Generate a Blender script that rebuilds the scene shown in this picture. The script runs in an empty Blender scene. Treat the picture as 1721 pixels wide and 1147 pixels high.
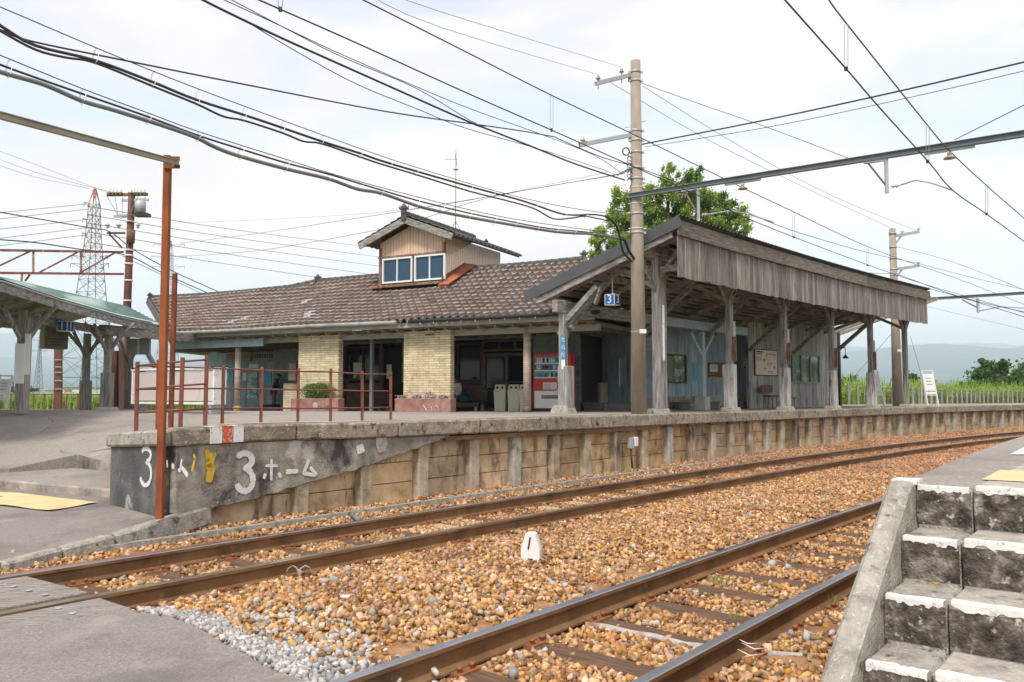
import bpy, math, random
import numpy as np
from mathutils import Vector, Matrix, noise as mnoise
random.seed(7); rng = np.random.default_rng(7)
S = bpy.context.scene
COL = S.collection
# ---------------------------------------------------------------- camera, light, exposure
CX, CY, FPX, V0, EYE = 860.5, 573.5, 1340.0, 660.0, 1.41
PITCH = math.atan((V0-CY)/FPX)
cd = bpy.data.cameras.new('camera'); cam = bpy.data.objects.new('camera', cd); COL.objects.link(cam)
cam.location = (0, 0, EYE); cam.rotation_euler = (math.pi/2+PITCH, 0, 0)
cd.sensor_width = 36; cd.lens = 36*FPX/1721; cd.clip_start = .05; cd.clip_end = 60000
S.camera = cam
SUN_EL, SUN_AZ = math.radians(52), math.radians(200)     # azimuth measured clockwise from +Y
wd = bpy.data.worlds.new('World'); S.world = wd; wd.use_nodes = True
nt = wd.node_tree; nt.nodes.clear()
def N(t, nt=nt, **k):
    n = nt.nodes.new(t)
    for a, b in k.items(): setattr(n, a, b)
    return n
sky = N('ShaderNodeTexSky', sky_type='NISHITA', sun_disc=False, sun_elevation=SUN_EL, sun_rotation=SUN_AZ)
tc = N('ShaderNodeTexCoord'); mp = N('ShaderNodeMapping'); mp.inputs['Scale'].default_value = (1.0, 1.0, 3.2)
mp.inputs['Location'].default_value = (3.1, .4, 0)
nz = N('ShaderNodeTexNoise'); nz.inputs['Scale'].default_value = 2.6; nz.inputs['Detail'].default_value = 5; nz.inputs['Roughness'].default_value = .5
nz.inputs['Distortion'].default_value = .4
nt.links.new(tc.outputs['Generated'], mp.inputs[0]); nt.links.new(mp.outputs[0], nz.inputs[0])
cr = N('ShaderNodeValToRGB'); cr.color_ramp.elements[0].position = .40; cr.color_ramp.elements[1].position = .60
cr.color_ramp.elements[0].color = (.52, .52, .52, 1); cr.color_ramp.elements[1].color = (1, 1, 1, 1)
nt.links.new(nz.outputs[0], cr.inputs[0])
nz2 = N('ShaderNodeTexNoise'); nz2.inputs['Scale'].default_value = 1.6; nz2.inputs['Detail'].default_value = 4
nt.links.new(mp.outputs[0], nz2.inputs[0])
cc = N('ShaderNodeValToRGB'); cc.color_ramp.elements[0].position = .35; cc.color_ramp.elements[1].position = .65
cc.color_ramp.elements[0].color = (3.5, 3.3, 3.35, 1); cc.color_ramp.elements[1].color = (4.85, 4.15, 3.9, 1)
nt.links.new(nz2.outputs[0], cc.inputs[0])
mx = N('ShaderNodeMix', data_type='RGBA'); nt.links.new(cr.outputs[0], mx.inputs[0]); nt.links.new(sky.outputs[0], mx.inputs[6]); nt.links.new(cc.outputs[0], mx.inputs[7])
bg = N('ShaderNodeBackground'); bg.inputs[1].default_value = .12; out = N('ShaderNodeOutputWorld')
nt.links.new(mx.outputs[2], bg.inputs[0]); nt.links.new(bg.outputs[0], out.inputs[0])
sd = bpy.data.lights.new('sun', 'SUN'); sun = bpy.data.objects.new('sun', sd); COL.objects.link(sun)
sd.energy = 1.5; sd.angle = math.radians(12); sd.color = (1, .93, .84)
sun.rotation_euler = (math.pi/2-SUN_EL, 0, math.pi-SUN_AZ+math.pi)
dv = Vector((math.sin(SUN_AZ)*math.cos(SUN_EL), math.cos(SUN_AZ)*math.cos(SUN_EL), math.sin(SUN_EL)))
sun.rotation_euler = dv.to_track_quat('Z', 'Y').to_euler()
S.view_settings.view_transform = 'Standard'; S.view_settings.look = 'None'; S.view_settings.gamma = 1
S.view_settings.exposure = 1.35
S.render.engine = 'CYCLES'
S.cycles.max_bounces = 6; S.cycles.volume_bounces = 2; S.cycles.transparent_max_bounces = 8
S.cycles.use_denoising = True
# ---------------------------------------------------------------- pixel <-> world
def ray(u, v):
    x, y, z = (u-CX)/FPX, 1.0, (CY-v)/FPX
    c, s = math.cos(PITCH), math.sin(PITCH)
    return Vector((x, y*c-z*s, y*s+z*c))
def W(u, v, Y):
    r = ray(u, v); return Vector((0, 0, EYE))+r*(Y/r.y)
def G(u, v, z=0.0):
    r = ray(u, v); return Vector((0, 0, EYE))+r*((z-EYE)/r.z)
def hitp(u, v, P, n):
    r = ray(u, v); o = Vector((0, 0, EYE)); return o+r*((P-o).dot(n)/r.dot(n))
# track coordinates: s along the outer rail of the platform-side track, d to its left
_ds = .1; _s = np.arange(0, 110, _ds)
_k = .00099+.00024*np.minimum(_s, 45); _t = .6907+np.concatenate([[0], np.cumsum(_k)[:-1]])*_ds
_x = -7.01+np.concatenate([[0], np.cumsum(np.sin(_t))[:-1]])*_ds; _y = 2.52+np.concatenate([[0], np.cumsum(np.cos(_t))[:-1]])*_ds
def head(s): return float(np.interp(s, _s, _t))
def T(s, d, z=0.0):
    if s < 0: x, y, t = _x[0]+s*math.sin(_t[0]), _y[0]+s*math.cos(_t[0]), _t[0]
    else: x, y, t = np.interp(s, _s, _x), np.interp(s, _s, _y), np.interp(s, _s, _t)
    return Vector((float(x-d*math.cos(t)), float(y+d*math.sin(t)), z))
def SD(x, y):
    i = int(np.argmin((_x-x)**2+(_y-y)**2)); t = _t[i]
    ds = (x-_x[i])*math.sin(t)+(y-_y[i])*math.cos(t)
    return _s[i]+ds, -((x-_x[i])*math.cos(t)-(y-_y[i])*math.sin(t))
def hitd(u, v, d):      # where the ray meets the upright surface at offset d
    r = ray(u, v); k = r.x/r.y; best = None
    ss = np.arange(-4, 90, .05)
    f = lambda s: (lambda p: p.x-k*p.y)(T(s, d(s) if callable(d) else d))
    lo, hi = -4.0, 90.0
    a = f(lo)
    for s in np.arange(-4, 90, 1.0):
        b = f(s+1)
        if a*b <= 0 and T(s+1, 0).y > 0:
            lo, hi = s, s+1
            for _ in range(30):
                m = (lo+hi)/2
                if f(lo)*f(m) <= 0: hi = m
                else: lo = m
            p = T(lo, d(lo) if callable(d) else d); q = W(u, v, p.y); return lo, q
        a = b
    raise ValueError((u, v))
def edge(s): return .93+max(0, s-16)*.02       # platform edge offset
# building coordinates: a leftwards along the eave, b into the building
BE, BN, BO = Vector((-.885, .4655, 0)), Vector((.4655, .885, 0)), Vector((1.05, 19.2, 0))
def B(a, b, z=0.0): return BO+BE*a+BN*b+Vector((0, 0, z))
def hitb(u, v, b):      # -> (a, z)
    p = hitp(u, v, B(0, b), BN); return (p-BO).dot(BE), p.z
# ---------------------------------------------------------------- platform height field
_C = [(T(6.5,.9),1.03),(T(9,.9),1.02),(T(14,.9),1.0),(T(20,.95),.97),(T(30,1.2),.93),(T(45,1.5),.88),(T(60,1.8),.84),
 (Vector((-4.57,9.26)),.95),(Vector((.4,20)),.91),(Vector((-3,21.6)),.88),(Vector((-9,26)),.80),(Vector((-13,33)),.72),
 (Vector((-10.4,17)),1.02),(Vector((-10.6,20.9)),.93),(Vector((-12.3,23.5)),.90),(Vector((-12.5,26)),.89),(Vector((7.1,24)),.91),
 (Vector((11.3,27.7)),.90),(Vector((25,46)),.72),(Vector((14.7,34.5)),.87),(Vector((36,56)),.66),(Vector((-4.1,10.6)),.99),(Vector((-6.2,13.6)),.62),
 (Vector((-7.25,11.3)),.2),(Vector((-7.0,12.5)),.38),(Vector((-6.45,13.0)),.52),(Vector((-12,11.3)),.2),(Vector((-12,13)),.5),(Vector((-14,18)),1.0),(Vector((-5.2,16)),.93),(Vector((-7.6,16.2)),.88)]
_P = np.array([[c[0].x, c[0].y] for c in _C]); _Z = np.array([c[1] for c in _C])
_A = np.sqrt(((_P[:, None]-_P[None])**2).sum(-1)); _n = len(_P)
_K = np.block([[_A, np.ones((_n, 1)), _P], [np.ones((1, _n)), np.zeros((1, 3))], [_P.T, np.zeros((2, 3))]])
_wt = np.linalg.solve(_K, np.concatenate([_Z, np.zeros(3)]))
def zp(x, y):
    r = np.hypot(_P[:, 0]-x, _P[:, 1]-y); return float(min(1.06, r@_wt[:_n]+_wt[_n]+_wt[_n+1]*x+_wt[_n+2]*y))
def onp(u, v):          # pixel of a foot standing on the platform -> world
    lo, hi = 4., 60.
    for _ in range(40):
        m = (lo+hi)/2; p = W(u, v, m)
        if p.z > zp(p.x, p.y): lo = m
        else: hi = m
    p = W(u, v, lo); return Vector((p.x, p.y, zp(p.x, p.y)))
def foot(u, Y):
    p = W(u, V0+20, Y); return Vector((p.x, p.y, zp(p.x, p.y)))
# ---------------------------------------------------------------- materials
MATS = {}
def hexc(c): return tuple(c)+(1,) if len(c) == 3 else c
def mat(name, cols, scale=3, detail=6, rough=.8, bump=.0, bscale=None, metal=0, st=(1, 1, 1), isl=0, isl_hue=0, spots=None, lay=None, coord='Object', ramp=(.3, .7), emit=0, spec=None, brick=None, wear=None):
    """cols: colours spread over a noise ramp; isl: brightness change per loose piece; spots/wear: (colour, scale, lo, hi[, stretch])"""
    m = bpy.data.materials.new(name); m.use_nodes = True; t = m.node_tree; p = t.nodes['Principled BSDF']; L = t.links.new
    tcn = t.nodes.new('ShaderNodeTexCoord'); mpn = t.nodes.new('ShaderNodeMapping'); mpn.inputs['Scale'].default_value = st
    L(tcn.outputs[coord], mpn.inputs[0])
    if isl:
        ge = t.nodes.new('ShaderNodeNewGeometry')
        if coord == 'Object':
            ad = t.nodes.new('ShaderNodeVectorMath'); ad.operation = 'MULTIPLY_ADD'
            L(ge.outputs['Random Per Island'], ad.inputs[0]); ad.inputs[1].default_value = (37, 19, 23); L(mpn.outputs[0], ad.inputs[2]); vec = ad.outputs[0]
        else: vec = mpn.outputs[0]
    else: vec = mpn.outputs[0]
    if len(cols) == 1: cols = [cols[0], tuple(c*.82 for c in cols[0])]
    nzn = t.nodes.new('ShaderNodeTexNoise'); nzn.inputs['Scale'].default_value = scale; nzn.inputs['Detail'].default_value = detail; nzn.inputs['Roughness'].default_value = .62
    L(vec, nzn.inputs[0]); r = t.nodes.new('ShaderNodeValToRGB'); L(nzn.outputs[0], r.inputs[0])
    e = r.color_ramp.elements
    for i, c in enumerate(cols):
        pos = ramp[0]+(ramp[1]-ramp[0])*i/(len(cols)-1)
        el = e[i] if i < 2 else e.new(pos)
        el.position = pos; el.color = hexc(c)
    colr = r.outputs[0]
    def over(colr, spec_):
        c, sc, lo, hi = spec_[:4]; n = t.nodes.new('ShaderNodeTexNoise'); n.inputs['Scale'].default_value = sc; n.inputs['Detail'].default_value = 7; n.inputs['Roughness'].default_value = .65
        if len(spec_) > 4:
            m2 = t.nodes.new('ShaderNodeMapping'); m2.inputs['Scale'].default_value = spec_[4]; L(tcn.outputs[coord], m2.inputs[0]); L(m2.outputs[0], n.inputs[0])
        else: L(tcn.outputs[coord], n.inputs[0])
        q = t.nodes.new('ShaderNodeMapRange'); q.inputs['From Min'].default_value = lo; q.inputs['From Max'].default_value = hi; L(n.outputs[0], q.inputs[0])
        x = t.nodes.new('ShaderNodeMix'); x.data_type = 'RGBA'; L(q.outputs[0], x.inputs[0]); L(colr, x.inputs[6]); x.inputs[7].default_value = hexc(c); return x.outputs[2]
    if isinstance(spots, tuple) and not isinstance(spots[0], tuple): spots = (spots,)
    if spots and not isinstance(spots[0][0], tuple): spots = (spots,)
    for sp in (spots or ()): colr = over(colr, sp)
    if isl:
        hs = t.nodes.new('ShaderNodeHueSaturation'); q = t.nodes.new('ShaderNodeMapRange'); q.inputs['To Min'].default_value = 1-isl; q.inputs['To Max'].default_value = 1+isl
        L(ge.outputs['Random Per Island'], q.inputs[0]); L(q.outputs[0], hs.inputs['Value']); L(colr, hs.inputs['Color'])
        if isl_hue:
            wn = t.nodes.new('ShaderNodeTexWhiteNoise'); wn.noise_dimensions = '1D'; L(ge.outputs['Random Per Island'], wn.inputs['W'])
            q2 = t.nodes.new('ShaderNodeMapRange'); q2.inputs['To Min'].default_value = 1-isl_hue*6; q2.inputs['To Max'].default_value = 1+isl_hue*3; L(wn.outputs[0], q2.inputs[0]); L(q2.outputs[0], hs.inputs['Saturation'])
            q3 = t.nodes.new('ShaderNodeMapRange'); q3.inputs['To Min'].default_value = .5-isl_hue*.25; q3.inputs['To Max'].default_value = .5+isl_hue*.25; L(wn.outputs[1], q3.inputs[0]); L(q3.outputs[0], hs.inputs['Hue'])
        colr = hs.outputs[0]
    if brick:
        bw, bh, mc, ms = brick; bk = t.nodes.new('ShaderNodeTexBrick'); bk.inputs['Scale'].default_value = 1; bk.inputs['Brick Width'].default_value = bw; bk.inputs['Row Height'].default_value = bh
        bk.inputs['Mortar Size'].default_value = ms; bk.inputs['Color1'].default_value = (1, 1, 1, 1); bk.inputs['Color2'].default_value = (.72, .72, .72, 1); bk.inputs['Mortar'].default_value = (0, 0, 0, 1); bk.inputs['Bias'].default_value = -.1
        sp_ = t.nodes.new('ShaderNodeSeparateXYZ'); L(tcn.outputs['UV'], sp_.inputs[0]); L(tcn.outputs['UV'], bk.inputs[0])
        x = t.nodes.new('ShaderNodeMix'); x.data_type = 'RGBA'; x.blend_type = 'MULTIPLY'; x.inputs[0].default_value = 1; L(colr, x.inputs[6]); L(bk.outputs[0], x.inputs[7])
        x2 = t.nodes.new('ShaderNodeMix'); x2.data_type = 'RGBA'; L(bk.outputs[1], x2.inputs[0]); L(x.outputs[2], x2.inputs[6]); x2.inputs[7].default_value = hexc(mc); colr = x2.outputs[2]
        bb = t.nodes.new('ShaderNodeBump'); bb.inputs['Strength'].default_value = .6; bb.inputs['Distance'].default_value = .01; bb.invert = True; L(bk.outputs[1], bb.inputs['Height']); L(bb.outputs[0], p.inputs['Normal'])
    L(colr, p.inputs['Base Color'])
    p.inputs['Roughness'].default_value = rough; p.inputs['Metallic'].default_value = metal
    if spec is not None: p.inputs['Specular IOR Level'].default_value = spec
    if bump:
        b = t.nodes.new('ShaderNodeBump'); b.inputs['Strength'].default_value = 1; b.inputs['Distance'].default_value = bump
        n = t.nodes.new('ShaderNodeTexNoise'); n.inputs['Scale'].default_value = bscale or scale*4; n.inputs['Detail'].default_value = 6; L(vec, n.inputs[0]); L(n.outputs[0], b.inputs['Height']); L(b.outputs[0], p.inputs['Normal'])
    if emit: L(colr, p.inputs['Emission Color']); p.inputs['Emission Strength'].default_value = emit
    MATS[name] = m; return m
def glass(name, col, rough=.06, alpha=1.0):
    m = bpy.data.materials.new(name); m.use_nodes = True; p = m.node_tree.nodes['Principled BSDF']
    p.inputs['Base Color'].default_value = hexc(col); p.inputs['Roughness'].default_value = rough; p.inputs['Specular IOR Level'].default_value = .35
    if alpha < 1: p.inputs['Transmission Weight'].default_value = 1-alpha; p.inputs['IOR'].default_value = 1.02
    MATS[name] = m; return m
# ---------------------------------------------------------------- mesh builder
class MB:
    def __init__(s): s.v = []; s.f = []; s.m = []; s.sm = []; s.uv = {}
    def add(s, vs, fs, mi=0, sm=False):
        o = len(s.v); s.v += [tuple(v) for v in vs]
        for f in fs: s.f.append(tuple(i+o for i in f)); s.m.append(mi); s.sm.append(sm)
        return s
    def box(s, c, d, rz=0, mi=0, ax=None, taper=1.0):
        c = Vector(c); X, Y, Z = ax if ax else (Vector((math.cos(rz), math.sin(rz), 0)), Vector((-math.sin(rz), math.cos(rz), 0)), Vector((0, 0, 1)))
        vs = [c+X*(d[0]/2*i*(taper if k > 0 else 1))+Y*(d[1]/2*j*(taper if k > 0 else 1))+Z*(d[2]/2*k) for k in (-1, 1) for j in (-1, 1) for i in (-1, 1)]
        return s.add(vs, [(0, 2, 3, 1), (4, 5, 7, 6), (0, 1, 5, 4), (2, 6, 7, 3), (0, 4, 6, 2), (1, 3, 7, 5)], mi)
    def beam(s, a, b, w, h, mi=0, up=Vector((0, 0, 1))):
        a, b = Vector(a), Vector(b); Y = (b-a); l = Y.length; Y.normalize()
        if abs(Y.dot(up)) > .99: up = Vector((0, 1, 0)) if abs(Y.y) < .9 else Vector((1, 0, 0))
        X = Y.cross(up).normalized(); Z = X.cross(Y).normalized()
        return s.box((a+b)/2, (w, l, h), ax=(X, Y, Z), mi=mi)
    def tube(s, pts, r, n=6, mi=0, cap=True):
        pts = [Vector(p) for p in pts]; rs = r if isinstance(r, (list, tuple)) else [r]*len(pts); vs = []; fs = []; X = None
        for i, p in enumerate(pts):
            t = (pts[min(i+1, len(pts)-1)]-pts[max(i-1, 0)]).normalized()
            if X is None: X = t.orthogonal().normalized()
            X = (X-t*X.dot(t)).normalized(); Y = t.cross(X)
            vs += [p+(X*math.cos(2*math.pi*k/n)+Y*math.sin(2*math.pi*k/n))*rs[i] for k in range(n)]
        for i in range(len(pts)-1):
            for k in range(n): fs.append((i*n+k, i*n+(k+1) % n, (i+1)*n+(k+1) % n, (i+1)*n+k))
        s.add(vs, fs, mi, True)
        if cap: o = len(s.v)-len(vs); s.f += [tuple(o+k for k in range(n))[::-1], tuple(o+len(vs)-n+k for k in range(n))]; s.m += [mi, mi]; s.sm += [False, False]
        return s
    def cyl(s, a, b, r0, r1=None, n=16, mi=0): return s.tube([a, b], [r0, r0 if r1 is None else r1], n, mi)
    def quad(s, a, b, c, d, mi=0): return s.add([a, b, c, d], [(0, 1, 2, 3)], mi)
    def slab(s, poly, z0, z1, mi=0):   # upright prism over a plan polygon
        n = len(poly); vs = [(p[0], p[1], z0 if not callable(z0) else z0(p)) for p in poly]+[(p[0], p[1], z1 if not callable(z1) else z1(p)) for p in poly]
        ar = sum(poly[i][0]*poly[(i+1) % n][1]-poly[(i+1) % n][0]*poly[i][1] for i in range(n)); fs = [tuple(range(n))[::-1], tuple(range(n, 2*n))]+[(i, (i+1) % n, n+(i+1) % n, n+i) for i in range(n)]
        if ar < 0: fs = [f[::-1] for f in fs]
        return s.add(vs, fs, mi)
    def lathe(s, c, prof, n=14, mi=0):
        vs = []; fs = []
        for z, r in prof: vs += [(c[0]+r*math.cos(2*math.pi*k/n), c[1]+r*math.sin(2*math.pi*k/n), c[2]+z) for k in range(n)]
        for i in range(len(prof)-1):
            for k in range(n): fs.append((i*n+k, i*n+(k+1) % n, (i+1)*n+(k+1) % n, (i+1)*n+k))
        return s.add(vs, fs, mi, True)
    def build(s, name, mats, parent=None, bevel=0, off=None, uv=None):
        me = bpy.data.meshes.new(name); off = Vector(off) if off is not None else (root_loc(parent) if parent else Vector())
        me.from_pydata([(v[0]-off.x, v[1]-off.y, v[2]-off.z) for v in s.v], [], s.f)
        for mm in (mats if isinstance(mats, (list, tuple)) else [mats]): me.materials.append(MATS[mm] if isinstance(mm, str) else mm)
        me.polygons.foreach_set('material_index', s.m); me.polygons.foreach_set('use_smooth', s.sm)
        if uv:
            l = me.uv_layers.new(name='UVMap'); co = [uv(v) for v in s.v]; l.data.foreach_set('uv', [c for lp in me.loops for c in co[lp.vertex_index]])
        me.update(); o = bpy.data.objects.new(name, me); COL.objects.link(o)
        if parent: o.parent = parent
        if bevel:
            b = o.modifiers.new('bevel', 'BEVEL'); b.width = bevel; b.segments = 1; b.limit_method = 'ANGLE'
        return o
def root_loc(o):
    v = Vector(o.location)
    while o.parent: o = o.parent; v += Vector(o.location)
    return v
def tag(o, label=None, cat=None, group=None, kind=None):
    for k, v in (('label', label), ('category', cat), ('group', group), ('kind', kind)):
        if v: o[k] = v
    return o
def thing(name, label, cat, loc=(0, 0, 0), group=None, rz=0):
    o = bpy.data.objects.new(name, None); COL.objects.link(o); o.location = loc; o.rotation_euler = (0, 0, rz); o.empty_display_size = .1
    return tag(o, label, cat, group)
def struct(o): o['kind'] = 'structure'; return o
def dup(r, loc, rz=None, label=None):
    c = r.copy(); COL.objects.link(c); c.location = loc
    if rz is not None: c.rotation_euler = (0, 0, rz)
    if label: c['label'] = label
    for ch in r.children:
        k = ch.copy(); COL.objects.link(k); k.parent = c
        for g in ch.children:
            q = g.copy(); COL.objects.link(q); q.parent = k
    return c
def text(s, name, size, m, parent, loc, X, Y, depth=.003, align='CENTER'):
    """lettering as a thin mesh; X reading direction, Y up direction"""
    cu = bpy.data.curves.new(name, 'FONT'); cu.body = s; cu.size = size; cu.extrude = depth; cu.align_x = align; cu.align_y = 'CENTER'
    o = bpy.data.objects.new(name, cu); COL.objects.link(o); dg = bpy.context.evaluated_depsgraph_get(); dg.update()
    me = bpy.data.meshes.new_from_object(o.evaluated_get(dg)); COL.objects.unlink(o); bpy.data.objects.remove(o)
    X = Vector(X).normalized(); Y = Vector(Y).normalized(); Z = X.cross(Y); M4 = Matrix((X, Y, Z)).transposed().to_4x4(); M4.translation = Vector(loc)-(root_loc(parent) if parent else Vector())
    me.transform(M4); me.materials.clear(); me.materials.append(MATS[m]); r = bpy.data.objects.new(name, me); COL.objects.link(r)
    if parent: r.parent = parent
    return r
# palette
mat('ballast', [(.20,.10,.045),(.36,.20,.10),(.44,.28,.15)], 9, rough=.95, bump=.02, bscale=45, spots=((.17,.075,.035),.6,.5,.7))
mat('stone', [(.28,.138,.055),(.45,.25,.105),(.57,.38,.20)], 7, rough=1, isl=.55, isl_hue=.05, spec=.2, spots=((.25,.12,.06),.9,.50,.68))
mat('stone_far', [(.28,.13,.06),(.40,.21,.10),(.49,.28,.15)], 5, rough=1, isl=.48, isl_hue=.045, spec=.2, spots=((.22,.095,.045),.6,.50,.68))
mat('stone_grey', [(.24,.25,.26),(.42,.41,.39),(.55,.50,.42)], 5, rough=1, isl=.42, isl_hue=.04, spec=.2)
mat('asphalt', [(.185,.163,.147),(.255,.228,.208),(.335,.30,.272)], 60, detail=4, rough=.95, bump=.008, bscale=110, spots=(((.10,.088,.08),95,.58,.68),((.44,.41,.37),70,.62,.70),((.15,.13,.118),.9,.50,.72),((.33,.30,.27),1.7,.56,.74)))
mat('asphalt_pale', [(.21,.188,.165),(.30,.27,.24),(.39,.355,.32)], 38, detail=5, rough=.95, bump=.006, bscale=90, spots=(((.13,.115,.10),70,.60,.70),((.46,.43,.39),55,.62,.70),((.18,.16,.145),.55,.50,.70),((.40,.37,.33),1.3,.58,.76,(1,.3,1))))
mat('concrete', [(.26,.24,.20),(.40,.37,.32),(.54,.51,.45)], 9, detail=12, rough=.95, bump=.01, bscale=70, spots=(((.11,.095,.08),5,.58,.70),((.60,.57,.52),46,.60,.68)))
mat('concrete_old', [(.20,.185,.16),(.36,.335,.29),(.50,.47,.41)], 9, detail=12, rough=.95, bump=.015, bscale=70, spots=(((.07,.06,.05),8.0,.56,.66),((.58,.55,.48),40,.58,.66),((.50,.36,.12),7,.66,.71)))
mat('coping', [(.16,.135,.10),(.30,.26,.20),(.44,.39,.30)], 9, detail=12, rough=.95, bump=.02, bscale=55, spots=(((.04,.032,.025),9,.55,.66,(1,1,.7)),((.12,.10,.07),.5,.5,.7),((.62,.57,.48),30,.58,.68)))
mat('mortar', [(.17,.155,.13),(.32,.29,.245),(.48,.44,.37)], 1.7, detail=12, rough=.95, bump=.012, bscale=40, spots=(((.05,.05,.052),1.6,.50,.66,(1,1,.8)),((.55,.51,.44),22,.62,.70),((.5,.47,.42),1.1,.63,.68)))
mat('mortar_dark', [(.045,.05,.055),(.10,.10,.10),(.19,.185,.17)], 2.2, detail=12, rough=.95, bump=.012, bscale=40, spots=(((.40,.38,.34),3,.60,.70),((.45,.28,.02),1.5,.62,.68)))
mat('wall_panel', [(.27,.165,.075),(.53,.37,.20),(.66,.52,.33)], 3.0, detail=12, rough=.95, isl=.3, isl_hue=.03, bump=.01, bscale=30, spots=(((.10,.07,.045),2.6,.53,.68,(1.5,1.5,.5)),((.16,.12,.08),9,.60,.70,(1.5,1.5,.3)),((.60,.54,.45),7,.62,.72)))
mat('wall_post', [(.18,.14,.09),(.34,.28,.20),(.46,.40,.31)], 4, detail=10, rough=.95, isl=.3, bump=.015, bscale=50, spots=((.05,.04,.03),3,.52,.68,(1,1,.3)))
mat('rust_brown', [(.075,.035,.018),(.16,.08,.035),(.22,.12,.055)], 5, detail=9, rough=.75, st=(1,1,3), spots=((.05,.03,.02),2,.55,.8))
mat('rail_side', [(.10,.05,.02),(.19,.10,.04),(.25,.14,.06)], 3, detail=8, rough=.7, spots=(((.06,.035,.02),1.2,.55,.8),((.30,.15,.05),9,.60,.72)))
mat('rail_head', [(.30,.31,.34),(.42,.43,.46)], 2, rough=.33, metal=.9)
mat('rail_head_dull', [(.12,.10,.09),(.24,.19,.14),(.36,.33,.30)], 2, rough=.5, metal=.6)
mat('sleeper_wood', [(.07,.038,.024),(.15,.085,.05),(.24,.155,.10)], 3, detail=12, rough=.95, bump=.012, bscale=25, st=(1,12,12), spots=((.30,.15,.07),2,.52,.75))
mat('sleeper_pale', [(.42,.30,.17),(.60,.48,.32)], 3, detail=12, rough=.9, bump=.01, bscale=25, st=(1,12,12))
mat('plate_rust', [(.16,.055,.02),(.30,.11,.04),(.20,.09,.04)], 9, rough=.9, bump=.004)
mat('plank', [(.13,.115,.10),(.25,.225,.20),(.36,.33,.30)], 4, detail=12, rough=.9, bump=.008, bscale=20, st=(1,14,14), isl=.2)
mat('rust_orange', [(.12,.03,.010),(.26,.065,.016),(.36,.11,.03)], 5, detail=9, rough=.8, st=(1,1,.4), bump=.003, bscale=60, spots=(((.06,.02,.012),3,.58,.7,(1,1,.25)),((.48,.40,.26),2.2,.66,.70,(1,1,.12))))
mat('fence_brown', [(.15,.045,.03),(.23,.075,.045)], 8, rough=.6, spots=((.32,.12,.06),14,.6,.7))
mat('wood_grey', [(.095,.087,.078),(.245,.233,.215),(.42,.405,.385)], 3, detail=12, rough=.9, bump=.008, bscale=14, st=(9,9,.7), isl=.22)
mat('wood_grey_h', [(.095,.087,.078),(.245,.233,.215),(.42,.405,.385)], 3, detail=12, rough=.9, bump=.008, bscale=14, st=(1.6,1.6,7), isl=.2)
mat('board_grey', [(.08,.07,.063),(.22,.20,.182),(.37,.35,.325)], 3, detail=12, rough=.95, bump=.008, bscale=14, st=(11,11,.5), isl=.38, spots=(((.035,.03,.027),8,.6,.72,(1,1,.15)),((.42,.40,.37),3,.60,.72,(4,4,.2))))
mat('plank_dark', [(.075,.06,.05),(.16,.135,.115),(.26,.23,.20)], 3, detail=12, rough=.95, bump=.008, bscale=14, st=(1.2,1.2,10), isl=.25)
mat('wood_under', [(.15,.13,.105),(.30,.265,.22),(.42,.38,.32)], 2, detail=10, rough=.95, st=(3,3,3), isl=.3)
mat('paint_blue', [(.27,.36,.42),(.37,.46,.53),(.45,.53,.60)], 4, detail=10, rough=.7, st=(4,4,.7), isl=.1, spots=((.14,.14,.13),7,.64,.74,(2,2,.3)))
mat('wall_blue', [(.15,.21,.25),(.30,.39,.44),(.42,.51,.56)], 3, detail=12, rough=.85, st=(6,6,.5), isl=.25, bump=.004, bscale=20, spots=((.09,.08,.07),4,.60,.72,(3,3,.2)))
mat('clap_blue', [(.40,.52,.64),(.46,.58,.70)], 4, rough=.7, isl=.08, spots=((.25,.27,.28),8,.66,.74))
mat('wall_white', [(.16,.145,.13),(.38,.365,.34),(.52,.51,.49)], 3, detail=12, rough=.9, st=(7,7,.4), isl=.3, bump=.005, bscale=20, spots=((.07,.05,.04),2.2,.56,.68,(3,3,.35)))
mat('post_white', [(.18,.15,.125),(.45,.43,.41),(.66,.66,.66)], 4, detail=12, rough=.9, st=(4,4,.5), bump=.006, bscale=20, spots=((.10,.055,.04),3,.55,.66,(2,2,.3)))
mat('post_rusty', [(.10,.05,.035),(.22,.12,.09),(.34,.25,.21)], 4, detail=10, rough=.9, st=(3,3,1))
mat('tile_dark_edge_shade', [(.085,.068,.06),(.13,.105,.092)], 9, rough=.9, isl=.2)  # darker colour for painted edge shadow and a few odd dark tiles
mat('tile', [(.16,.115,.095),(.25,.18,.15),(.33,.245,.205)], 4, detail=8, rough=.8, isl=.26, isl_hue=.04, bump=.003, bscale=60, spots=((.07,.06,.055),1.1,.60,.76))
mat('tile_pale', [(.30,.32,.36),(.46,.48,.52)], 9, rough=.5)
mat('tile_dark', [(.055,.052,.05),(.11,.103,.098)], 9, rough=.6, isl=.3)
mat('brick_yellow', [(.54,.44,.26),(.69,.58,.37),(.78,.69,.49)], 6, detail=8, rough=.9, brick=(.34, .064, (.27,.22,.15), .006), spots=((.36,.29,.17),2.2,.56,.74))
mat('brick_column', [(.50,.38,.30),(.62,.50,.42)], 6, detail=8, rough=.85, brick=(.6, .055, (.30,.26,.22), .006))
mat('beige_trim', [(.30,.28,.23),(.42,.39,.32)], 3, rough=.8, spots=((.16,.13,.1),4,.6,.75))
mat('gutter', [(.20,.20,.19),(.38,.38,.36)], 3, rough=.6)
mat('soffit', [(.16,.14,.115),(.27,.24,.20)], 2, rough=.95, st=(2,2,2), isl=.15)
mat('dark_wood', [(.028,.016,.012),(.065,.038,.028)], 5, rough=.7)
mat('brown_wood', [(.08,.05,.038),(.15,.10,.075)], 4, rough=.75, st=(1,1,4), isl=.25)
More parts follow.
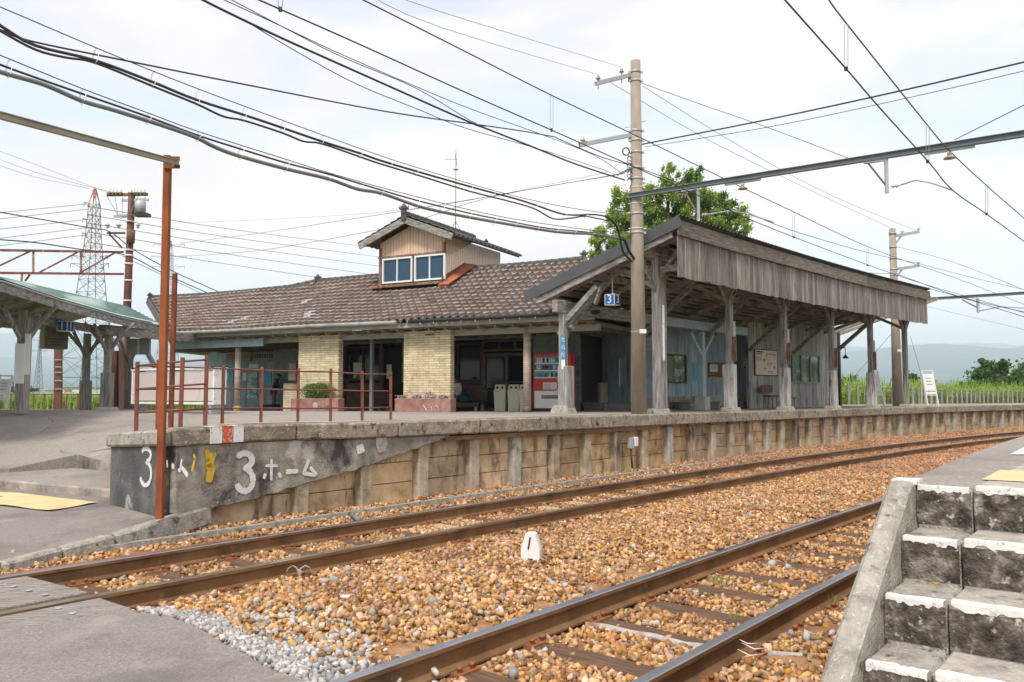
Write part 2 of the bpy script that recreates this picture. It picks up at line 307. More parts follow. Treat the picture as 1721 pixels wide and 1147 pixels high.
mat('clap_grey', [(.19,.21,.215),(.31,.33,.335)], 3, rough=.9, isl=.15, spots=((.08,.07,.06),5,.6,.75))
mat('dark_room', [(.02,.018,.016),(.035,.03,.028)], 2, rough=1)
mat('peach', [(.58,.38,.27),(.68,.47,.35),(.72,.54,.43)], 3, detail=10, rough=.8, st=(5,5,.5), spots=(((.23,.12,.07),6,.66,.74,(4,4,.15)),))
mat('flash_orange', [(.32,.10,.05),(.44,.16,.08)], 6, rough=.6, spots=((.22,.10,.07),4,.58,.7))
mat('steel_grey', [(.15,.155,.17),(.22,.225,.24)], 3, rough=.6)
mat('barge_grey', [(.062,.063,.07),(.10,.10,.11)], 2, rough=.55)
mat('roof_green', [(.22,.36,.32),(.33,.46,.42),(.36,.44,.36)], 1.2, rough=.7, spots=((.28,.31,.24),2,.55,.7))
mat('pole_concrete', [(.25,.20,.155),(.33,.275,.22),(.40,.34,.28)], 3, detail=10, rough=.9, st=(2,2,.5), spots=((.22,.20,.12),1.5,.58,.75,(1,1,.3)))
mat('galv', [(.33,.35,.37),(.50,.52,.54)], 5, rough=.5, metal=.3)
mat('beam_blue', [(.12,.145,.17),(.20,.23,.26)], 3, rough=.6)
mat('black', [(.012,.012,.014),(.02,.02,.022)], 3, rough=.5)
mat('wire_dark', [(.035,.028,.032),(.05,.04,.045)], 3, rough=.6)
mat('wire_grey', [(.16,.165,.17),(.25,.255,.26)], 3, rough=.6)
mat('conduit', [(.14,.145,.15),(.20,.205,.21)], 3, rough=.5)
mat('copper_wire', [(.10,.045,.05),(.14,.07,.07)], 3, rough=.5)
mat('porcelain', [(.50,.47,.44),(.66,.64,.61)], 6, rough=.3)
mat('porcelain_brown', [(.28,.20,.14),(.42,.33,.25)], 6, rough=.3)
mat('white', [(.74,.74,.74),(.80,.80,.79)], 5, rough=.5, spots=((.45,.43,.40),9,.68,.76))
mat('white_worn', [(.66,.66,.65),(.80,.80,.79)], 12, rough=.7, spots=((.30,.28,.25),16,.57,.66))
mat('paint_white', [(.60,.60,.58),(.80,.80,.79)], 15, rough=.9, bump=.004, bscale=60, spots=(((.30,.28,.25),30,.57,.66),((.36,.33,.29),9,.60,.68)))
mat('dusty', [(.30,.27,.24),(.52,.50,.48)], 14, rough=.9, spots=((.30,.19,.11),9,.5,.66))
mat('paint_red', [(.52,.06,.03),(.60,.12,.06)], 18, rough=.8, spots=((.6,.5,.42),34,.55,.62))
mat('paint_yellow', [(.55,.33,.015),(.62,.42,.04)], 8, rough=.8, spots=((.2,.19,.17),7,.56,.64))
mat('tactile', [(.60,.46,.22),(.70,.56,.32)], 5, rough=.8, spots=((.42,.38,.32),6,.58,.75))
mat('red', [(.50,.012,.018),(.56,.02,.025)], 3, rough=.35)
mat('bin_cream', [(.58,.55,.40),(.64,.61,.46)], 5, rough=.5)
mat('planter_red', [(.20,.09,.075),(.32,.16,.14),(.38,.24,.21)], 2.5, rough=.85, spots=((.16,.11,.09),3,.55,.7))
mat('planter_grey', [(.11,.09,.085),(.14,.12,.11)], 5, rough=.6)
mat('blue_sign', [(.02,.09,.34),(.025,.11,.38)], 3, rough=.4)
mat('navy_sign', [(.012,.03,.14),(.015,.04,.17)], 3, rough=.4)
mat('sky_sign', [(.03,.22,.55),(.05,.28,.62)], 3, rough=.4)
mat('sign_grey', [(.20,.19,.175),(.27,.26,.24)], 3, rough=.6)
mat('sign_brown', [(.15,.12,.085),(.20,.165,.12)], 3, rough=.6)
mat('pink_board', [(.52,.44,.43),(.60,.52,.51)], 1.2, rough=.7, spots=((.36,.27,.24),2,.6,.75,(1,1,.2)))
mat('poster_pink', [(.66,.52,.44),(.74,.62,.54)], 3, rough=.6)
mat('poster_blue', [(.05,.30,.44),(.10,.42,.56)], 3, rough=.6)
mat('poster_mix', [(.06,.12,.30),(.12,.34,.22),(.50,.50,.46),(.10,.22,.45)], 3, detail=2, rough=.6, st=(1,1,2.5))
mat('cork', [(.20,.075,.03),(.26,.10,.04)], 9, rough=.9)
mat('paper', [(.62,.62,.60),(.70,.70,.68)], 5, rough=.8)
mat('ink', [(.05,.045,.04),(.08,.07,.065)], 5, rough=.8)
mat('ink_red', [(.32,.10,.06),(.38,.13,.08)], 5, rough=.8)
mat('ink_green', [(.30,.50,.12),(.34,.55,.16)], 5, rough=.8)
mat('ink_yellow', [(.75,.62,.05),(.80,.68,.10)], 5, rough=.8)
mat('cream_board', [(.33,.30,.20),(.42,.39,.28)], 4, rough=.8, spots=((.24,.27,.26),3,.55,.7))
mat('maroon', [(.11,.035,.03),(.18,.06,.05)], 6, rough=.6)
mat('concrete_clean', [(.44,.43,.40),(.54,.53,.50)], 4, rough=.9)
mat('leaf_dark', [(.016,.032,.012),(.032,.062,.02)], 3, rough=.75, isl=.5, isl_hue=.06)
mat('leaf_conifer', [(.13,.26,.025),(.29,.44,.05),(.42,.52,.09)], 1.3, rough=.75, isl=.5, isl_hue=.08)
mat('leaf_bright', [(.13,.25,.02),(.26,.40,.04),(.38,.46,.06)], 1.5, rough=.75, isl=.45, isl_hue=.07)
mat('leaf_mid', [(.045,.11,.02),(.09,.19,.035)], 1.5, rough=.75, isl=.5, isl_hue=.06)
mat('leaf_shrub', [(.08,.17,.02),(.16,.28,.035)], 5, rough=.7, isl=.45, isl_hue=.05)
mat('petal', [(.55,.30,.50),(.70,.48,.64)], 5, rough=.7, isl=.25)
mat('bark', [(.05,.038,.028),(.10,.075,.055)], 5, rough=.95)
mat('field', [(.07,.14,.02),(.13,.22,.035),(.20,.27,.05)], .05, detail=10, rough=.95)
mat('mountain', [(.02,.055,.09),(.04,.085,.125)], .0006, rough=1)
mat('tower_steel', [(.10,.115,.13),(.14,.155,.17)], 1, rough=.7)
mat('tower_red', [(.42,.10,.09),(.50,.14,.12)], 1, rough=.7)
mat('lattice_rust', [(.20,.055,.035),(.32,.11,.08),(.42,.24,.20)], 3, rough=.8, spots=((.52,.45,.42),4,.58,.7))
mat('pole_maroon', [(.10,.03,.022),(.15,.045,.032)], 3, rough=.7, spots=((.30,.22,.2),4,.68,.74))
mat('pole_pink', [(.30,.12,.09),(.48,.33,.28)], 3, rough=.8, st=(2,2,.4))
mat('skin', [(.42,.24,.17),(.48,.29,.21)], 5, rough=.6)
mat('hair', [(.01,.009,.008),(.02,.018,.016)], 5, rough=.6)
mat('cloth_navy', [(.008,.035,.075),(.012,.05,.10)], 3, rough=.9)
mat('cloth_taupe', [(.16,.12,.105),(.21,.165,.145)], 3, rough=.9)
mat('cloth_white', [(.58,.55,.51),(.66,.63,.59)], 3, rough=.9)
mat('cloth_teal', [(.01,.06,.07),(.02,.09,.10)], 3, rough=.9)
mat('cloth_grey', [(.22,.21,.20),(.30,.29,.28)], 3, rough=.9)
mat('far_building', [(.55,.55,.56),(.62,.62,.63)], 1, rough=.8)
mat('ladder_white', [(.72,.74,.74),(.80,.82,.82)], 3, rough=.5)
glass('glass_dark', (.012,.017,.022), .05); glass('glass_blue', (.03,.07,.12), .08); glass('glass_clear', (.85,.9,.88), .02, .0)
# ================================================================ SETTING
def gz(d):              # ballast profile across the tracks
    return float(np.interp(d, [-9,-5.9,-5.2,-4.9,-3.8,-3.4,-2.4,-1.5,-1.1,0,.3,.9,2], [-.16,-.16,-.12,-.17,-.17,-.13,-.08,-.13,-.17,-.17,-.12,-.02,0]))
def np_mesh(name, V, F, m, smooth=False):
    me = bpy.data.meshes.new(name); k = F.shape[1]
    me.vertices.add(len(V)); me.vertices.foreach_set('co', V.astype(np.float32).ravel())
    me.loops.add(F.size); me.loops.foreach_set('vertex_index', F.astype(np.int32).ravel())
    me.polygons.add(len(F)); me.polygons.foreach_set('loop_start', np.arange(0, F.size, k, dtype=np.int32))
    me.materials.append(MATS[m]); me.update(calc_edges=True)
    if smooth: me.polygons.foreach_set('use_smooth', [True]*len(F))
    o = bpy.data.objects.new(name, me); COL.objects.link(o); return o
m = MB(); ds_ = [-9,-7,-5.9,-5.2,-4.9,-3.8,-3.4,-2.9,-2.4,-1.9,-1.5,-1.1,-.5,0,.3,.6,.9,1.3]; ss_ = list(np.arange(-6, 90, .5))
m.add([T(s, d, gz(d)+.012*math.sin(s*2.1+d*3)) for s in ss_ for d in ds_], [(i*len(ds_)+j, (i+1)*len(ds_)+j, (i+1)*len(ds_)+j+1, i*len(ds_)+j+1)[::-1] for i in range(len(ss_)-1) for j in range(len(ds_)-1)], 0, True)
struct(m.build('ballast_bed', 'ballast'))
m = MB(); m.quad((-25000, -25000, -.45), (25000, -25000, -.45), (25000, 25000, -.45), (-25000, 25000, -.45)); struct(m.build('ground', 'field'))
m = MB(); m.add([(-80, 29, .35), (-14, 28.5, .3), (0, 31, .25), (11, 31, .25), (60, 80, .25), (60, 400, .2), (-200, 400, .2), (-200, 28, .3)], [tuple(range(8))[::-1]]); struct(m.build('field', 'field'))
# ---- stones
phi = (1+5**.5)/2
_iv = np.array([(-1,phi,0),(1,phi,0),(-1,-phi,0),(1,-phi,0),(0,-1,phi),(0,1,phi),(0,-1,-phi),(0,1,-phi),(phi,0,-1),(phi,0,1),(-phi,0,-1),(-phi,0,1)])/1.9
_if = np.array([(0,11,5),(0,5,1),(0,1,7),(0,7,10),(0,10,11),(1,5,9),(5,11,4),(11,10,2),(10,7,6),(7,1,8),(3,9,4),(3,4,2),(3,2,6),(3,6,8),(3,8,9),(4,9,5),(2,4,11),(6,2,10),(8,6,7),(9,8,1)])
_bv = np.array([(x, y, z) for z in (-1, 1) for y in (-1, 1) for x in (-1, 1)]+[(0, 0, 1.25), (0, 0, -1.2), (1.2, 0, 0), (-1.2, 0, 0)])*.72
_bf = np.array([(0,2,9),(2,3,9),(3,1,9),(1,0,9),(4,5,8),(5,7,8),(7,6,8),(6,4,8),(0,1,5),(0,5,4),(2,6,7),(2,7,3),(1,3,10),(3,7,10),(7,5,10),(5,1,10),(0,4,11),(4,6,11),(6,2,11),(2,0,11)])
def stones(name, pts, sizes, m, flat=.62):
    n = len(pts); P = np.array(pts); r = np.array(sizes)[:, None, None]
    sc = rng.uniform([.75, .6, .45], [1.25, 1.0, .85], (n, 3))[:, None, :]*np.array([1, 1, flat/.62])
    bx_ = rng.random(n) < .72; v = np.where(bx_[:, None, None], _bv[None]*rng.uniform(.62, 1.22, (n, 12, 1)), _iv[None]*rng.uniform(.52, 1.36, (n, 12, 1)))*sc*r
    q = rng.normal(size=(n, 4)); q[:, 1:3] *= .45; q /= np.linalg.norm(q, axis=1)[:, None]; a, b, c, d = q.T
    R = np.stack([a*a+b*b-c*c-d*d, 2*(b*c-a*d), 2*(b*d+a*c), 2*(b*c+a*d), a*a-b*b+c*c-d*d, 2*(c*d-a*b), 2*(b*d-a*c), 2*(c*d+a*b), a*a-b*b-c*c+d*d], 1).reshape(n, 3, 3)
    v = np.einsum('nij,nkj->nki', R, v)+P[:, None]
    return np_mesh(name, v.reshape(-1, 3), (np.where(bx_[:, None, None], _bf[None], _if[None])+12*np.arange(n)[:, None, None]).reshape(-1, 3), m)
def inside(poly, x, y):
    c = False; n = len(poly)
    for i in range(n):
        x1, y1 = poly[i][0], poly[i][1]; x2, y2 = poly[(i+1) % n][0], poly[(i+1) % n][1]
        if (y1 > y) != (y2 > y) and x < (x2-x1)*(y-y1)/(y2-y1)+x1: c = not c
    return c
PATHPX = [(-120, 1085), (0, 1061), (120, 1040), (214, 1019), (232, 1028), (290, 1036), (330, 1052), (380, 1080), (430, 1108), (480, 1135), (560, 1180), (600, 1260), (-200, 1300)]
PATH = [G(u, v, -.005) for u, v in PATHPX]
GREY = [G(u, v, -.05) for u, v in [(285, 1025), (350, 1035), (480, 1010), (560, 1020), (650, 1070), (690, 1147), (560, 1200), (300, 1100)]]
near, far, grey = [], [], []
SLP = []                # sleepers: (s, d0, d1)
def stone_ok(s, d, p):
    if p.y < 1.5 or abs(p.x) > .68*p.y+.6: return False
    for rd in (0, -1.132, -3.78, -4.91):
        if abs(d-rd) < .075: return False
    return not inside(PATH, p.x, p.y)
def on_sleeper(s, d):
    for dc, s0, s1 in ((-.566, 5.35, 34), (-4.345, 4.6, 17)):
        if abs(d-dc) < 1.05 and s0-.1 < s < s1: k = (s-s0)/.66; return abs(k-round(k))*.66 < .115
    return False
nn = 0
for k in range(290000):
    s = 3.2+42*random.random()**1.55; d = random.uniform(-6.0, .93+max(0, s-16)*.02)
    p = T(s, d)
    if not stone_ok(s, d, p): continue
    Y = p.y
    if on_sleeper(s, d) and random.random() < (.97 if abs(d+.566) < .8 or d < -3 else .8): continue
    if Y < 15:
        if d < -5.6 and Y < 9: continue
        z = gz(d)+random.uniform(-.012, .028); r = random.choice((.014, .018, .021, .025, .031))*random.uniform(.8, 1.15)
        g = inside(GREY, p.x, p.y)
        if g and random.random() < .42: grey.append((p.x, p.y, z-.005, r*.95))
        else:
            near.append((p.x, p.y, z, r))
            if random.random() < (.004 if Y > 7 else .012): grey.append((p.x, p.y, z+.015, r*1.2))
    else: far.append((p.x, p.y, gz(d)+random.uniform(-.01, .03), random.uniform(.022, .040)))
ring = [v for v in PATHPX[4:11]]
for k in range(2600):
    i = random.randrange(len(ring)-1); t = random.random(); u = ring[i][0]+(ring[i+1][0]-ring[i][0])*t; v = ring[i][1]+(ring[i+1][1]-ring[i][1])*t
    p = G(u, v, -.05); o = abs(random.gauss(0, .22))*(.35+.65*min(1, (u-230)/250))
    p = p+Vector((.72, .55, 0))*o
    if inside(PATH, p.x, p.y): continue
    grey.append((p.x, p.y, -.10+.05*max(0, 1-o*3)+random.uniform(-.02, .02), random.uniform(.012, .030)))
for nm, arr, mm, lb in (('ballast', near, 'stone', 'loose orange brown ballast stones between the near rails'), ('ballast', far, 'stone_far', 'reddish ballast stones along the farther track'), ('gravel', grey, 'stone_grey', 'pale grey and white gravel beside the asphalt path')):
    a = np.array(arr); tag(stones(nm, a[:, :3], a[:, 3], mm), lb, 'gravel', kind='stuff')
# ---- asphalt path in the foreground (crossing)
def roughpoly(P, k=6, amp=.012):
    o = []
    for i in range(len(P)):
        a, b = P[i], P[(i+1) % len(P)]
        for j in range(k): q = a.lerp(b, j/k); o.append(Vector((q.x+random.uniform(-amp, amp), q.y+random.uniform(-amp, amp), q.z)))
    return o
m = MB(); m.slab(roughpoly(PATH), -.16, -.005); struct(m.build('asphalt_path', 'asphalt', bevel=.02))
def crack(px, z, w=.0022):
    P = [G(u, v, z) for u, v in px] if not callable(z) else [onp(u, v) for u, v in px]; Q = []
    for i in range(len(P)-1):
        for j in range(7): q = P[i].lerp(P[i+1], j/7); Q.append(q+Vector((random.gauss(0, .012), random.gauss(0, .012), 0)))
    m = MB(); vs = []
    for q in Q: ww = w*random.uniform(.3, 1.2); zz = (zp(q.x, q.y)+.006) if callable(z) else z; vs += [(q.x-ww, q.y-ww, zz), (q.x+ww, q.y+ww, zz)]
    m.add(vs, [(2*i, 2*i+1, 2*i+3, 2*i+2) for i in range(len(Q)-1)]); o = m.build('pavement_crack', 'dark_room'); return struct(o)

# lower asphalt approach beside the platform end
KERB = [G(0, 947, .0), G(100, 922, .03), G(190, 899, .08), G(350, 853, .19)]
K0 = KERB[0]+(KERB[0]-KERB[1])*1.5
lp = [K0, KERB[0], KERB[1], KERB[2], KERB[3], Vector((-3.25, 8.42, .2)), Vector((-4.55, 9.30, .12)), G(197, 838, .12), G(0, 822, .10), G(-200, 806, .08), G(-300, 960, .0)]
m = MB(); ka = [K0, KERB[0], KERB[1], KERB[2], KERB[3], Vector((-3.25, 8.42, .2))]; kb = [G(-420, 900, .02), G(-200, 812, .1), G(-60, 815, .1), G(60, 826, .11), G(197, 838, .12), Vector((-4.5, 9.35, .13))]
def rs(P, n): 
    L_ = [0]; 
    for a, b in zip(P, P[1:]): L_.append(L_[-1]+(b-a).length)
    return [Vector([float(np.interp(t*L_[-1], L_, [p[k] for p in P])) for k in range(3)]) for t in np.linspace(0, 1, n)]
A_ = rs(ka, 24); B_ = rs(kb, 24)
for j in range(9):
    for i in range(24): m.v.append(tuple(A_[i].lerp(B_[i], j/8)))
for j in range(8):
    for i in range(23): m.f.append((j*24+i, j*24+i+1, (j+1)*24+i+1, (j+1)*24+i)); m.m.append(0); m.sm.append(True)
PAV = list(m.v); struct(m.build('lower_pavement', 'asphalt'))
m = MB(); m.slab([(-4.5, 9.4), (-5.3, 13.6), (-8, 14.2), (-22, 15), (-22, 8.5), (-9.5, 9.9), (-7.3, 10.4), (-6, 9.9)], -.3, .112); struct(m.build('ramp_base', 'asphalt'))
# two shallow steps between the ramp and the platform end
s1 = [G(-60, 817, .10), G(0, 822, .10), G(197, 838, .12), Vector((-5.2, 11.2, .2)), Vector((-6.3, 13.3, .3)), Vector((-7.6, 12.4, .25)), Vector((-8.2, 11.0, .2))]
m = MB(); m.slab(roughpoly([Vector((p.x, p.y, 0)) for p in s1], 5, .01), 0, lambda p: .225); m.m = [0, 0]+[1]*(len(m.m)-2); struct(m.build('step', ['asphalt_pale', 'mortar'], bevel=.02))
s2 = [G(100, 784, .22), G(197, 793, .24), Vector((-5.75, 12.0, 0)), Vector((-6.45, 13.3, 0)), Vector((-7.3, 13.0, 0))]
m = MB(); m.slab(roughpoly([Vector((p.x, p.y, 0)) for p in s2], 5, .01), .1, lambda p: .34+max(0, (p[1]-11.9))*.13); m.m = [0, 0]+[1]*(len(m.m)-2); struct(m.build('step', ['asphalt_pale', 'mortar'], bevel=.02))
m = MB(); q = [G(u, v, 0.115) for u, v in [(0, 827), (30, 829), (165, 848), (85, 857), (0, 846), (-60, 838), (-60, 822)]]
pav = np.array(PAV); qq = [q[0], q[1], q[2], q[3], q[4]]; L1 = rs([q[6], q[0], q[1], q[2]], 22); L2 = rs([q[5], q[4], q[3], q[2]], 22); m = MB()
for j in range(5):
    for i in range(22):
        p = L1[i].lerp(L2[i], j/4); w_ = 1/(np.hypot(pav[:, 0]-p.x, pav[:, 1]-p.y)+.02)**4; m.v.append((p.x, p.y, float((w_*pav[:, 2]).sum()/w_.sum())+.016))
for j in range(4):
    for i in range(21): m.f.append((j*22+i, (j+1)*22+i, (j+1)*22+i+1, j*22+i+1)); m.m.append(0); m.sm.append(True)
struct(m.build('yellow_tactile_patch', 'tactile'))
# kerb stones beside the lower asphalt
kr = thing('kerb', 'mossy low concrete kerb between the asphalt ramp and the ballast at the platform end', 'kerb', KERB[1])
for i in range(3):
    a, b = KERB[i], KERB[i+1]; m = MB(); d = (b-a).normalized(); m.beam(a+d*.012+Vector((0, 0, -.09)), b-d*.012+Vector((0, 0, -.09+(.02 if i == 2 else 0))), .15, .20); m.build('kerb_stone', 'concrete_old', kr, bevel=.02)
# ---- platform top (one height field, ramp on the left included)
smin = lambda d: float(np.interp(d, [0, 2.6, 6.38, 6.42, 9.6, 16, 30], [6.62, 6.75, 8.35, 6.9, 3.5, -1, -8]))
dl = list(np.arange(1.05, 2.6, .3))+[2.6]+list(np.arange(3.0, 6.3, .5))+[6.38, 6.42]+list(np.arange(6.8, 27, .8))
m = MB(); ns = 90
for d in dl:
    a = smin(d)
    for i in range(ns):
        s = a+(68-a)*(i/(ns-1))**1.6; dd = d+(edge(s)-.93 if d < 6 else 0); p = T(s, dd); m.v.append((p.x, p.y, zp(p.x, p.y)+.002))
for j in range(len(dl)-1):
    for i in range(ns-1):
        q = [m.v[j*ns+i], m.v[(j+1)*ns+i], m.v[(j+1)*ns+i+1], m.v[j*ns+i+1]]; cx = sum(v[0] for v in q)/4; cy = sum(v[1] for v in q)/4
        s_, d_ = SD(cx, cy)
        if (s_ > 27 and d_ > np.interp(s_, [27, 37, 51, 62], [7.5, 6.6, 10, 14])) or cx < -14.8 or (cy > 40 and cx < 14): continue
        m.f.append((j*ns+i, (j+1)*ns+i, (j+1)*ns+i+1, j*ns+i+1)[::-1]); m.m.append(0); m.sm.append(True)
nv = len(m.v)
for j in range(len(dl)): v = m.v[j*ns]; m.v.append((v[0], v[1], v[2]-.5))
for j in range(len(dl)-1): m.f.append((j*ns, nv+j, nv+j+1, (j+1)*ns)); m.m.append(0); m.sm.append(False)
plat = struct(m.build('platform_floor', 'asphalt_pale'))
for px in ([(0, 742), (60, 735), (130, 742), (190, 728)], [(60, 735), (90, 712), (80, 700)], [(190, 705), (320, 703), (420, 705)]): crack(px, onp, .004)
# yellow tactile line along the platform
def strip(name, s0, s1, d, w, mtl, z=.012, step=.5, top=None):
    m = MB(); ss = np.arange(s0, s1+.01, step)
    for s in ss:
        e = edge(s)-.93
        for o in (-w/2, w/2): p = T(s, d+e+o); m.v.append((p.x, p.y, (top(s) if top else zp(p.x, p.y))+z))
    for i in range(len(ss)-1): m.f.append((2*i, 2*i+2, 2*i+3, 2*i+1)[::-1]); m.m.append(0); m.sm.append(True)
    return m.build(name, mtl)
struct(strip('yellow_tactile_line', 7.2, 60, 1.62, .16, 'tactile'))
# ---- opposite platform (right foreground) with its steps
ED = -6.0
u2 = lambda u, v, z: G(u, v, z)
TOPC = G(1512, 809, .98); X2 = Vector((math.cos(.69), -math.sin(.69), 0)); Y2 = Vector((math.sin(.69), math.cos(.69), 0))   # across / along
C2 = Vector((TOPC.x, TOPC.y, 0))
p2 = thing('stone_steps', 'mossy concrete steps with white painted nosings climbing to the near platform', 'steps', C2)
PE = [G(1512, 809, .98), G(1545, 797, .98), G(1603, 772, .98), G(1679, 745, .98), G(1730, 729, .98)]
s0_, _d = SD(TOPC.x, TOPC.y)
edg = [Vector((p.x, p.y, 0)) for p in PE]
_sl, _dl = SD(edg[-1].x, edg[-1].y)
edg += [Vector((T(s, _dl-.0)[0], T(s, _dl)[1], 0)) for s in np.arange(_sl+1.5, 45, 2.0)]
bk = [e+Vector((3.5, -2.6, 0)) for e in edg[::-1]]
m = MB(); m.slab([(p.x, p.y) for p in edg+bk], .2, .978); struct(m.build('near_platform', 'asphalt_pale', bevel=.01))
m = MB(); q = [G(u, v, .984) for u, v in [(1650, 806), (1680, 790), (1740, 793), (1760, 812)]]; m.add(q, [(0, 1, 2, 3)[::-1]])
struct(m.build('yellow_tactile_patch', 'tactile'))
m = MB(); q = [G(u, v, .984) for u, v in [(1697, 764), (1721, 752), (1760, 752), (1760, 764)]]; m.add(q, [(0, 1, 2, 3)[::-1]]); struct(m.build('white_line', 'paint_white'))
RISE, TREAD = .196, .30
def blk(m, x0, x1, y0, y1, z0, z1, mi=0, jit=0):     # local: x across (to the right), y along (forward)
    vs = []
    nx = max(2, int((x1-x0)/.1))
    P = lambda x, y, z: C2+X2*x+Y2*y+Vector((0, 0, z))
    c = P((x0+x1)/2, (y0+y1)/2, (z0+z1)/2); return m.box(c, (x1-x0, y1-y0, z1-z0), mi=mi, ax=(X2, Y2, Vector((0, 0, 1))))
for k in range(6):
    z1 = .98-RISE*k-.002*k; y0 = -TREAD*k-.02
    for (xa, xb) in ((.075, .31), (.318, 2.6)):
        m = MB(); blk(m, xa, xb, y0, y0+(.42 if k else 1.6), z1-RISE-.05, z1-(.0 if xa > .2 else .012)); st = m.build('step', 'concrete_old' if xa < .2 else 'concrete', p2, bevel=.012)
        m = MB(); zt = z1-(.0 if xa > .2 else .012)
        # painted nosing: a thin ragged skin over the arris
        n = 190 if xa > .2 else 20; vs = []
        for i in range(n+1):
            x = xa+.01+(xb-xa-.02)*i/n; dn = .026+.020*mnoise.fractal(Vector((x*14, k*3.1, 0)), .7, 2.2, 5)+.004*random.random(); bk_ = .04+.022*mnoise.fractal(Vector((x*11, k*3.1, 5)), .7, 2.2, 5)
            for yy, zz in ((bk_, .003), (-.002, .003), (-.0035, -.004), (-.0035, -dn)): vs.append(C2+X2*x+Y2*(y0+yy)+Vector((0, 0, zt+zz)))
        m.add(vs, [(i*4+j, i*4+j+1, i*4+5+j, i*4+4+j)[::-1] for i in range(n) for j in range(3)]); m.build('painted_nosing', 'paint_white', st)
# dark mossy risers
mat('riser_moss', [(.035,.028,.022),(.13,.105,.085),(.36,.33,.285)], 14, detail=14, rough=1, bump=.02, bscale=60, spots=(((.50,.47,.43),20,.58,.66),((.30,.27,.23),3.5,.52,.66),((.06,.08,.02),6,.62,.8)), ramp=(.36,.72))
for k in range(6):
    z1 = .98-RISE*k-.002*k; y0 = -TREAD*k-.02
    for (xa, xb) in ((.08, .308), (.32, 2.6)):
        m = MB(); n = 16; vs = []
        for i in range(n+1):
            x = xa+(xb-xa)*i/n
            for j in range(5): vs.append(C2+X2*x+Y2*(y0-.002-.010*random.random()*(1 if 0 < j < 4 else .2))+Vector((0, 0, z1-.03-(RISE-.035)*j/4)))
        m.add(vs, [(i*5+j, i*5+j+1, i*5+6+j, i*5+5+j)[::-1] for i in range(n) for j in range(4)], 0, True); m.build('riser', 'riser_moss', p2)
# sloping side wall of the steps
m = MB(); sl = RISE/TREAD; P = lambda x, y, z: C2+X2*x+Y2*y+Vector((0, 0, z)); L_ = 1.75
prof = [(.02, .985), (-.10, .985), (-L_, .985-sl*(L_-.06)+.05), (-L_, -.3), (.02, -.3)]
vs = [P(-.03, y, z) for y, z in prof]+[P(.075, y, z) for y, z in prof]; m.add(vs, [(0, 1, 2, 3, 4), (9, 8, 7, 6, 5)]+[(i, 5+i, 5+(i+1) % 5, (i+1) % 5) for i in range(5)]); m.build('side_wall', 'concrete_old', p2, bevel=.018)
m = MB(); m.box(P(.03, .02, .982), (.11, .12, .02), ax=(X2, Y2, Vector((0, 0, 1)))); m.build('painted_cap', 'paint_white', p2)
# near platform's own side wall toward the track
nw = thing('near_platform_wall', 'concrete side of the near platform on the right of the tracks', 'wall', edg[1])
m = MB(); m.slab([(p.x, p.y) for p in edg[:8]]+[(p.x+.12, p.y-.1) for p in edg[:8][::-1]], -.25, .97); m.build('side', 'concrete_old', nw)
# ================================================================ TRACK
def rail(label, d, s0, s1, dull=0):
    prof = [(-.0325, 0), (.0325, 0), (.0325, -.03), (.008, -.042), (.008, -.12), (.06, -.133), (.061, -.146), (-.061, -.146), (-.06, -.133), (-.008, -.12), (-.008, -.042), (-.0325, -.03)]
    prof = [(-.026, .0), (.026, .0), (.0325, -.006)]+prof[2:]+[(-.0325, -.006)]; n = len(prof); m = MB(); ss = np.concatenate([np.arange(s0, min(s1, 30), .4), np.arange(30, s1, 1.0)]) if s1 > 30 else np.arange(s0, s1+.01, .4)
    for s in ss:
        for x, z in prof: p = T(s, d-x, z); m.v.append(tuple(p))
    for i in range(len(ss)-1):
        for k in range(n):
            m.f.append((i*n+k, i*n+(k+1) % n, (i+1)*n+(k+1) % n, (i+1)*n+k)); m.m.append(0 if k in (0,) else (0 if k in (1, n-1) else 1)); m.sm.append(False)
    o = m.build('rail', ['rail_head_dull' if dull else 'rail_head', 'rail_side']); return tag(o, label, 'rail', 'steel rails')
rail('platform-side track, rail nearest the platform wall', 0, -2, 85); rail('second rail from the platform wall, rusty head', -1.132, -2, 85, 1)
rail('third rail from the platform, bright shining head, behind the near steps', -3.78, -1, 60); rail('rail closest to the camera, running up to the stone steps', -4.91, -1, 60)
m = MB(); m.beam(T(1.5, .17, -.06), T(7.2-.3, .17, -.05), .06, .06); tag(m.build('guard_rail', 'plate_rust'), 'short rusty guard bar lying beside the far rail at the crossing', 'rail')
# sleepers
def make_sleeper(mt='sleeper_wood'):
    r = thing('sleeper', 'x', 'sleeper'); m = MB()
    m.box((0, 0, -.075), (2.1, .2, .15)); m.build('timber', mt, r, bevel=.008, off=(0, 0, 0))
    for sx in (-1, 1):
        x = sx*.566; m = MB(); m.box((x, 0, .006), (.26, .17, .014)); m.build('base_plate', 'plate_rust', r, off=(0, 0, 0))
        for dx, dy in ((-.095, -.05), (.095, .05), (.095, -.05), (-.095, .05)):
            m = MB(); m.cyl((x+dx, dy, .01), (x+dx, dy, .032), .012, n=6); m.cyl((x+dx, dy, .030), (x+dx, dy, .046), .02, .016, n=6); m.build('spike', 'plate_rust', r, off=(0, 0, 0))
    return r
sl0 = make_sleeper(); sp0 = make_sleeper('sleeper_pale'); sp0.location = (0, 0, -50); used = [0]
ORD = ['first','second','third','fourth','fifth','sixth','seventh','eighth','ninth','tenth']+['%dth' % i for i in range(11, 100)]
k = 0; first = True; ips = 0
pale_s = [hitp(750, 884, Vector((0, 0, -.15)), Vector((0, 0, 1))), G(915, 853, -.15), G(978, 842, -.15), G(1250, 797, -.15), G(1200, 803, -.15)]
pale_s = [SD(p.x, p.y)[0] for p in pale_s]
pf = True
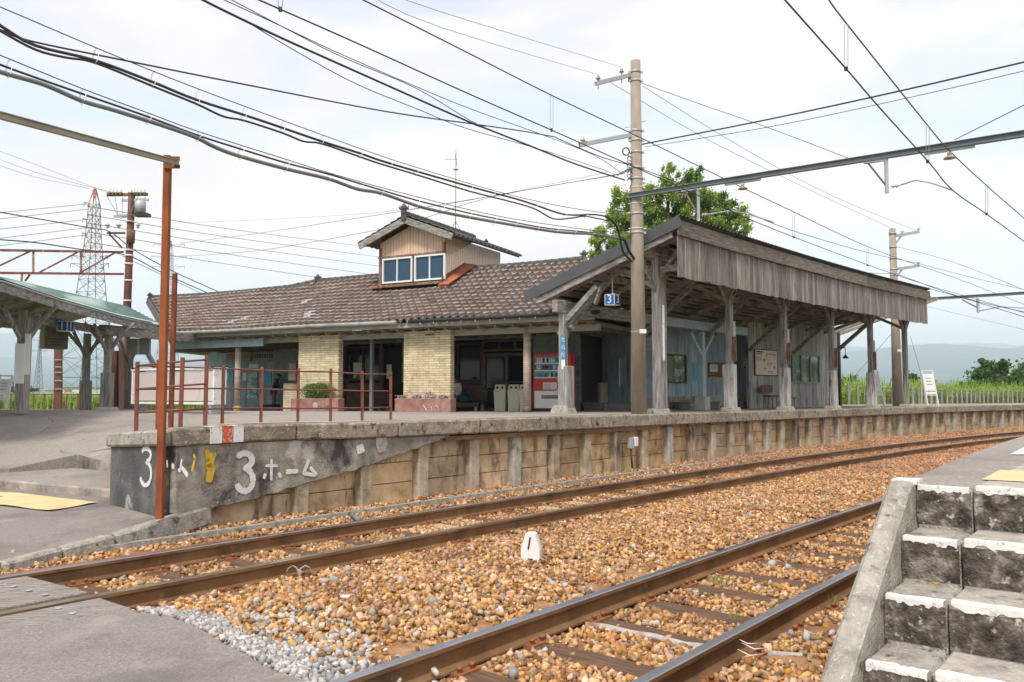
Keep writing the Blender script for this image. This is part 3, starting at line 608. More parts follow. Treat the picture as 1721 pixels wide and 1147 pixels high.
for dc, s0, s1, nm in ((-.566, 5.35, 34, 'under the platform-side track'), (-4.345, 4.6, 17, 'under the near track')):
    s = s0; i = 0
    while s < s1:
        p = T(s, dc, -.150+random.uniform(-.004, .002)); rz = -head(s)+random.uniform(-.03, .03)
        pale = dc > -1 and min(abs(s-q) for q in pale_s) < .33
        lb = '%s %ssleeper from the plank crossing %s' % (ORD[i], 'pale new ' if pale else 'weathered ', nm)
        if pale and pf: o = sp0; pf = False; o.location = p; o.rotation_euler.z = rz; o['label'] = lb
        elif not pale and first: o = sl0; first = False; o.location = p; o.rotation_euler.z = rz; o['label'] = lb
        else: o = dup(sp0 if pale else sl0, p, rz, lb)
        o['group'] = 'sleepers '+nm
        s += .66; i += 1
# crossing planks
def plank(label, px, z):
    q = [G(u, v, z) for u, v in px]; m = MB(); m.slab([(p.x, p.y) for p in q], -.14, z); return tag(m.build('crossing_plank', 'plank', bevel=.006), label, 'plank', 'timber crossing planks')
i_ = 0
sE = [5.0, 5.15, 5.05, 5.1, 5.2]
for j, (d0, d1) in enumerate(((-.10, -.30), (-.31, -.52), (-.53, -.74), (-.75, -.955))):
    sa, sb_ = SD(*G(48, 968, 0)[:2])[0], SD(*G(146, 991, 0)[:2])[0]; fs_ = lambda d: sa+(sb_-sa)*(-.1-d)/.855; s1 = min(fs_(d0), fs_(d1)); m = MB(); P4 = [T(-1, d0), T(fs_(d0), d0), T(fs_(d1), d1), T(-1, d1)]; m.slab([(p.x, p.y) for p in P4], -.13, -.006-.002*j)
    pl = tag(m.build('crossing_plank', 'plank', bevel=.008), '%s weathered crossing plank between the far pair of rails' % ('first', 'second', 'third', 'fourth')[j], 'plank', 'timber crossing planks')
    for sb in (s1-.22, s1-.6): m = MB(); c = T(sb, (d0+d1)/2, -.004); m.cyl(c, c+Vector((0, 0, .006)), .022, n=10); m.build('bolt', 'galv', pl)
for j, (d0, d1) in enumerate(((-1.215, -1.40), (-1.41, -1.60))):
    m = MB(); sa, sb_ = SD(*G(183, 1009, 0)[:2])[0], SD(*G(216, 1019, 0)[:2])[0]; fs_ = lambda d: sa+(sb_-sa)*(-1.215-d)/.385; s1 = min(fs_(d0), fs_(d1)); P4 = [T(-1, d0), T(fs_(d0), d0), T(fs_(d1), d1), T(-1, d1)]; m.slab([(p.x, p.y) for p in P4], -.13, -.006)
    pl = tag(m.build('crossing_plank', 'plank', bevel=.008), ('grey crossing plank against the second rail', 'grey crossing plank along the edge of the asphalt path')[j], 'plank', 'timber crossing planks')
    m = MB(); c = T(s1-.3, (d0+d1)/2, -.004); m.cyl(c, c+Vector((0, 0, .006)), .022, n=10); m.build('bolt', 'galv', pl)
plank('plank end at the bottom edge beside the white gravel', [(420, 1150), (470, 1128), (530, 1150), (600, 1200), (400, 1200)], .0)
# ---- things on the ballast
mk = G(893, 945, -.09); ax = (mk-Vector((0, 0, mk.z))).normalized()
t = thing('marker_post', 'small white wedge shaped track marker with a black slot in the ballast', 'marker', mk)
xx = Vector((.97, -.24, 0)); yy = Vector((.24, .97, 0)); sc = .26/ .26
def wedge(m, w0, w1, h, th, base=0):
    vs = [mk+xx*x+yy*y+Vector((0, 0, z)) for y in (-th, th) for x, z in ((-w0, base), (-w0*.30, base), (-.02, base+.035), (.02, base+.035), (w0*.30, base), (w0, base), (w0*1.02, h*.45), (w1, h*.97), (w1*.8, h), (-w1*.8, h), (-w1, h*.97), (-w0*1.02, h*.45))]
    n = 12; m.add(vs, [tuple(range(n)), tuple(range(2*n-1, n-1, -1))]+[(i, n+i, n+(i+1) % n, (i+1) % n) for i in range(n)])
m = MB(); wedge(m, .085, .045, .26, .045); m.build('body', 'white', t, bevel=.008)
m = MB(); a0 = mk+xx*(-.018)-yy*.0475; m.beam(a0+Vector((0, 0, .12)), a0+xx*.018+Vector((0, 0, .225)), .012, .008, up=Vector((-.24, -.97, 0))); m.build('slot', 'black', t)
def lie(name, label, cat, px, r, m_, z=-.1, lift=None, n=6):
    pts = [G(u, v, z if lift is None else lift[i]) for i, (u, v) in enumerate(px)]; mm = MB(); mm.tube(pts, r, n); return tag(mm.build(name, m_), label, cat)
lie('cable_duct', 'dusty white cable duct crossing the ballast between the near rails', 'duct', [(985, 1052), (1020, 1056), (1060, 1066), (1100, 1072), (1150, 1086), (1195, 1090)], .03, 'dusty', -.155)
lie('cable_duct', 'white cable duct from the last rail to the stone steps', 'duct', [(1290, 1101), (1340, 1105), (1410, 1107)], .03, 'dusty', -.14)
for q, (u0, v0) in enumerate(((1236, 1072), (1247, 1081), (1240, 1092))): lie('bond_wire', ('upper', 'middle', 'lower')[q]+' thin white bond wire bolted to the rail near the steps', 'wire', [(u0, v0), (u0+20, v0+10), (u0+42, v0+10-q*1)], .0035, 'ladder_white', lift=[-.05, -.05, -.1])
for q in range(0):
    c = G(488+q*14, 960, -.05); m = MB(); m.tube([c+Vector((.05*math.cos(a), .0, .035*math.sin(a)))+Vector((.02*a*.3, 0, 0)) for a in np.linspace(0, 5.2, 14)], .003, 5)
    tag(m.build('bond_wire', 'ladder_white'), ('left', 'middle', 'right')[q]+' loop of white signal wire on the second rail', 'wire')
lie('bond_wire', 'bent pale signal wire clipped to the foot of the second rail', 'wire', [(481, 966), (484, 956), (492, 951), (499, 955), (500, 965), (505, 956), (513, 951), (520, 954), (523, 962), (530, 968)], .005, 'dusty', lift=[-.10, -.05, -.03, -.05, -.10, -.06, -.03, -.05, -.09, -.13])
lie('cable_duct', 'short grey pipe end lying below the platform wall', 'duct', [(585, 862), (605, 875)], .03, 'wire_grey', -.04)
# long thin concrete trough along the wall foot
strip2 = MB()
ss = np.arange(5.5, 45, .6); 
for s in ss:
    for o, z in ((.62, -.06), (.62, .0), (.70, .0), (.70, -.06)): strip2.v.append(tuple(T(s, o+(edge(s)-.93), z)))
for i in range(len(ss)-1):
    for k in range(4): strip2.f.append((i*4+k, i*4+(k+1) % 4, (i+1)*4+(k+1) % 4, (i+1)*4+k)); strip2.m.append(0); strip2.sm.append(False)
tag(strip2.build('cable_trough', 'concrete_old'), 'long low concrete strip half buried in ballast at the foot of the platform wall', 'trough')
# small weeds in ballast
m = MB()
for (u, v) in ((1198, 978), (1205, 983), (1212, 976), (1238, 1042), (1403, 1015), (245, 757), (262, 758)):
    c = G(u, v, -.13)
    for k in range(14):
        a = random.uniform(0, 6.28); h = random.uniform(.03, .08); b = c+Vector((random.gauss(0, .025), random.gauss(0, .025), 0)); tip = b+Vector((math.cos(a)*h*.5, math.sin(a)*h*.5, h)); w = Vector((-math.sin(a), math.cos(a), 0))*.004
        m.add([b-w, b+w, tip], [(0, 1, 2)])
tag(m.build('weeds', 'leaf_bright'), 'tiny grass tufts growing between the near rails', 'weeds', kind='stuff')
# ================================================================ PLATFORM WALL
def strip_solid(m, ss, d0, d1, z0, z1, mi=0, caps=True):
    o = len(m.v)
    for s in ss:
        e = edge(s)-.93
        for d, z in ((d0, z0), (d0, z1), (d1, z1), (d1, z0)):
            zz = z(s) if callable(z) else z; m.v.append(tuple(T(s, d+e, zz)))
    for i in range(len(ss)-1):
        for k in range(4): m.f.append((o+i*4+k, o+i*4+(k+1) % 4, o+(i+1)*4+(k+1) % 4, o+(i+1)*4+k)); m.m.append(mi); m.sm.append(False)
    e = o+(len(ss)-1)*4; m.f += [(o, o+3, o+2, o+1), (e, e+1, e+2, e+3)]; m.m += [mi, mi]; m.sm += [False, False]
topz = lambda s: zp(*T(s, edge(s)+.05)[:2])+.004
pw = thing('platform_wall', 'retaining wall of the platform with concrete posts, panels and mossy coping', 'wall', T(10, 1))
# infill panels: three rows, separate loose planks in one part per row
pus = [506, 617, 711, 797, 868, 933, 989, 1039, 1085, 1128, 1167, 1204, 1236, 1269, 1299, 1325, 1350, 1374]
psl = [hitd(u, 800, .95)[0] for u in pus]; gap = (psl[-1]-psl[-5])/4
while psl[-1] < 62: psl.append(psl[-1]+.93)
psl = [6.95]+psl
jit = [[random.uniform(-.03, .03) for _ in range(4)] for _ in range(len(psl))]
for r in range(3):
    m = MB()
    for i in range(len(psl)-1):
        a, b = psl[i]+.04, psl[i+1]-.04; j, jn = jit[i][r], jit[i][r+1]
        strip_solid(m, [a, (a+b)/2, b], 1.06+random.uniform(-.012, .012), 1.16, (-.12, .23, .50)[r]+(j if r else 0), (.23, .50, .80)[r]-.012+(jn if r < 2 else 0))
    m.build('panel', 'wall_panel', pw)
for i, s in enumerate(psl):
    m = MB(); w = .095 if i else .13
    lean = random.uniform(-.02, .02); h = topz(s)-.26
    hz = h if s > 10.3 or True else h
    strip_solid(m, [s-w+lean, s+w+lean], .93, 1.2, -.25, h); m.build('post', 'wall_post' if i % 5 else 'concrete', pw, bevel=.02)
# coping stones
cs = 6.62; i = 0
while cs < 62:
    l = 1.55 if cs > 7.2 else 1.45
    m = MB(); strip_solid(m, list(np.linspace(cs+.006, cs+l-.006, 4)), .86, 1.22, lambda s: topz(s)-float(np.interp(s, [7, 13], [.175, .215])), lambda s: topz(s)+.004)
    m.build('coping_stone', 'coping', pw, bevel=.02); cs += l; i += 1
# end coping and end wall
E0, E1 = T(6.55, .86), Vector((-4.62, 9.25, 0)); ev = (E1-E0); ev.z = 0; el = ev.length; ev.normalize(); en = Vector((ev.y, -ev.x, 0))
if en.y > 0: en = -en
a = E0-ev*.0; m = MB()
zf = lambda p: 1.035-.085*((Vector((p[0], p[1], 0))-E0).dot(ev)/el)
pl = [a+en*.05, E1+en*.05+ev*.05, E1-en*.35+ev*.05, a-en*.35+ev*.3]
m = MB(); m.slab([(p.x, p.y) for p in pl], lambda p: zf(p)-.165, zf); m.build('coping_stone', 'concrete_old', pw, bevel=.025)
m = MB(); pl = [E0+en*.0+ev*.12, E1+en*.0, E1-en*.3, E0-en*.3+ev*.3]; m.slab([(p.x, p.y) for p in pl], -.1, lambda p: zf(p)-.165); m.build('end_wall', 'mortar_dark', pw, bevel=.01)
m = MB(); sp = [Vector((-4.62, 9.25)), Vector((-6.45, 13.1)), Vector((-6.3, 13.2)), Vector((-4.4, 9.35))]; m.slab([(p.x, p.y) for p in sp], -.1, lambda p: zp(p[0], p[1])); m.build('side_wall', 'mortar', pw)
# mortar facing wedge over the first bays
m = MB(); sA, sB = 6.66, hitd(757, 733, .9)[0]; ss = np.linspace(sA, sB, 34)
lowz = lambda s: float(np.interp(s, [sA, hitd(420, 838, .9)[0], hitd(520, 812, .9)[0], hitd(600, 787, .9)[0], hitd(680, 758, .9)[0], sB], [.16, hitd(420, 842, .9)[1].z, hitd(520, 812, .9)[1].z, hitd(600, 790, .9)[1].z, hitd(680, 762, .9)[1].z, topz(sB)-.23]))+.012*math.sin(s*23)
strip_solid(m, ss, .905, 1.06, lowz, lambda s: topz(s)-float(np.interp(s, [7, 13], [.18, .22]))); m.build('mortar_facing', 'mortar', pw, bevel=.01)
m = MB(); strip_solid(m, np.linspace(sB-.1, hitd(1100, 708, .9)[0], 20), .885, .95, lambda s: topz(s)-.28, lambda s: topz(s)-.222); m.build('steel_channel', 'rust_brown', pw)
# paint marks on the coping and wall
def onw(u, v, d=.9): return hitd(u, v, d)[1]
def patch(name, u0, u1, m_, par, d=.852):
    m = MB(); ss = np.linspace(hitd(u0, 730, .86)[0], hitd(u1, 730, .86)[0], 4); strip_solid(m, ss, d, d+.02, lambda s: topz(s)-.172, lambda s: topz(s)+.0); strip_solid(m, ss, d+.004, d+.2, lambda s: topz(s)+.005, lambda s: topz(s)+.009); return m.build(name, m_, par)
patch('white_mark', 353, 373, 'paint_white', pw); patch('red_mark', 374, 391, 'paint_red', pw); patch('white_mark', 392, 409, 'paint_white', pw)
def stroke(name, pts, w, m_, d=.897, par=pw, surf=None, k=8):
    """one flat brush stroke on the wall; pts in picture coordinates are turned into places on the wall"""
    P = []
    for i in range(len(pts)-1):
        for j in range(k): t = j/k; P.append((pts[i][0]*(1-t)+pts[i+1][0]*t, pts[i][1]*(1-t)+pts[i+1][1]*t))
    P.append(pts[-1]); Q = [surf(u, v) if surf else onw(u, v, d) for u, v in P]; m = MB(); vs = []
    nrm = (en if surf else Vector((math.cos(head(7)), -math.sin(head(7)), 0)))
    for i, q in enumerate(Q):
        t = (Q[min(i+1, len(Q)-1)]-Q[max(i-1, 0)]).normalized(); sd_ = t.cross(nrm).normalized(); ww = w*(.42+.12*random.random())*(1 if 0 < i < len(Q)-1 else .75); vs += [q-sd_*ww, q+sd_*ww]
    m.add(vs, [(2*i, 2*i+1, 2*i+3, 2*i+2) for i in range(len(Q)-1)]); vs2 = [v+nrm*.0035 for v in vs]
    m.add(vs2, [(2*i, 2*i+2, 2*i+3, 2*i+1) for i in range(len(Q)-1)]); return m.build(name, m_, par)
def arc(cx, cy, rx, ry, a0, a1, n=12): return [(cx+rx*math.cos(math.radians(a0+(a1-a0)*i/n)), cy-ry*math.sin(math.radians(a0+(a1-a0)*i/n))) for i in range(n+1)]
stroke('painted_numeral', arc(411, 774, 12.5, 12, 160, -90)+arc(411, 807, 14, 19, 80, -160)[1:], .07, 'paint_white', k=3)
stroke('painted_letter', [(456, 772), (456, 808)], .035, 'paint_white'); stroke('painted_letter', [(446, 783), (467, 783)], .035, 'paint_white'); stroke('painted_letter', [(446, 796), (443, 805)], .04, 'paint_white'); stroke('painted_letter', [(468, 795), (472, 803)], .04, 'paint_white')
stroke('painted_letter', [(480, 793), (501, 792)], .055, 'paint_white')
stroke('painted_letter', [(519, 773), (510, 796), (530, 799)], .045, 'paint_white'); stroke('painted_letter', [(521, 785), (532, 799)], .045, 'paint_white')
stroke('yellow_smear', [(359, 760), (350, 785), (356, 785), (350, 811)], .085, 'paint_yellow'); stroke('yellow_smear', [(347, 756), (350, 775)], .05, 'paint_yellow')
stroke('pale_patch', [(604, 748), (607, 762)], .12, 'paint_white'); stroke('pale_patch', [(632, 746), (650, 742)], .15, 'concrete'); stroke('pale_patch', [(634, 754), (648, 750)], .12, 'concrete')
# strokes on the end wall (offset 3 mm)
es = lambda u, v: hitp(u, v, E0+en*.004, en)
stroke('painted_numeral', arc(246, 765, 8, 11, 150, -90)+arc(245, 796, 9.5, 20, 80, -160)[1:], .05, 'paint_white', surf=es, k=3)
stroke('painted_letter', [(281, 774), (282, 786)], .03, 'paint_white', surf=es); stroke('painted_letter', [(289, 782), (293, 786)], .05, 'paint_white', surf=es)
stroke('painted_letter', [(306, 772), (303, 792), (300, 790)], .035, 'paint_white', surf=es); stroke('painted_letter', [(306, 786), (316, 800)], .05, 'paint_white', surf=es)
stroke('yellow_smear', [(326, 764), (328, 772), (323, 792)], .045, 'paint_yellow', surf=es)
# junction box on the wall
jb = thing('junction_box', 'small grey electrical box with a black cable on the platform wall', 'junction box', onw(1060, 745, .92)); c = root_loc(jb)
tx = Vector((math.sin(head(15)), math.cos(head(15)), 0)); tn = Vector((math.cos(head(15)), -math.sin(head(15)), 0))
m = MB(); m.box(c, (.12, .08, .2), ax=(tx, tn, Vector((0, 0, 1)))); m.build('case', 'galv', jb, bevel=.01)
m = MB(); m.box(c+tx*.13+tn*.02+Vector((0, 0, .02)), (.11, .06, .17), ax=(tx, tn, Vector((0, 0, 1)))); m.build('cover', 'ladder_white', jb, bevel=.01)
m = MB(); m.tube([c+Vector((0, 0, -.1)), c+tn*.02+Vector((0, 0, -.35)), c+tx*.02+tn*.02+Vector((0, 0, -.55)), c+tx*.12+tn*.06+Vector((0, 0, -.7))], .016, 6); m.build('cable', 'black', jb)
# ================================================================ STATION BUILDING
Z3 = Vector((0, 0, 1))
sb = thing('station_building', 'long low wooden station building with brown tiled roof, dormer and yellow brick piers', 'building', (*B(4, 3)[:2], .8))
EZ, PT, RB = 3.36, .5, 3.7           # eave height, roof pitch, ridge depth
def bmax(a): return float(np.interp(a, [10.6, 11.4, 20], [RB, 3.25, 3.45]))
def rz_(a, b):                        # roof surface with a slight sag
    return EZ+PT*b-.10*math.sin(math.pi*min(1, max(0, b/RB)))-.02*math.sin(a*1.3)
def amin(b): return -1.0+1.73*b/RB
def amax(b): return 13.7+5.6*b/3.4
def tile(m, a, b, w, l, mi=0):
    """one S-shaped pantile, raised at its lower edge"""
    n = 7; vs = []; j = random.uniform(-.012, .012); tl = random.uniform(-.006, .008)
    for r in (0, 1, 2):
        bb = b+(l+.05)*(r/2); 
        for i in range(n):
            x = i/(n-1); h = .060*math.sin(2*math.pi*(x*1.0)+.4)+(.085+tl)*(1-r/2)
            p = B(a+w*x, bb+j*.3); vs.append((p.x, p.y, rz_(a, bb)+h))
    for i in range(n): v = vs[i]; vs.append((v[0], v[1], v[2]-.08))
    fs = [(r*n+i, r*n+i+1, (r+1)*n+i+1, (r+1)*n+i) for r in (0, 1) for i in range(n-1)]+[(3*n+i, 3*n+i+1, i+1, i) for i in range(n-1)]
    e0 = len(m.f); m.add(vs, [f[::-1] for f in fs], mi, True)
    if mi == 0:  # shadow under the tile edge and along the groove painted as darker faces
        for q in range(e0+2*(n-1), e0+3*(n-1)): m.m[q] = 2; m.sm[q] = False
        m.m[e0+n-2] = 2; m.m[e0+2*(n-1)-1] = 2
DA0, DA1, DB = 4.80, 7.20, 2.55      # dormer footprint
mt_ = MB(); TW, TL = .240, .292
nr = int(3.75/TL)+1
PALE = [(880,555-6),(0,0)]
pale_px = [(395,540,.9),(515,535,1),(524,527,.8),(418,532,.9),(510,507,1)]
pale_ab = []
for u, v, _ in pale_px:
    o = Vector((0, 0, EYE)); r = ray(u, v); n_ = Vector((0, 0, 1))-BN*PT; P0 = B(0, 0, EZ); p = o+r*((P0-o).dot(n_)/r.dot(n_)); pale_ab.append(((p-BO).dot(BE), (p-BO).dot(BN)))
for u, v in ((955, 462), (947, 468), (940, 474), (962, 456), (934, 480), (928, 486)):
    r = ray(u, v); n_ = Vector((0, 0, 1))-BN*PT; P0 = B(0, 0, EZ); o = Vector((0, 0, EYE)); p = o+r*((P0-o).dot(n_)/r.dot(n_)); pale_ab.append(((p-BO).dot(BE), (p-BO).dot(BN)))
for k in range(nr-1, -1, -1):
    b = k*TL-.12; a = -1.2
    while a < 20:
        a += TW
        am = a+TW/2
        if am < amin(max(b, 0)) or am > amax(max(b, 0)) or b > bmax(am)-.12: continue
        if DA0-.05 < am < DA1+.05 and b > DB-.2: continue
        pale = any(abs(am-x) < .121 and abs(b+.12-y) < .147 for x, y in pale_ab)
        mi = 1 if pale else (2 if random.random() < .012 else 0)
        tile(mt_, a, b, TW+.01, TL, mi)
roof = mt_.build('roof', ['tile', 'tile_pale', 'tile_dark_edge_shade'], sb)
# solid under the tiles, rear slope
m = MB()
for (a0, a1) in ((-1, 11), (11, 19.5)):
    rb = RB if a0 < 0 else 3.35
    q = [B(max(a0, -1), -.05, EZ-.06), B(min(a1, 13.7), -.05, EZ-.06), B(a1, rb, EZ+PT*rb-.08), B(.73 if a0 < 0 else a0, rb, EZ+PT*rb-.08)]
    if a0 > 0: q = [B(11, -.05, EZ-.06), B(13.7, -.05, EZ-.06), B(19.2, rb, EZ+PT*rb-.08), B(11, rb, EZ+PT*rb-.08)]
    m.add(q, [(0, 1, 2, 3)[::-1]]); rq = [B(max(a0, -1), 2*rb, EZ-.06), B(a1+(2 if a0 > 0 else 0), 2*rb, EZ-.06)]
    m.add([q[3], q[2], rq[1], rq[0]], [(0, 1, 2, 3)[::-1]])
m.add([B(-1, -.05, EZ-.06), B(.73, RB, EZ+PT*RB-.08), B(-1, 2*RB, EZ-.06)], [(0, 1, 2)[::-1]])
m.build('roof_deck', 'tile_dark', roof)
# ridge tiles and ornaments
def ridge(m, P0, P1, r=.085, step=.24, mi=0, sag=0):
    L_ = (P1-P0).length; n = int(L_/step); d = (P1-P0)/n; dn = d.normalized()
    for i in range(n):
        a = P0+d*i-Z3*sag*math.sin(math.pi*i/n); b = P0+d*(i+1.12)-Z3*sag*math.sin(math.pi*(i+1)/n); m.tube([a, b], [r, r*.86], 8, mi)
    m.beam(P0-Z3*(.12), P1-Z3*(.12), r*2.1, .22, mi)
def ornament(par, P, s=.3, dirv=BE):
    m = MB(); m.box(P, (.30*s*2, .24*s*2, .35*s*2), mi=0, ax=(dirv, dirv.cross(Z3), Z3), taper=.7); m.box(P+Z3*.22*s, (.5*s*2, .3*s*2, .1*s*2), ax=(dirv, dirv.cross(Z3), Z3))
    m.tube([P+Z3*.2*s, P+Z3*.45*s, P+Z3*.62*s, P+Z3*.8*s], [.17*s*2, .20*s*2, .12*s*2, .03], 8)
    for q in (-1, 1): m.tube([P+dirv*q*.2*s*2+Z3*.1*s, P+dirv*q*.34*s*2+Z3*.35*s, P+dirv*q*.30*s*2+Z3*.6*s], [.09*s, .07*s, .03*s], 6)
    return m.build('ridge_ornament', 'tile_dark', par)
R = lambda a, b: B(a, b, EZ+PT*b+.07)
for P_a, P_b, r_, sg_ in ((R(.8, RB), R(4.9, RB), .085, .03), (R(7.1, RB), R(10.7, RB), .085, 0), (R(10.8, RB-.02), R(11.6, 3.3), .085, 0), (R(11.6, 3.3), R(19.0, 3.42), .085, .06), (R(.75, RB), R(-.9, .1), .07, 0), (R(19.1, 3.4)-Z3*.05, R(14.0, .2)-Z3*.06, .05, 0)): m = MB(); ridge(m, P_a, P_b, r_, sag=sg_); m.build('ridge_cap', 'tile_dark', roof)
ornament(sb, R(.78, RB)+Z3*.08, .2); ornament(sb, R(10.75, RB)+Z3*.05, .22); ornament(sb, R(19.0, 3.4)+Z3*.03, .2)
# gutter, eave boards, soffit
m = MB(); m.tube([B(a, -.14, EZ-.075+.008*math.sin(a)) for a in np.arange(4.6, 13.9, .6)], .055, 8); m.build('gutter', 'gutter', sb)
m = MB(); m.tube([B(a, -.14, EZ-.075) for a in np.arange(-1.2, 4.7, .6)], .05, 8)
for a in np.arange(-.8, 4.5, .42): m.beam(B(a, -.12, EZ-.03), B(a, -.19, EZ-.17), .012, .012, 1)
m.build('gutter', ['black', 'galv'], sb)
m = MB(); m.beam(B(-1, .02, EZ-.16), B(13.75, .02, EZ-.16), .04, .14); m.build('eave_board', 'beige_trim', sb)
m = MB(); q = [B(-.95, .0, EZ-.24), B(13.7, 0, EZ-.24), B(20.6, 5.9, EZ-.24), B(23, 11, EZ-.24), B(9, 11, EZ-.24), B(9, 7.5, EZ-.24), B(-.95, 7.0, EZ-.24)]; m.add(q, [tuple(range(7))])
for a in np.arange(-.8, 19, .5): m.beam(B(a, max(.05, (a-13.6)/1.18), EZ-.275), B(a, 5.8, EZ-.275), .05, .07)
m.build('soffit', 'soffit', sb)
m = MB(); m.beam(B(-.9, .62, EZ-.36), B(13.9, .62, EZ-.36), .14, .16); m.build('eave_beam', 'beige_trim', sb)
m = MB(); m.beam(B(9.95, .42, EZ-.42), B(13.9, .42, EZ-.42), .05, .24); m.build('valance', 'paint_blue', sb)
def ua(u, v, b): return hitb(u, v, b)[0]
fl = lambda a, b: zp(*B(a, b)[:2])
# brick piers
for (u0, u1, vt) in ((501, 569, 553), (678, 757, 546)):
    a1, a0 = ua(u0, 620, .38), ua(u1, 620, .38); z0 = fl(a0, .4)-.1; zt = EZ-.28
    c0 = B((a0+a1)/2, .38+.10, (z0+zt)/2); m = MB(); m.box(c0, (a1-a0, .20, zt-z0), ax=(BE, BN, Z3))
    def uvf(v, c0=c0): d = Vector(v)-c0; return (d.dot(BE)+d.dot(BN), v[2])
    pr = m.build('brick_pier', 'brick_yellow', sb, uv=uvf, bevel=.01)
    m = MB()
    pa = a0+(.30 if u0 > 600 else .55)*(a1-a0)
    m.box(B((a0+a1)/2+(.1 if u0 < 600 else -.1), .372, zt-.12), (.24 if u0 < 600 else .26, .012, .05), ax=(BE, BN, Z3)); m.build('name_plate' if u0 < 600 else 'vent_slot', 'white_worn' if u0 < 600 else 'planter_grey', pr)
# low brick wall beside the left pier
a1, a0 = ua(476, 670, 1.2), ua(503, 670, 1.2); z0 = fl(a0, 1.2)-.05; zt = hitb(480, 645, 1.2)[1]; c0 = B((a0+a1)/2, 1.3, (z0+zt)/2)
m = MB(); m.box(c0, (a1-a0, .2, zt-z0), ax=(BE, BN, Z3)); m.build('low_brick_wall', 'brick_yellow', sb, uv=lambda v: ((Vector(v)-c0).dot(BE)+(Vector(v)-c0).dot(BN), v[2]))
# round tiled columns
for u, vb in ((886, 692), (400, 690)):
    a = ua(u, 620, .62); p = B(a, .62); z0 = zp(p.x, p.y); m = MB(); m.cyl((p.x, p.y, z0+.16), (p.x, p.y, EZ-.30), .103, .097, 20)
    cl = m.build('column', 'brick_column', sb, uv=lambda v, p=p: (math.atan2(v[1]-p.y, v[0]-p.x)*.1, v[2]))
    m = MB(); m.cyl((p.x, p.y, z0-.02), (p.x, p.y, z0+.16), .108, n=20); m.build('base', 'paint_yellow' if u < 600 else 'planter_grey', cl)
# steel post between the piers, brown downpipe
for u, w, mm, nm, b in ((625, .09, 'steel_grey', 'steel_post', 1.1), (761, .05, 'brown_wood', 'downpipe', .55)):
    a = ua(u, 620, b); m = MB(); z0 = fl(a, b); m.beam(B(a, b, z0), B(a, b, EZ-.3), w, w, up=BE); m.build(nm, mm, sb)
# main front wall of the rooms
WB = 3.4
def wallboards(name, mtl, a0, a1, z0, z1, b, h=.145, vertical=False, par=sb):
    m = MB()
    if vertical:
        x = a0
        while x < a1-.01: w = min(h, a1-x); m.box(B(x+w/2, b+random.uniform(0, .004), (z0+z1)/2), (w-.006, .03, z1-z0), ax=(BE, BN, Z3)); x += h
    else:
        z = z0
        while z < z1-.01:
            hh = min(h, z1-z); c = B((a0+a1)/2, b, z+hh/2); m.box(c, (a1-a0, .03, hh-.004), ax=(BE, (BN*1-Z3*.08).normalized(), (Z3+BN*.08).normalized())); z += h
    m.box(B((a0+a1)/2, b+.06, (z0+z1)/2), (a1-a0, .08, z1-z0), ax=(BE, BN, Z3)); return m.build(name, mtl, par)
fz = .86
aR = ua(975, 620, WB); aL = ua(560, 620, WB)
d0_, d1_ = ua(895, 620, WB), ua(815, 620, WB)      # doors
w0_, w1_ = ua(812, 620, WB), ua(735, 620, WB)      # right window
x0_, x1_ = ua(640, 620, WB), ua(583, 620, WB)      # left window
e0_, e1_ = ua(676, 620, WB), ua(644, 620, WB)      # open dark doorway
zH = hitb(800, 576, WB)[1]; zS = hitb(800, 642, WB)[1]
wallboards('wall', 'clap_grey', aR, aL+.4, zH+.08, EZ-.25, WB)
wallboards('wall', 'clap_grey', aR, d0_, fz, zH+.08, WB)
wallboards('wall', 'brown_wood', w0_, w1_+.9, fz, zS, WB, .11)
wallboards('wall', 'brown_wood', x0_, aL+.4, fz, zS, WB, .11)
wallboards('wall', 'clap_grey', w1_, e0_, zS, zH+.08, WB); wallboards('wall', 'clap_grey', x1_, aL+.4, zS, zH+.08, WB)
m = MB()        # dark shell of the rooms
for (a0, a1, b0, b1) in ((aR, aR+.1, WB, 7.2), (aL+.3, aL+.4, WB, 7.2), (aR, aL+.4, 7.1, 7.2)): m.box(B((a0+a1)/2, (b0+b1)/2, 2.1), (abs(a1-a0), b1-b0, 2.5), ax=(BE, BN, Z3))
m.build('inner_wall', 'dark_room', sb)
def window(a0, a1, z0, z1, b, cols, name='window', fr='dark_wood', gl='glass_dark', t=.06, rows=1, par=sb):
    f = MB(); ca, cz = (a0+a1)/2, (z0+z1)/2
    for z in (z0+t/2, z1-t/2): f.box(B(ca, b-.02, z), (a1-a0+t, .08, t), ax=(BE, BN, Z3))
    for i in range(cols+1): f.box(B(a0+(a1-a0)*i/cols, b-.02, cz), (t*(1 if i in (0, cols) else .7), .076, z1-z0-.01), ax=(BE, BN, Z3))
    for i in range(1, rows): f.box(B(ca, b-.018, z0+(z1-z0)*i/rows), (a1-a0, .06, t*.5), ax=(BE, BN, Z3))
    o = f.build(name, fr, par); g = MB(); g.box(B(ca, b+.0, cz), (a1-a0, .012, z1-z0), ax=(BE, BN, Z3)); g.build('pane', gl, o); return o
window(w0_+.06, w1_, zS, zH, WB, 2, fr='dark_wood', t=.07); window(x0_, x1_, zS+.05, zH, WB, 2, t=.07)
for a in (x0_-.08, x1_+.08, w0_-.04, d1_+.02): m = MB(); m.box(B(a, WB-.05, 1.9), (.10, .1, 2.1), ax=(BE, BN, Z3)); m.build('door_jamb', 'brown_wood', sb)
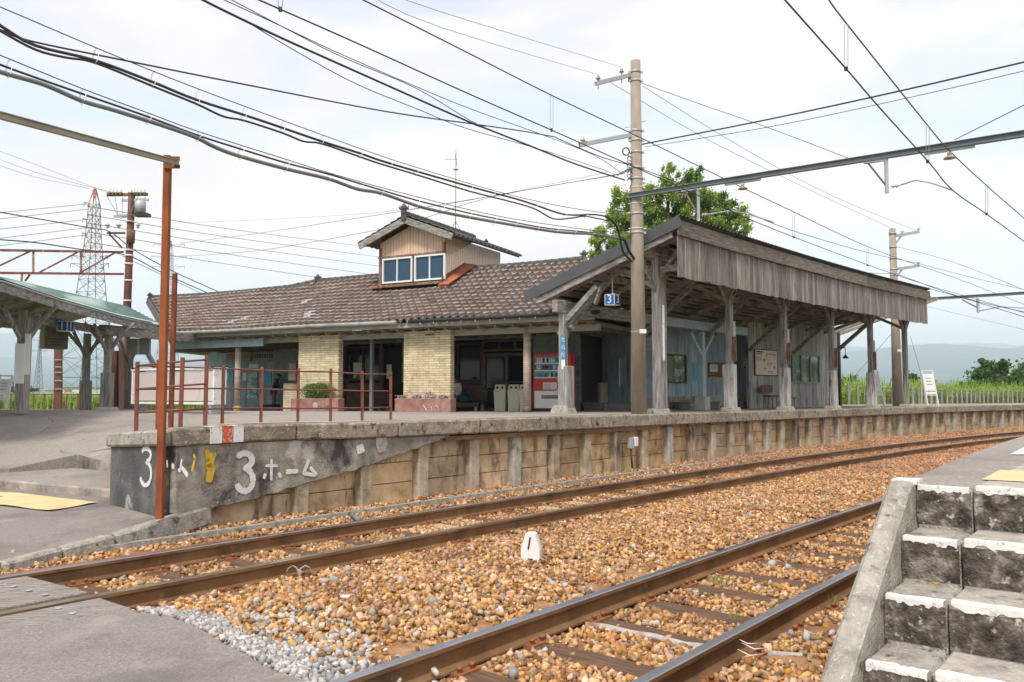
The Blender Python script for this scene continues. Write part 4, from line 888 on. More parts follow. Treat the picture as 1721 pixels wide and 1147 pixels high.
# doors: two framed sliding leaves with a transom light
zt = hitb(850, 594, WB)[1]; mid = (d0_+d1_)/2
window(d0_, d1_, zt+.06, zH+.05, WB-.03, 3, 'transom_window', 'brown_wood', t=.06)
for (a0, a1) in ((d0_+.02, mid), (mid, d1_-.02)): window(a0, a1, fz, zt, WB-.06 if a0 > d0_+.5 else WB-.02, 1, 'sliding_door', 'brown_wood', t=.10, rows=2)
m = MB(); m.box(B((e0_+e1_)/2, WB+.1, 1.85), (e1_-e0_, .05, 2.0), ax=(BE, BN, Z3)); m.build('doorway_shade_sheet', 'dark_room', sb)  # near-black sheet across the opening paints in the dark behind it
for (u0, u1, v0, v1, mm) in ((594, 612, 610, 626, 'white'), (650, 658, 613, 637, 'white'), (594, 599, 628, 636, 'leaf_bright')):
    a0, za = hitb(u0, v0, WB-.012); a1, zb = hitb(u1, v1, WB-.012); m = MB(); m.box(B((a0+a1)/2, WB-.014, (za+zb)/2), (abs(a1-a0), .004, abs(za-zb)), ax=(BE, BN, Z3)); m.build('notice', 'paper' if mm == 'white' else 'ink_green', sb)
# ---- dormer
dm = MB(); zb_, ze_, zr_ = EZ+PT*DB-.1, 4.74+1.41-1.41, 0
ze_ = hitb(700, 412, DB)[1]; zap = hitb(697, 378, DB)[1]; dc = (DA0+DA1)/2; DBk = 6.0
def vboards(m, pts_fn, a0, a1, w=.10):
    x = a0
    while x < a1-.005:
        y = min(x+w, a1); q = pts_fn(x, y); m.add(q, [(0, 1, 2, 3), ]); x += w
def gab(x): return zap-.40*abs(x-dc)
zw1 = hitb(700, 430, DB)[1]; zw0 = hitb(700, 477, DB)[1]
m = MB(); x = DA0
while x < DA1-.01:
    y = min(x+.105, DA1); j = random.uniform(0, .006)
    m.add([B(x+.004, DB-j, zw1), B(y-.004, DB-j, zw1), B(y-.004, DB-j, gab(y)), B(x+.004, DB-j, gab(x))], [(3, 2, 1, 0)]); x += .105
front = m.build('dormer_front', 'peach', sb)
m = MB(); m.box(B(dc, DB+.05, (zw1+zw0)/2+.3), (DA1-DA0-.02, .06, zw1-zw0+.7), ax=(BE, BN, Z3)); m.build('backing', 'brown_wood', front)
for aa, hand in ((DA0, 1), (DA1, -1)):
    m = MB(); y = DB
    while y < DBk: y2 = y+.105; zz = lambda b: EZ+PT*min(b, 2*RB-b)-.05; m.add([B(aa, y+.004, zz(y)), B(aa, y2-.004, zz(y2)), B(aa, y2-.004, zap-.42), B(aa, y+.004, zap-.42)], [(0, 1, 2, 3) if hand > 0 else (3, 2, 1, 0)]); y = y2
    m.build('dormer_side', 'peach', sb)
m = MB()
for aa in (DA0+.02, DA1-.02): m.box(B(aa, DB-.01, (zw0+ze_)/2-.1), (.09, .05, ze_-zw0+.2), ax=(BE, BN, Z3))
m.box(B(dc, DB-.015, zw1+.03), (DA1-DA0+.1, .06, .06), ax=(BE, BN, Z3)); m.box(B(dc, DB-.03, zw0-.02), (DA1-DA0+.2, .14, .08), ax=(BE, BN, Z3)); m.build('rusty_trim', 'post_rusty', front)
for (u0, u1) in ((645, 693), (699, 748)):
    a1 = ua(u0, 455, DB-.03); a0 = ua(u1, 455, DB-.03); window(a0, a1, zw0+.06, zw1-.02, DB-.03, 2, 'window', 'white', 'glass_blue', t=.05)
# flashing
m = MB(); m.box(B(DA0-.08, DB-.12, EZ+PT*DB-.02), (.3, .3, .1), ax=(BE, (BN+Z3*PT).normalized(), (Z3-BN*PT).normalized())); 
y = DB-.15; m.add([B(DA0-.30, DB-.3, EZ+PT*(DB-.3)+.10), B(DA0-.02, DB-.3, EZ+PT*(DB-.3)+.12), B(DA0-.015, RB+.05, EZ+PT*RB+.24), B(DA0-.42, RB+.05, EZ+PT*RB+.16)], [(0, 1, 2, 3), (3, 2, 1, 0)]); m.add([B(DA0-.015, DB-.2, EZ+PT*DB), B(DA0-.015, RB, EZ+PT*RB-.1), B(DA0-.015, RB, EZ+PT*RB+.26), B(DA0-.015, DB-.2, EZ+PT*DB+.2)], [(0, 1, 2, 3), (3, 2, 1, 0)]); m.build('flashing', 'flash_orange', front); m = MB(); m.box(B(DA1+.1, DB-.05, EZ+PT*DB+.05), (.3, .3, .08), ax=(BE, BN, Z3)); m.build('flashing', 'flash_orange', front)
# dormer roof with barge boards and tiles
OH, OF = .52, .42; sl_ = (zap+.16-(ze_-.05))/((DA1-DA0)/2)
def dz(x): return zap+.20-.40*abs(x-dc)
wH = (DA1-DA0)/2+OH
m = MB()
for sg in (-1, 1):
    k = 0
    while k*.24 < wH:
        x0 = k*.24; x1 = min(x0+.27, wH+.04); y = DB-OF
        while y < DBk+.3:
            n = 5; vs = []
            for r_, xx_ in ((0, x0), (1, x1)):
                for i in range(n): t = i/(n-1); vs.append(B(dc+sg*xx_, y+.27*t, dz(dc+xx_)+.035*math.sin(2*math.pi*t+.5)+(.045 if r_ else .01)))
            for i in range(n): v = vs[n+i]; vs.append(Vector((v.x, v.y, v.z-.045)))
            f = [(i, i+1, n+i+1, n+i) for i in range(n-1)]+[(n+i, n+i+1, 2*n+i+1, 2*n+i) for i in range(n-1)]
            m.add(vs, f if sg < 0 else [q[::-1] for q in f], 0, True); y += .26
        k += 1
dr = m.build('dormer_roof', 'tile_dark', sb)
m = MB(); ridge(m, B(dc, DB-OF-.05, dz(dc)+.1), B(dc, DBk+.3, dz(dc)+.1), .08); m.build('ridge_cap', 'tile_dark', dr)
ornament(dr, B(dc, DB-OF-.02, dz(dc)+.17), .26, BE)
ornament(dr, B(dc-wH+.15, DBk-1.6, dz(dc-wH)+.12), .14, BN)
m = MB()
for sg in (-1, 1):
    m.beam(B(dc, DB-OF+.02, dz(dc)-.12), B(dc+sg*wH, DB-OF+.02, dz(dc+wH)-.10), .05, .2, up=Z3)
    m.add([B(dc, DB-OF, dz(dc)-.03), B(dc+sg*wH, DB-OF, dz(dc+wH)-.03), B(dc+sg*wH, DBk+.3, dz(dc+wH)-.03), B(dc, DBk+.3, dz(dc)-.03)], [(0, 1, 2, 3), (3, 2, 1, 0)], 1)
m.build('barge_board', ['wood_grey_h', 'soffit'], dr)
m = MB()
m.tube([B(dc-wH-.03, y, dz(dc+wH)-.06) for y in (DB-OF, DBk+.3)], .04, 6); m.build('gutter', 'black', dr)
# aerial on the roof
ae = B(dc-.95, DB+1.0, dz(dc-.95)+.05); t = thing('tv_aerial', 'thin rusty television aerial mast standing on the dormer roof', 'aerial', ae)
m = MB(); top = hitp(750, 254, ae, Vector((0, 1, 0))).z; m.tube([ae+Z3*.12, Vector((ae.x, ae.y, top))], .014, 6)
for q in (-1, 1): m.tube([ae+Vector((.13*q, 0, 0)), ae+Vector((.13*q, 0, .1)), ae+Vector((.07*q, 0, .2)), ae+Z3*.35], .01, 5)
m.build('mast', 'wire_grey', t)
m = MB(); zz = hitp(750, 268, ae, Vector((0, 1, 0))).z
m.tube([Vector((ae.x-.36, ae.y, zz)), Vector((ae.x+.05, ae.y, zz))], .009, 5); m.tube([Vector((ae.x-.02, ae.y-.2, zz+.1)), Vector((ae.x+.03, ae.y+.2, zz-.15))], .009, 5); m.tube([Vector((ae.x-.08, ae.y, zz-.33)), Vector((ae.x+.08, ae.y, zz-.33))], .03, 5); m.build('elements', 'wire_grey', t)
# ---- concourse on the left: ticket wall, sign boards, posters
TY = 33.0; tp = W(378, 640, TY); tq = W(520, 640, 31.0); tq.z = tp.z = 0; td = (tq-tp).normalized(); tnn = Vector((td.y, -td.x, 0)); 
if tnn.y > 0: tnn = -tnn
def tw(u, v, o=.0): return hitp(u, v, tp+tnn*o, tnn)
def tbox(m, u0, u1, v0, v1, o, th=.03, mi=0):
    p, q = tw(u0, v0, o), tw(u1, v1, o); c = (p+q)/2; m.box(c, (abs((q-p).dot(td)), th, abs(p.z-q.z)), ax=(td, tnn, Z3), mi=mi)
m = MB()
for u in range(374, 466, 4): tbox(m, u, u+4.0, 606, 686, .0)
m.box(Vector((tp+td*2)+tnn*-.1)+Z3*2, (6, .1, 2.6), ax=(td, tnn, Z3)); cw = m.build('ticket_wall', 'wall_blue', sb)
m = MB(); tbox(m, 462, 502, 575, 686, .7, .1); m.build('side_wall', 'clap_grey', sb)
m = MB(); tbox(m, 372, 478, 570, 590, .3, .3); m.build('dark_beam', 'dark_room', sb)
for (u0, u1) in ((381, 421), (426, 469), (472, 479)):
    m = MB(); tbox(m, u0, u1, 590, 607, .25, .04); bd = m.build('header_board', 'sign_grey', cw)
    m = MB()
    n = int((u1-u0)/4)
    for i in range(n): tbox(m, u0+2+i*4, u0+4.6+i*4, 595, 602, .275, .004)
    m.build('lettering', 'ink_red' if u0 < 400 else 'ink', bd)
for (u0, u1, v0, v1, mm) in ((385, 392, 612, 645, 'poster_blue'), (416, 432, 627, 670, 'poster_mix'), (419, 434, 612, 619, 'paper'), (444, 456, 626, 647, 'poster_blue'), (378, 383, 627, 638, 'paper'), (408, 414, 627, 640, 'paper')):
    m = MB(); tbox(m, u0, u1, v0, v1, .03, .01); tag(m.build('poster', mm), {385: 'narrow blue poster left of the round column on the ticket wall', 416: 'tall poster in yellow, green and blue bands on the ticket wall', 419: 'small pale notice above the tall banded poster', 444: 'small faded blue poster left of the standing person', 378: 'tiny pale notice at the far left of the ticket wall', 408: 'small pale notice beside the tiled column'}[u0], 'poster')
m = MB(); tbox(m, 464, 478, 613, 641, -.35, .02); m.build('window', 'glass_clear' if 0 else 'white', cw)
m = MB(); tbox(m, 473, 475, 613, 625, -.3, .02); m.build('window_bar', 'maroon', cw)
# electric panel beside pier
m = MB(); a0, z0 = hitb(487, 640, 1.0); a1, z1 = hitb(500, 611, 1.0); c = B((a0+a1)/2, 1.0, (z0+z1)/2); m.box(c, (abs(a1-a0), .15, z1-z0), ax=(BE, BN, Z3)); tag(m.build('meter_box', 'sign_brown', bevel=.01), 'rust stained tan meter box beside the left brick pier', 'box')
# ================================================================ PLATFORM SHELTER (right)
PD = 1.55                                     # offset of the front posts
pe = lambda s: edge(s)-.93
psh = [hitd(u, 690, lambda s: PD+pe(s))[0] for u in (1107, 1228, 1320, 1400, 1466, 1524)]
sG = psh[0]-.5; sEnd = hitd(1558, 520, lambda s: .78+pe(s))[0]
sh = thing('platform_shelter', 'weathered open timber platform shelter with a grey boarded fascia over the track', 'shelter', T(psh[2], 3))
FD, LD = .78, 4.75                              # front and rear edge offsets of the roof
zt_ = hitd(1147, 373, FD)[1].z; zl_ = 3.68
def rz2(s, d): return zt_+(zl_-zt_)*(d-FD)/(LD-FD)
SS = np.arange(sG, sEnd+.01, .12)
def TS(s, d, z): return T(s, d+pe(s), z)
# vertical fascia boards: one loose board each
m = MB(); s = sG+.02; zF1, zF0 = zt_-.30, hitd(1147, 466, FD)[1].z
while s < sEnd-.02:
    w = .135; p, q = TS(s, FD, 0), TS(min(s+w, sEnd), FD, 0); j = random.uniform(-.008, .008); dz0 = random.uniform(-.015, .015); m.beam(Vector((*((p+q)/2)[:2], zF0+dz0)), Vector((*((p+q)/2)[:2], zF1)), (q-p).length-.008, .022, up=Vector((-(q-p).y, (q-p).x, 0)).normalized()); s += w
fb = m.build('fascia_boards', 'board_grey', sh)
m = MB(); ss = np.arange(sG-.05, sEnd+.05, 2.6)
for i in range(len(ss)):
    a, b = ss[i], min(ss[i]+2.6, sEnd+.08)
    p, q = TS(a, FD-.06, zt_-.155+random.uniform(-.012, .006)), TS(b+.03, FD-.06, zt_-.155+random.uniform(-.012, .006)); m.beam(p, q, .03, .30)
m.build('top_plank', 'plank_dark', sh)
# roof sheet, corrugated edge, boards under it and purlins
m = MB(); SR = np.arange(sG-.05, sEnd+.1, .5); dr_ = np.linspace(FD-.12, LD, 6)
for zof in (.05, .02):
    o = len(m.v); m.v += [tuple(TS(s, d, rz2(s, d)+zof)) for s in SR for d in dr_]; n = len(dr_)
    for i in range(len(SR)-1):
        for k in range(n-1):
            f = (o+i*n+k, o+i*n+k+1, o+(i+1)*n+k+1, o+(i+1)*n+k); m.f.append(f if zof > .03 else f[::-1]); m.m.append(0); m.sm.append(False)
for s in np.arange(sG, sEnd, .16): m.tube([TS(s, FD-.14, rz2(s, FD-.14)+.042), TS(s, FD+.6, rz2(s, FD+.6)+.042)], .014, 5)
m.build('roof_sheet', 'barge_grey', sh)
m = MB(); d = FD+.02
while d < LD-.05:
    for i in range(0, len(SR)-1): 
        p, q = TS(SR[i], d+.1, rz2(0, d+.1)-.012), TS(SR[i+1], d+.1, rz2(0, d+.1)-.012); m.beam(p, q, .19, .02)
    d += .2
m.build('roof_boards', 'wood_under', sh)
m = MB()
for d in (FD+.5, 2.35, 3.3, 4.3):
    for i in range(0, len(SR)-1, 2): p, q = TS(SR[i], d, rz2(0, d)-.07), TS(SR[min(i+2, len(SR)-1)], d, rz2(0, d)-.07); m.beam(p, q, .07, .09)
m.build('purlins', 'wood_under', sh)
m = MB(); s = sG+.5
rl = [x for x in psh]+[(psh[i]+psh[i+1])/2 for i in range(5)]+[psh[-1]+.5, psh[-1]+1.1]
for s in rl: m.beam(TS(s, FD+.05, rz2(0, FD+.05)-.15), TS(s, LD-.1, rz2(0, LD-.1)-.15), .08, .10)
m.build('rafters', 'wood_under', sh)
m = MB(); ss = np.arange(hitd(1106, 620, 5.0)[0]-1.0, hitd(1408, 620, 4.6)[0], .8)
for i in range(len(ss)-1): m.beam(TS(ss[i], 5.9, 3.66), TS(ss[i+1], 5.9, 3.66), 2.7, .04)
m.build('rear_ceiling', 'wood_under', sh)
# barge board at the gable end
m = MB(); m.beam(TS(sG-.06, FD-.12, rz2(0, FD-.12)-.07), TS(sG-.06, LD+.02, rz2(0, LD)-.07), .03, .24); m.build('barge_board', 'barge_grey', sh)
m = MB(); m.beam(TS(sG-.0, FD+.1, rz2(0, FD)-.27), TS(sG-.0, LD-.3, rz2(0, LD-.3)-.27), .06, .14); m.build('gable_rafter', 'wood_grey_h', sh)
# front posts with plinths and braces
zB = rz2(0, PD)-.42
tri = lambda s: (Vector((math.sin(head(s)), math.cos(head(s)), 0)), Vector((-math.cos(head(s)), math.sin(head(s)), 0)))
for i, s in enumerate(psh):
    F_, Lf = tri(s); p = TS(s, PD, 0); z0 = zp(p.x, p.y)
    sk = 'wood_grey' if i in (0, 5) else ('post_white' if i else 'wood_grey')
    w = .145 if i else .18
    m = MB(); m.beam(Vector((p.x, p.y, z0+.1)), Vector((p.x, p.y, zB+.05)), w, w, up=F_)
    po = m.build('post', 'wood_grey' if i in (0, 5) else 'post_rusty' if 0 else 'wood_grey', sh, bevel=.008)
    m = MB(); m.box((p.x, p.y, z0+.03), (.42, .42, .14), rz=-head(s), taper=.8); m.build('footing', 'concrete_old', po, bevel=.02)
    if 0 < i < 5:
        m = MB(); m.beam(Vector((p.x, p.y, z0+.08)), Vector((p.x, p.y, z0+1.12)), .235, .235, up=F_); m.build('sleeve', 'post_white', po, bevel=.01)
        m = MB(); q = p-Lf*.10; m.beam(Vector((q.x, q.y, z0+1.2)), Vector((q.x, q.y, z0+1.78)), .15, .03, up=F_); m.build('rusty_plate', 'post_rusty', po)
        m = MB(); q = p-Lf*.095+F_*.06; m.beam(Vector((q.x, q.y, z0+1.25)), Vector((q.x, q.y, z0+2.15)), .05, .02, up=F_); m.build('white_strip', 'white_worn', po)
    if i == 0:
        m = MB(); q = p-Lf*.105+F_*.05; m.beam(Vector((q.x, q.y, z0+1.1)), Vector((q.x, q.y, z0+2.25)), .05, .02, up=F_); m.build('white_strip', 'white_worn', po)
        m = MB(); q = p+F_*.16; m.beam(Vector((q.x, q.y, z0+.1)), Vector((q.x, q.y, zB-.2)), .14, .15, up=F_); m.build('post_sister', 'wood_grey', po)
    for nm, a, b in (('brace', -F_*.0, -F_*.62), ('brace', F_*.0, F_*.62)):
        m = MB(); m.beam(Vector((p.x, p.y, zB-.75))+a, Vector((p.x, p.y, zB+.02))+b, .06, .085); m.build('brace', 'wood_grey_h', po)
    m = MB(); q = TS(s, 4.3, 0); m.beam(Vector((p.x, p.y, zB+.16)), Vector((q.x, q.y, zB-.3)), .12, .16); m.build('tie_beam', 'wood_grey_h', sh)
    m = MB(); m.beam(Vector((p.x, p.y, zB-.6)), Vector((p.x, p.y, zB-.02))+Lf*1.15, .06, .09); m.build('brace', 'wood_under', po)
    m = MB(); q = TS(s, 4.2, 0); m.beam(Vector((q.x, q.y, 2.75)), Vector((p.x, p.y, zB-.05))+Lf*.9, .1, .12); m.build('strut', 'wood_grey_h', sh)
    m = MB(); m.beam(Vector((p.x, p.y, zB-.45)), Vector((p.x, p.y, zB+.25))-Lf*.62, .06, .085); m.build('brace', 'wood_grey_h', po)
m = MB()
for i in range(len(psh)-1): m.beam(TS(psh[i]-(.35 if i == 0 else 0), PD, zB+.13), TS(psh[i+1]+(.9 if i == 4 else 0), PD, zB+.13), .16, .20)
m.build('front_beam', 'wood_grey_h', sh, bevel=.008)
# big squared beam end at the gable
F_, Lf = tri(psh[0]); p = TS(psh[0], PD, 0)
m = MB(); m.beam(Vector((p.x, p.y, zB+.22))-F_*.42+Lf*.02, Vector((p.x, p.y, zB+.22))+F_*.3, .28, .30); m.build('beam_end', 'wood_grey_h', sh, bevel=.02)
# inner gable post with its beam and rakers
ip_ = foot(947, 17.9); s1_, d1__ = SD(ip_.x, ip_.y); F_, Lf = tri(s1_)
ip = thing('shelter_post', 'grey timber post with flared stone base beside the red vending machine', 'post', ip_)
zb2 = 3.22
m = MB(); m.beam(ip_+Z3*.1, Vector((ip_.x, ip_.y, zb2)), .15, .15, up=F_); m.build('shaft', 'wood_grey', ip, bevel=.008)
m = MB(); m.beam(ip_+Z3*.0+F_*.02+Lf*-.06, Vector((ip_.x, ip_.y, ip_.z+1.05))+F_*.02-Lf*.06, .30, .24, up=F_); m.build('sleeve', 'wood_grey', ip, bevel=.015)
m = MB(); m.box(ip_+Z3*.07, (.50, .42, .20), rz=-head(s1_), taper=.78); m.build('base', 'concrete_old', ip, bevel=.02)
dB_ = d1__-pe(s1_); A_ = TS(s1_-.30, dB_, 3.33); sM = hitd(1062, 530, dB_)[0]
m = MB(); m.beam(A_, TS(sM, dB_, 3.31), .16, .27); m.build('long_beam', 'wood_grey_h', sh, bevel=.01)
sW = hitd(1257, 553, dB_)[0]
m = MB(); m.beam(TS(sM, dB_, 3.31), TS((sM+sW)/2, dB_, 3.29), .15, .24); m.beam(TS((sM+sW)/2, dB_, 3.29), TS(sW+.2, dB_, 3.27), .15, .24); m.build('long_beam', 'paint_blue', sh, bevel=.01)
m = MB(); m.beam(Vector((ip_.x, ip_.y, 2.95)), Vector((ip_.x, ip_.y, 3.72))-Lf*.95, .09, .12); m.build('brace', 'wood_grey_h', ip)
m = MB(); m.beam(Vector((ip_.x, ip_.y, 2.62)), Vector((ip_.x, ip_.y, 3.2))+F_*.62, .08, .11); m.build('brace', 'wood_grey_h', ip)
m = MB(); q = Vector((ip_.x, ip_.y, 0))-Lf*.95; m.beam(q+Z3*3.70-Lf*.1, q+Z3*3.35+Lf*.12+F_*.1, .07, .1); m.build('strut', 'wood_grey_h', sh)
bq = TS(psh[0], PD, 0); m = MB(); m.beam(Vector((ip_.x, ip_.y, 3.50)), Vector((bq.x, bq.y, 4.02)), .10, .13) if 0 else m.beam(Vector((bq.x, bq.y, 3.98))+Lf*.9, Vector((bq.x, bq.y, 3.98))-Lf*.55, .08, .12); m.build('tie', 'wood_grey_h', sh)
# station name strip on that post
q = W(946.5, 585, ip_.y-.12)
ns_ = thing('station_name_strip', 'narrow vertical blue enamel station name strip with white kana on the grey post', 'sign', q)
vx = Vector((1, .0, 0)); z1 = W(947, 563, ip_.y-.12).z; z0 = W(947, 605, ip_.y-.12).z; zw = W(947, 621, ip_.y-.12).z
m = MB(); m.box((q.x, q.y, (z0+z1)/2), (.085, .012, z1-z0)); m.build('blue_plate', 'sky_sign', ns_)
m = MB(); m.box((q.x, q.y, (z0+zw)/2), (.085, .011, z0-zw)); m.build('white_plate', 'white', ns_)
for i, ch in enumerate('てらだ'): text(ch, 'lettering', .115, 'white', ns_, (q.x, q.y-.009, z1-.12-.165*i), (1, 0, 0), (0, 0, 1), .001)
# hanging number boxes
def numbox(P, n, label, sz=.30, gap=.55, dirx=Vector((1, 0, 0)), ry=None, cord=.4):
    t = thing('platform_number_sign', label, 'sign', P); X = dirx.normalized(); Yv = Vector((-X.y, X.x, 0)); th = math.radians(ry)
    X1 = X*math.cos(th)+Yv*math.sin(th); Y1 = Z3.cross(X1)
    m = MB(); m.box(P, (sz, sz, sz*.95), ax=(X1, Y1, Z3)); m.build('box', 'white', t)
    for (nn, a, mt2) in ((-Y1, X1, 'blue_sign'), (X1, Y1, 'navy_sign')):  # side face in a darker blue, its shade put into the colour
        m = MB(); m.box(P+nn*(sz/2+.003), (sz*.88, .006, sz*.84), ax=(a, nn, Z3)); m.build('face', mt2, t)
        text(n, 'numeral', sz*1.0, 'white', t, P+nn*(sz/2+.0075), a, Z3, .001)
    m = MB(); m.tube([P+Z3*sz*.47, P+Z3*(sz*.47+cord)], .015, 6); m.build('hanger', 'galv', t); return t
Pn = hitp(1029.5, 504.5, TS(sG+.3, 2.6, 0), Vector((math.sin(head(14)), math.cos(head(14)), 0))); numbox(Pn, '3', 'blue cube sign with white numeral three hanging under the shelter roof', .245, ry=-38, cord=.42)
# ---- rear wall of the shelter (waiting rooms)
def dwall(name, mtl, s0, s1, d, z0, z1, w=.13, par=sh, hold=None):
    m = MB(); s = s0
    while s < s1-.02:
        w_ = min(w, s1-s); p, q = TS(s+.004, d, 0), TS(s+w_-.004, d, 0); c = (p+q)/2; ax_ = (q-p).normalized(); m.box(Vector((c.x, c.y, (z0+z1)/2)), ((q-p).length, .03, z1-z0), ax=(ax_, Z3.cross(ax_), Z3)); s += w
    return m.build(name, mtl, par)
D2, D1 = 4.45, 5.0
d2f = lambda s: D2+pe(s)
d1f = lambda s: D1+pe(s)
w0 = hitd(1257, 620, d2f)[0]; w1 = hitd(1408, 620, d2f)[0]
zwin0, zwin1 = hitd(1345, 643, d2f)[1].z, hitd(1345, 597, d2f)[1].z; wa, wb = hitd(1314, 620, d2f)[0], hitd(1375, 620, d2f)[0]
dwall('wall', 'wall_white', w0, wa, D2, .75, 3.75); dwall('wall', 'wall_white', wb, w1, D2, .75, 3.75); dwall('wall', 'wall_white', wa, wb, D2, .75, zwin0); dwall('wall', 'wall_white', wa, wb, D2, zwin1, 3.75)
# section 1 (blue boards)
v0_ = hitd(1106, 620, d1f)[0]; v1_ = hitd(1257, 620, d1f)[0]+.1
xa, xb = hitd(1112, 620, d1f)[0], hitd(1151, 620, d1f)[0]; xz0, xz1 = hitd(1130, 643, d1f)[1].z, hitd(1130, 597, d1f)[1].z
dwall('wall', 'wall_blue', v0_, xa, D1, .75, 3.6, .11); dwall('wall', 'wall_blue', xb, v1_, D1, .75, 3.6, .17); dwall('wall', 'wall_blue', xa, xb, D1, .75, xz0, .17); dwall('wall', 'wall_blue', xa, xb, D1, xz1, 3.6, .17)
def swin(s0, s1, z0, z1, d, cols, fr, name='window'):
    f = MB(); t = .05
    P_ = lambda s, z, o=-.03: TS(s, d+o, z)
    for z in (z0, z1): f.beam(P_(s0, z), P_(s1, z), .07, t)
    for i in range(cols+1): s = s0+(s1-s0)*i/cols; f.beam(P_(s, z0), P_(s, z1), t*(1.6 if cols == 4 and i == 2 else 1), .066, up=Vector((math.cos(head(s)), -math.sin(head(s)), 0)))
    o = f.build(name, fr, sh); g = MB(); g.beam(P_(s0, (z0+z1)/2, 0), P_(s1, (z0+z1)/2, 0), .006, z1-z0); g.build('pane', 'glass_reflect', o); return o
m_ = glass('glass_reflect', (.9, .95, .93), .015); p_ = m_.node_tree.nodes['Principled BSDF']; p_.inputs['Base Color'].default_value = (.35, .42, .40, 1); p_.inputs['Transmission Weight'].default_value = .75; p_.inputs['IOR'].default_value = 1.15; p_.inputs['Roughness'].default_value = .0
swin(wa, wb, zwin0, zwin1, D2, 4, 'sign_grey'); swin(xa, xb, xz0, xz1, D1, 1, 'brown_wood')
# end wall and corner posts
m = MB(); p, q = TS(w1, D2, 0), TS(w1, D2+.14, 0); m.beam(TS(w1+.03, D2-.02, .75), TS(w1+.03, D2-.02, 3.7), .12, .12, up=tri(w1)[0]); m.beam(TS(w1, D2+.9, .75+1.4), TS(w1, D2+.9, 3.6), .05, 1.8, up=tri(w1)[0]) if 0 else None; m.build('corner_post', 'dark_wood', sh)
m = MB(); m.beam(TS(w0-.03, D2-.03, .8), TS(w0-.03, D2-.03, 3.75), .10, .08, up=tri(w0)[0]); m.build('corner_board', 'wall_white', sh)

# clapboard end wall with white base, facing the gable
F_, Lf = tri(v0_); ce = TS(v0_-.06, D1-.05, 0); e2 = hitp(1056, 600, ce, F_); L_ = (e2-ce).dot(Lf)
m = MB(); z = .95+.30
while z < 3.35: c = ce+Lf*(L_/2)+Z3*(z+.07); m.box(c, (L_, .03, .138), ax=(Lf, (F_+Z3*.09).normalized(), (Z3-F_*.09).normalized())); z += .142
m.build('clapboard_end', 'clap_blue', sh)
m = MB(); c = ce+Lf*(L_/2+.03)-F_*.06+Z3*(.88+.19); m.box(c, (L_+.14, .16, .38), ax=(Lf, F_, Z3)); m.build('white_base', 'concrete_clean', sh, bevel=.01)
m = MB(); c = ce+Lf*(L_+.05)+Z3*2.1; m.box(c, (.09, .12, 2.5), ax=(Lf, F_, Z3)); m.build('dark_jamb', 'dark_wood', sh)
m = MB(); c = ce+Lf*(L_*.5)-F_*.04+Z3*0; m.beam(c+Lf*.35+Z3*2.7-F_*.0, c+Lf*1.0+Z3*3.4, .1, .1); m.build('brace', 'paint_blue', sh)
# blue Y post on a concrete block
yb = onp(1181, 689.5); F_, Lf = tri(20); t = thing('branching_post', 'pale blue branching timber post on a square concrete block', 'post', yb)
m = MB(); m.box(yb+Z3*.17, (.32, .32, .42), rz=-.7); m.build('block', 'concrete_clean', t, bevel=.01)
zy = W(1183, 562, yb.y).z; m = MB(); m.beam(yb+Z3*.38, Vector((yb.x, yb.y, zy+.05)), .14, .14, up=F_); m.build('shaft', 'paint_blue', t, bevel=.006)
for q in (-1, 1): m = MB(); m.beam(Vector((yb.x, yb.y, zy-.62)), Vector((yb.x, yb.y, zy+.0))+F_*.62*q, .09, .10); m.build('brace', 'paint_blue', t)
# passage wall behind the posts (dark blue-green boards)
pa = W(975, 620, 25.0); pb = W(1056, 620, 23.2); pa.z = pb.z = 0; pd = (pb-pa).normalized(); m = MB(); L_ = (pb-pa).length; x = 0
while x < L_-.02: c = pa+pd*(x+.06)+Z3*2.0; m.box(c, (.114, .03, 2.9), ax=(pd, Z3.cross(pd), Z3)); x += .12
m.box(pa+pd*L_/2+Z3*3.5+Vector((0, 1.5, 0)), (L_+3, 4.5, .08), ax=(pd, Z3.cross(pd), Z3)); m.build('passage_wall', 'wall_blue', sh)
m = MB(); c = (W(988, 640, 24.5)); m.box(pa+pd*.9-Vector((.0, .4, 0))+Z3*1.25, (.35, .3, .9), ax=(pd, Z3.cross(pd), Z3)); tag(m.build('cabinet', 'cream_board', bevel=.01), 'small cream cabinet in the dark passage behind the grey post', 'cabinet')
m = MB(); c = W(1048, 627, 22.9); m.box(c, (.2, .03, .75)); 
t = tag(m.build('wall_mirror', 'glass_dark'), 'narrow dark framed glass panel on the passage wall', 'mirror'); mm = MB(); mm.box(c+Vector((-.12, -.01, 0)), (.03, .05, .8)); mm.build('frame', 'galv', t)
# posters and boards on the shelter walls
def sposter(name, label, u0, u1, v0, v1, dfn, off, m1, th=.012):
    s0, s1 = hitd(u0, 620, dfn)[0], hitd(u1, 620, dfn)[0]; um = (u0+u1)/2; z1, z0 = hitd(um, v0, dfn)[1].z, hitd(um, v1, dfn)[1].z; D = dfn(0)-pe(0)
    m = MB(); m.beam(TS(s0, D-off, (z0+z1)/2), TS(s1, D-off, (z0+z1)/2), th, z1-z0); return tag(m.build(name, m1), label, 'sign' if name == 'sign' else 'poster'), (s0, s1, z0, z1, D)
def sdet(par, g, a0, a1, b0, b1, off, m1, nm='print'):
    s0, s1, z0, z1, D = g; m = MB(); A = s0+(s1-s0)*a0; Bb = s0+(s1-s0)*a1; zz0 = z1+(z0-z1)*b1; zz1 = z1+(z0-z1)*b0; m.beam(TS(A, D-off, (zz0+zz1)/2), TS(Bb, D-off, (zz0+zz1)/2), .004, zz1-zz0); return m.build(nm, m1, par)
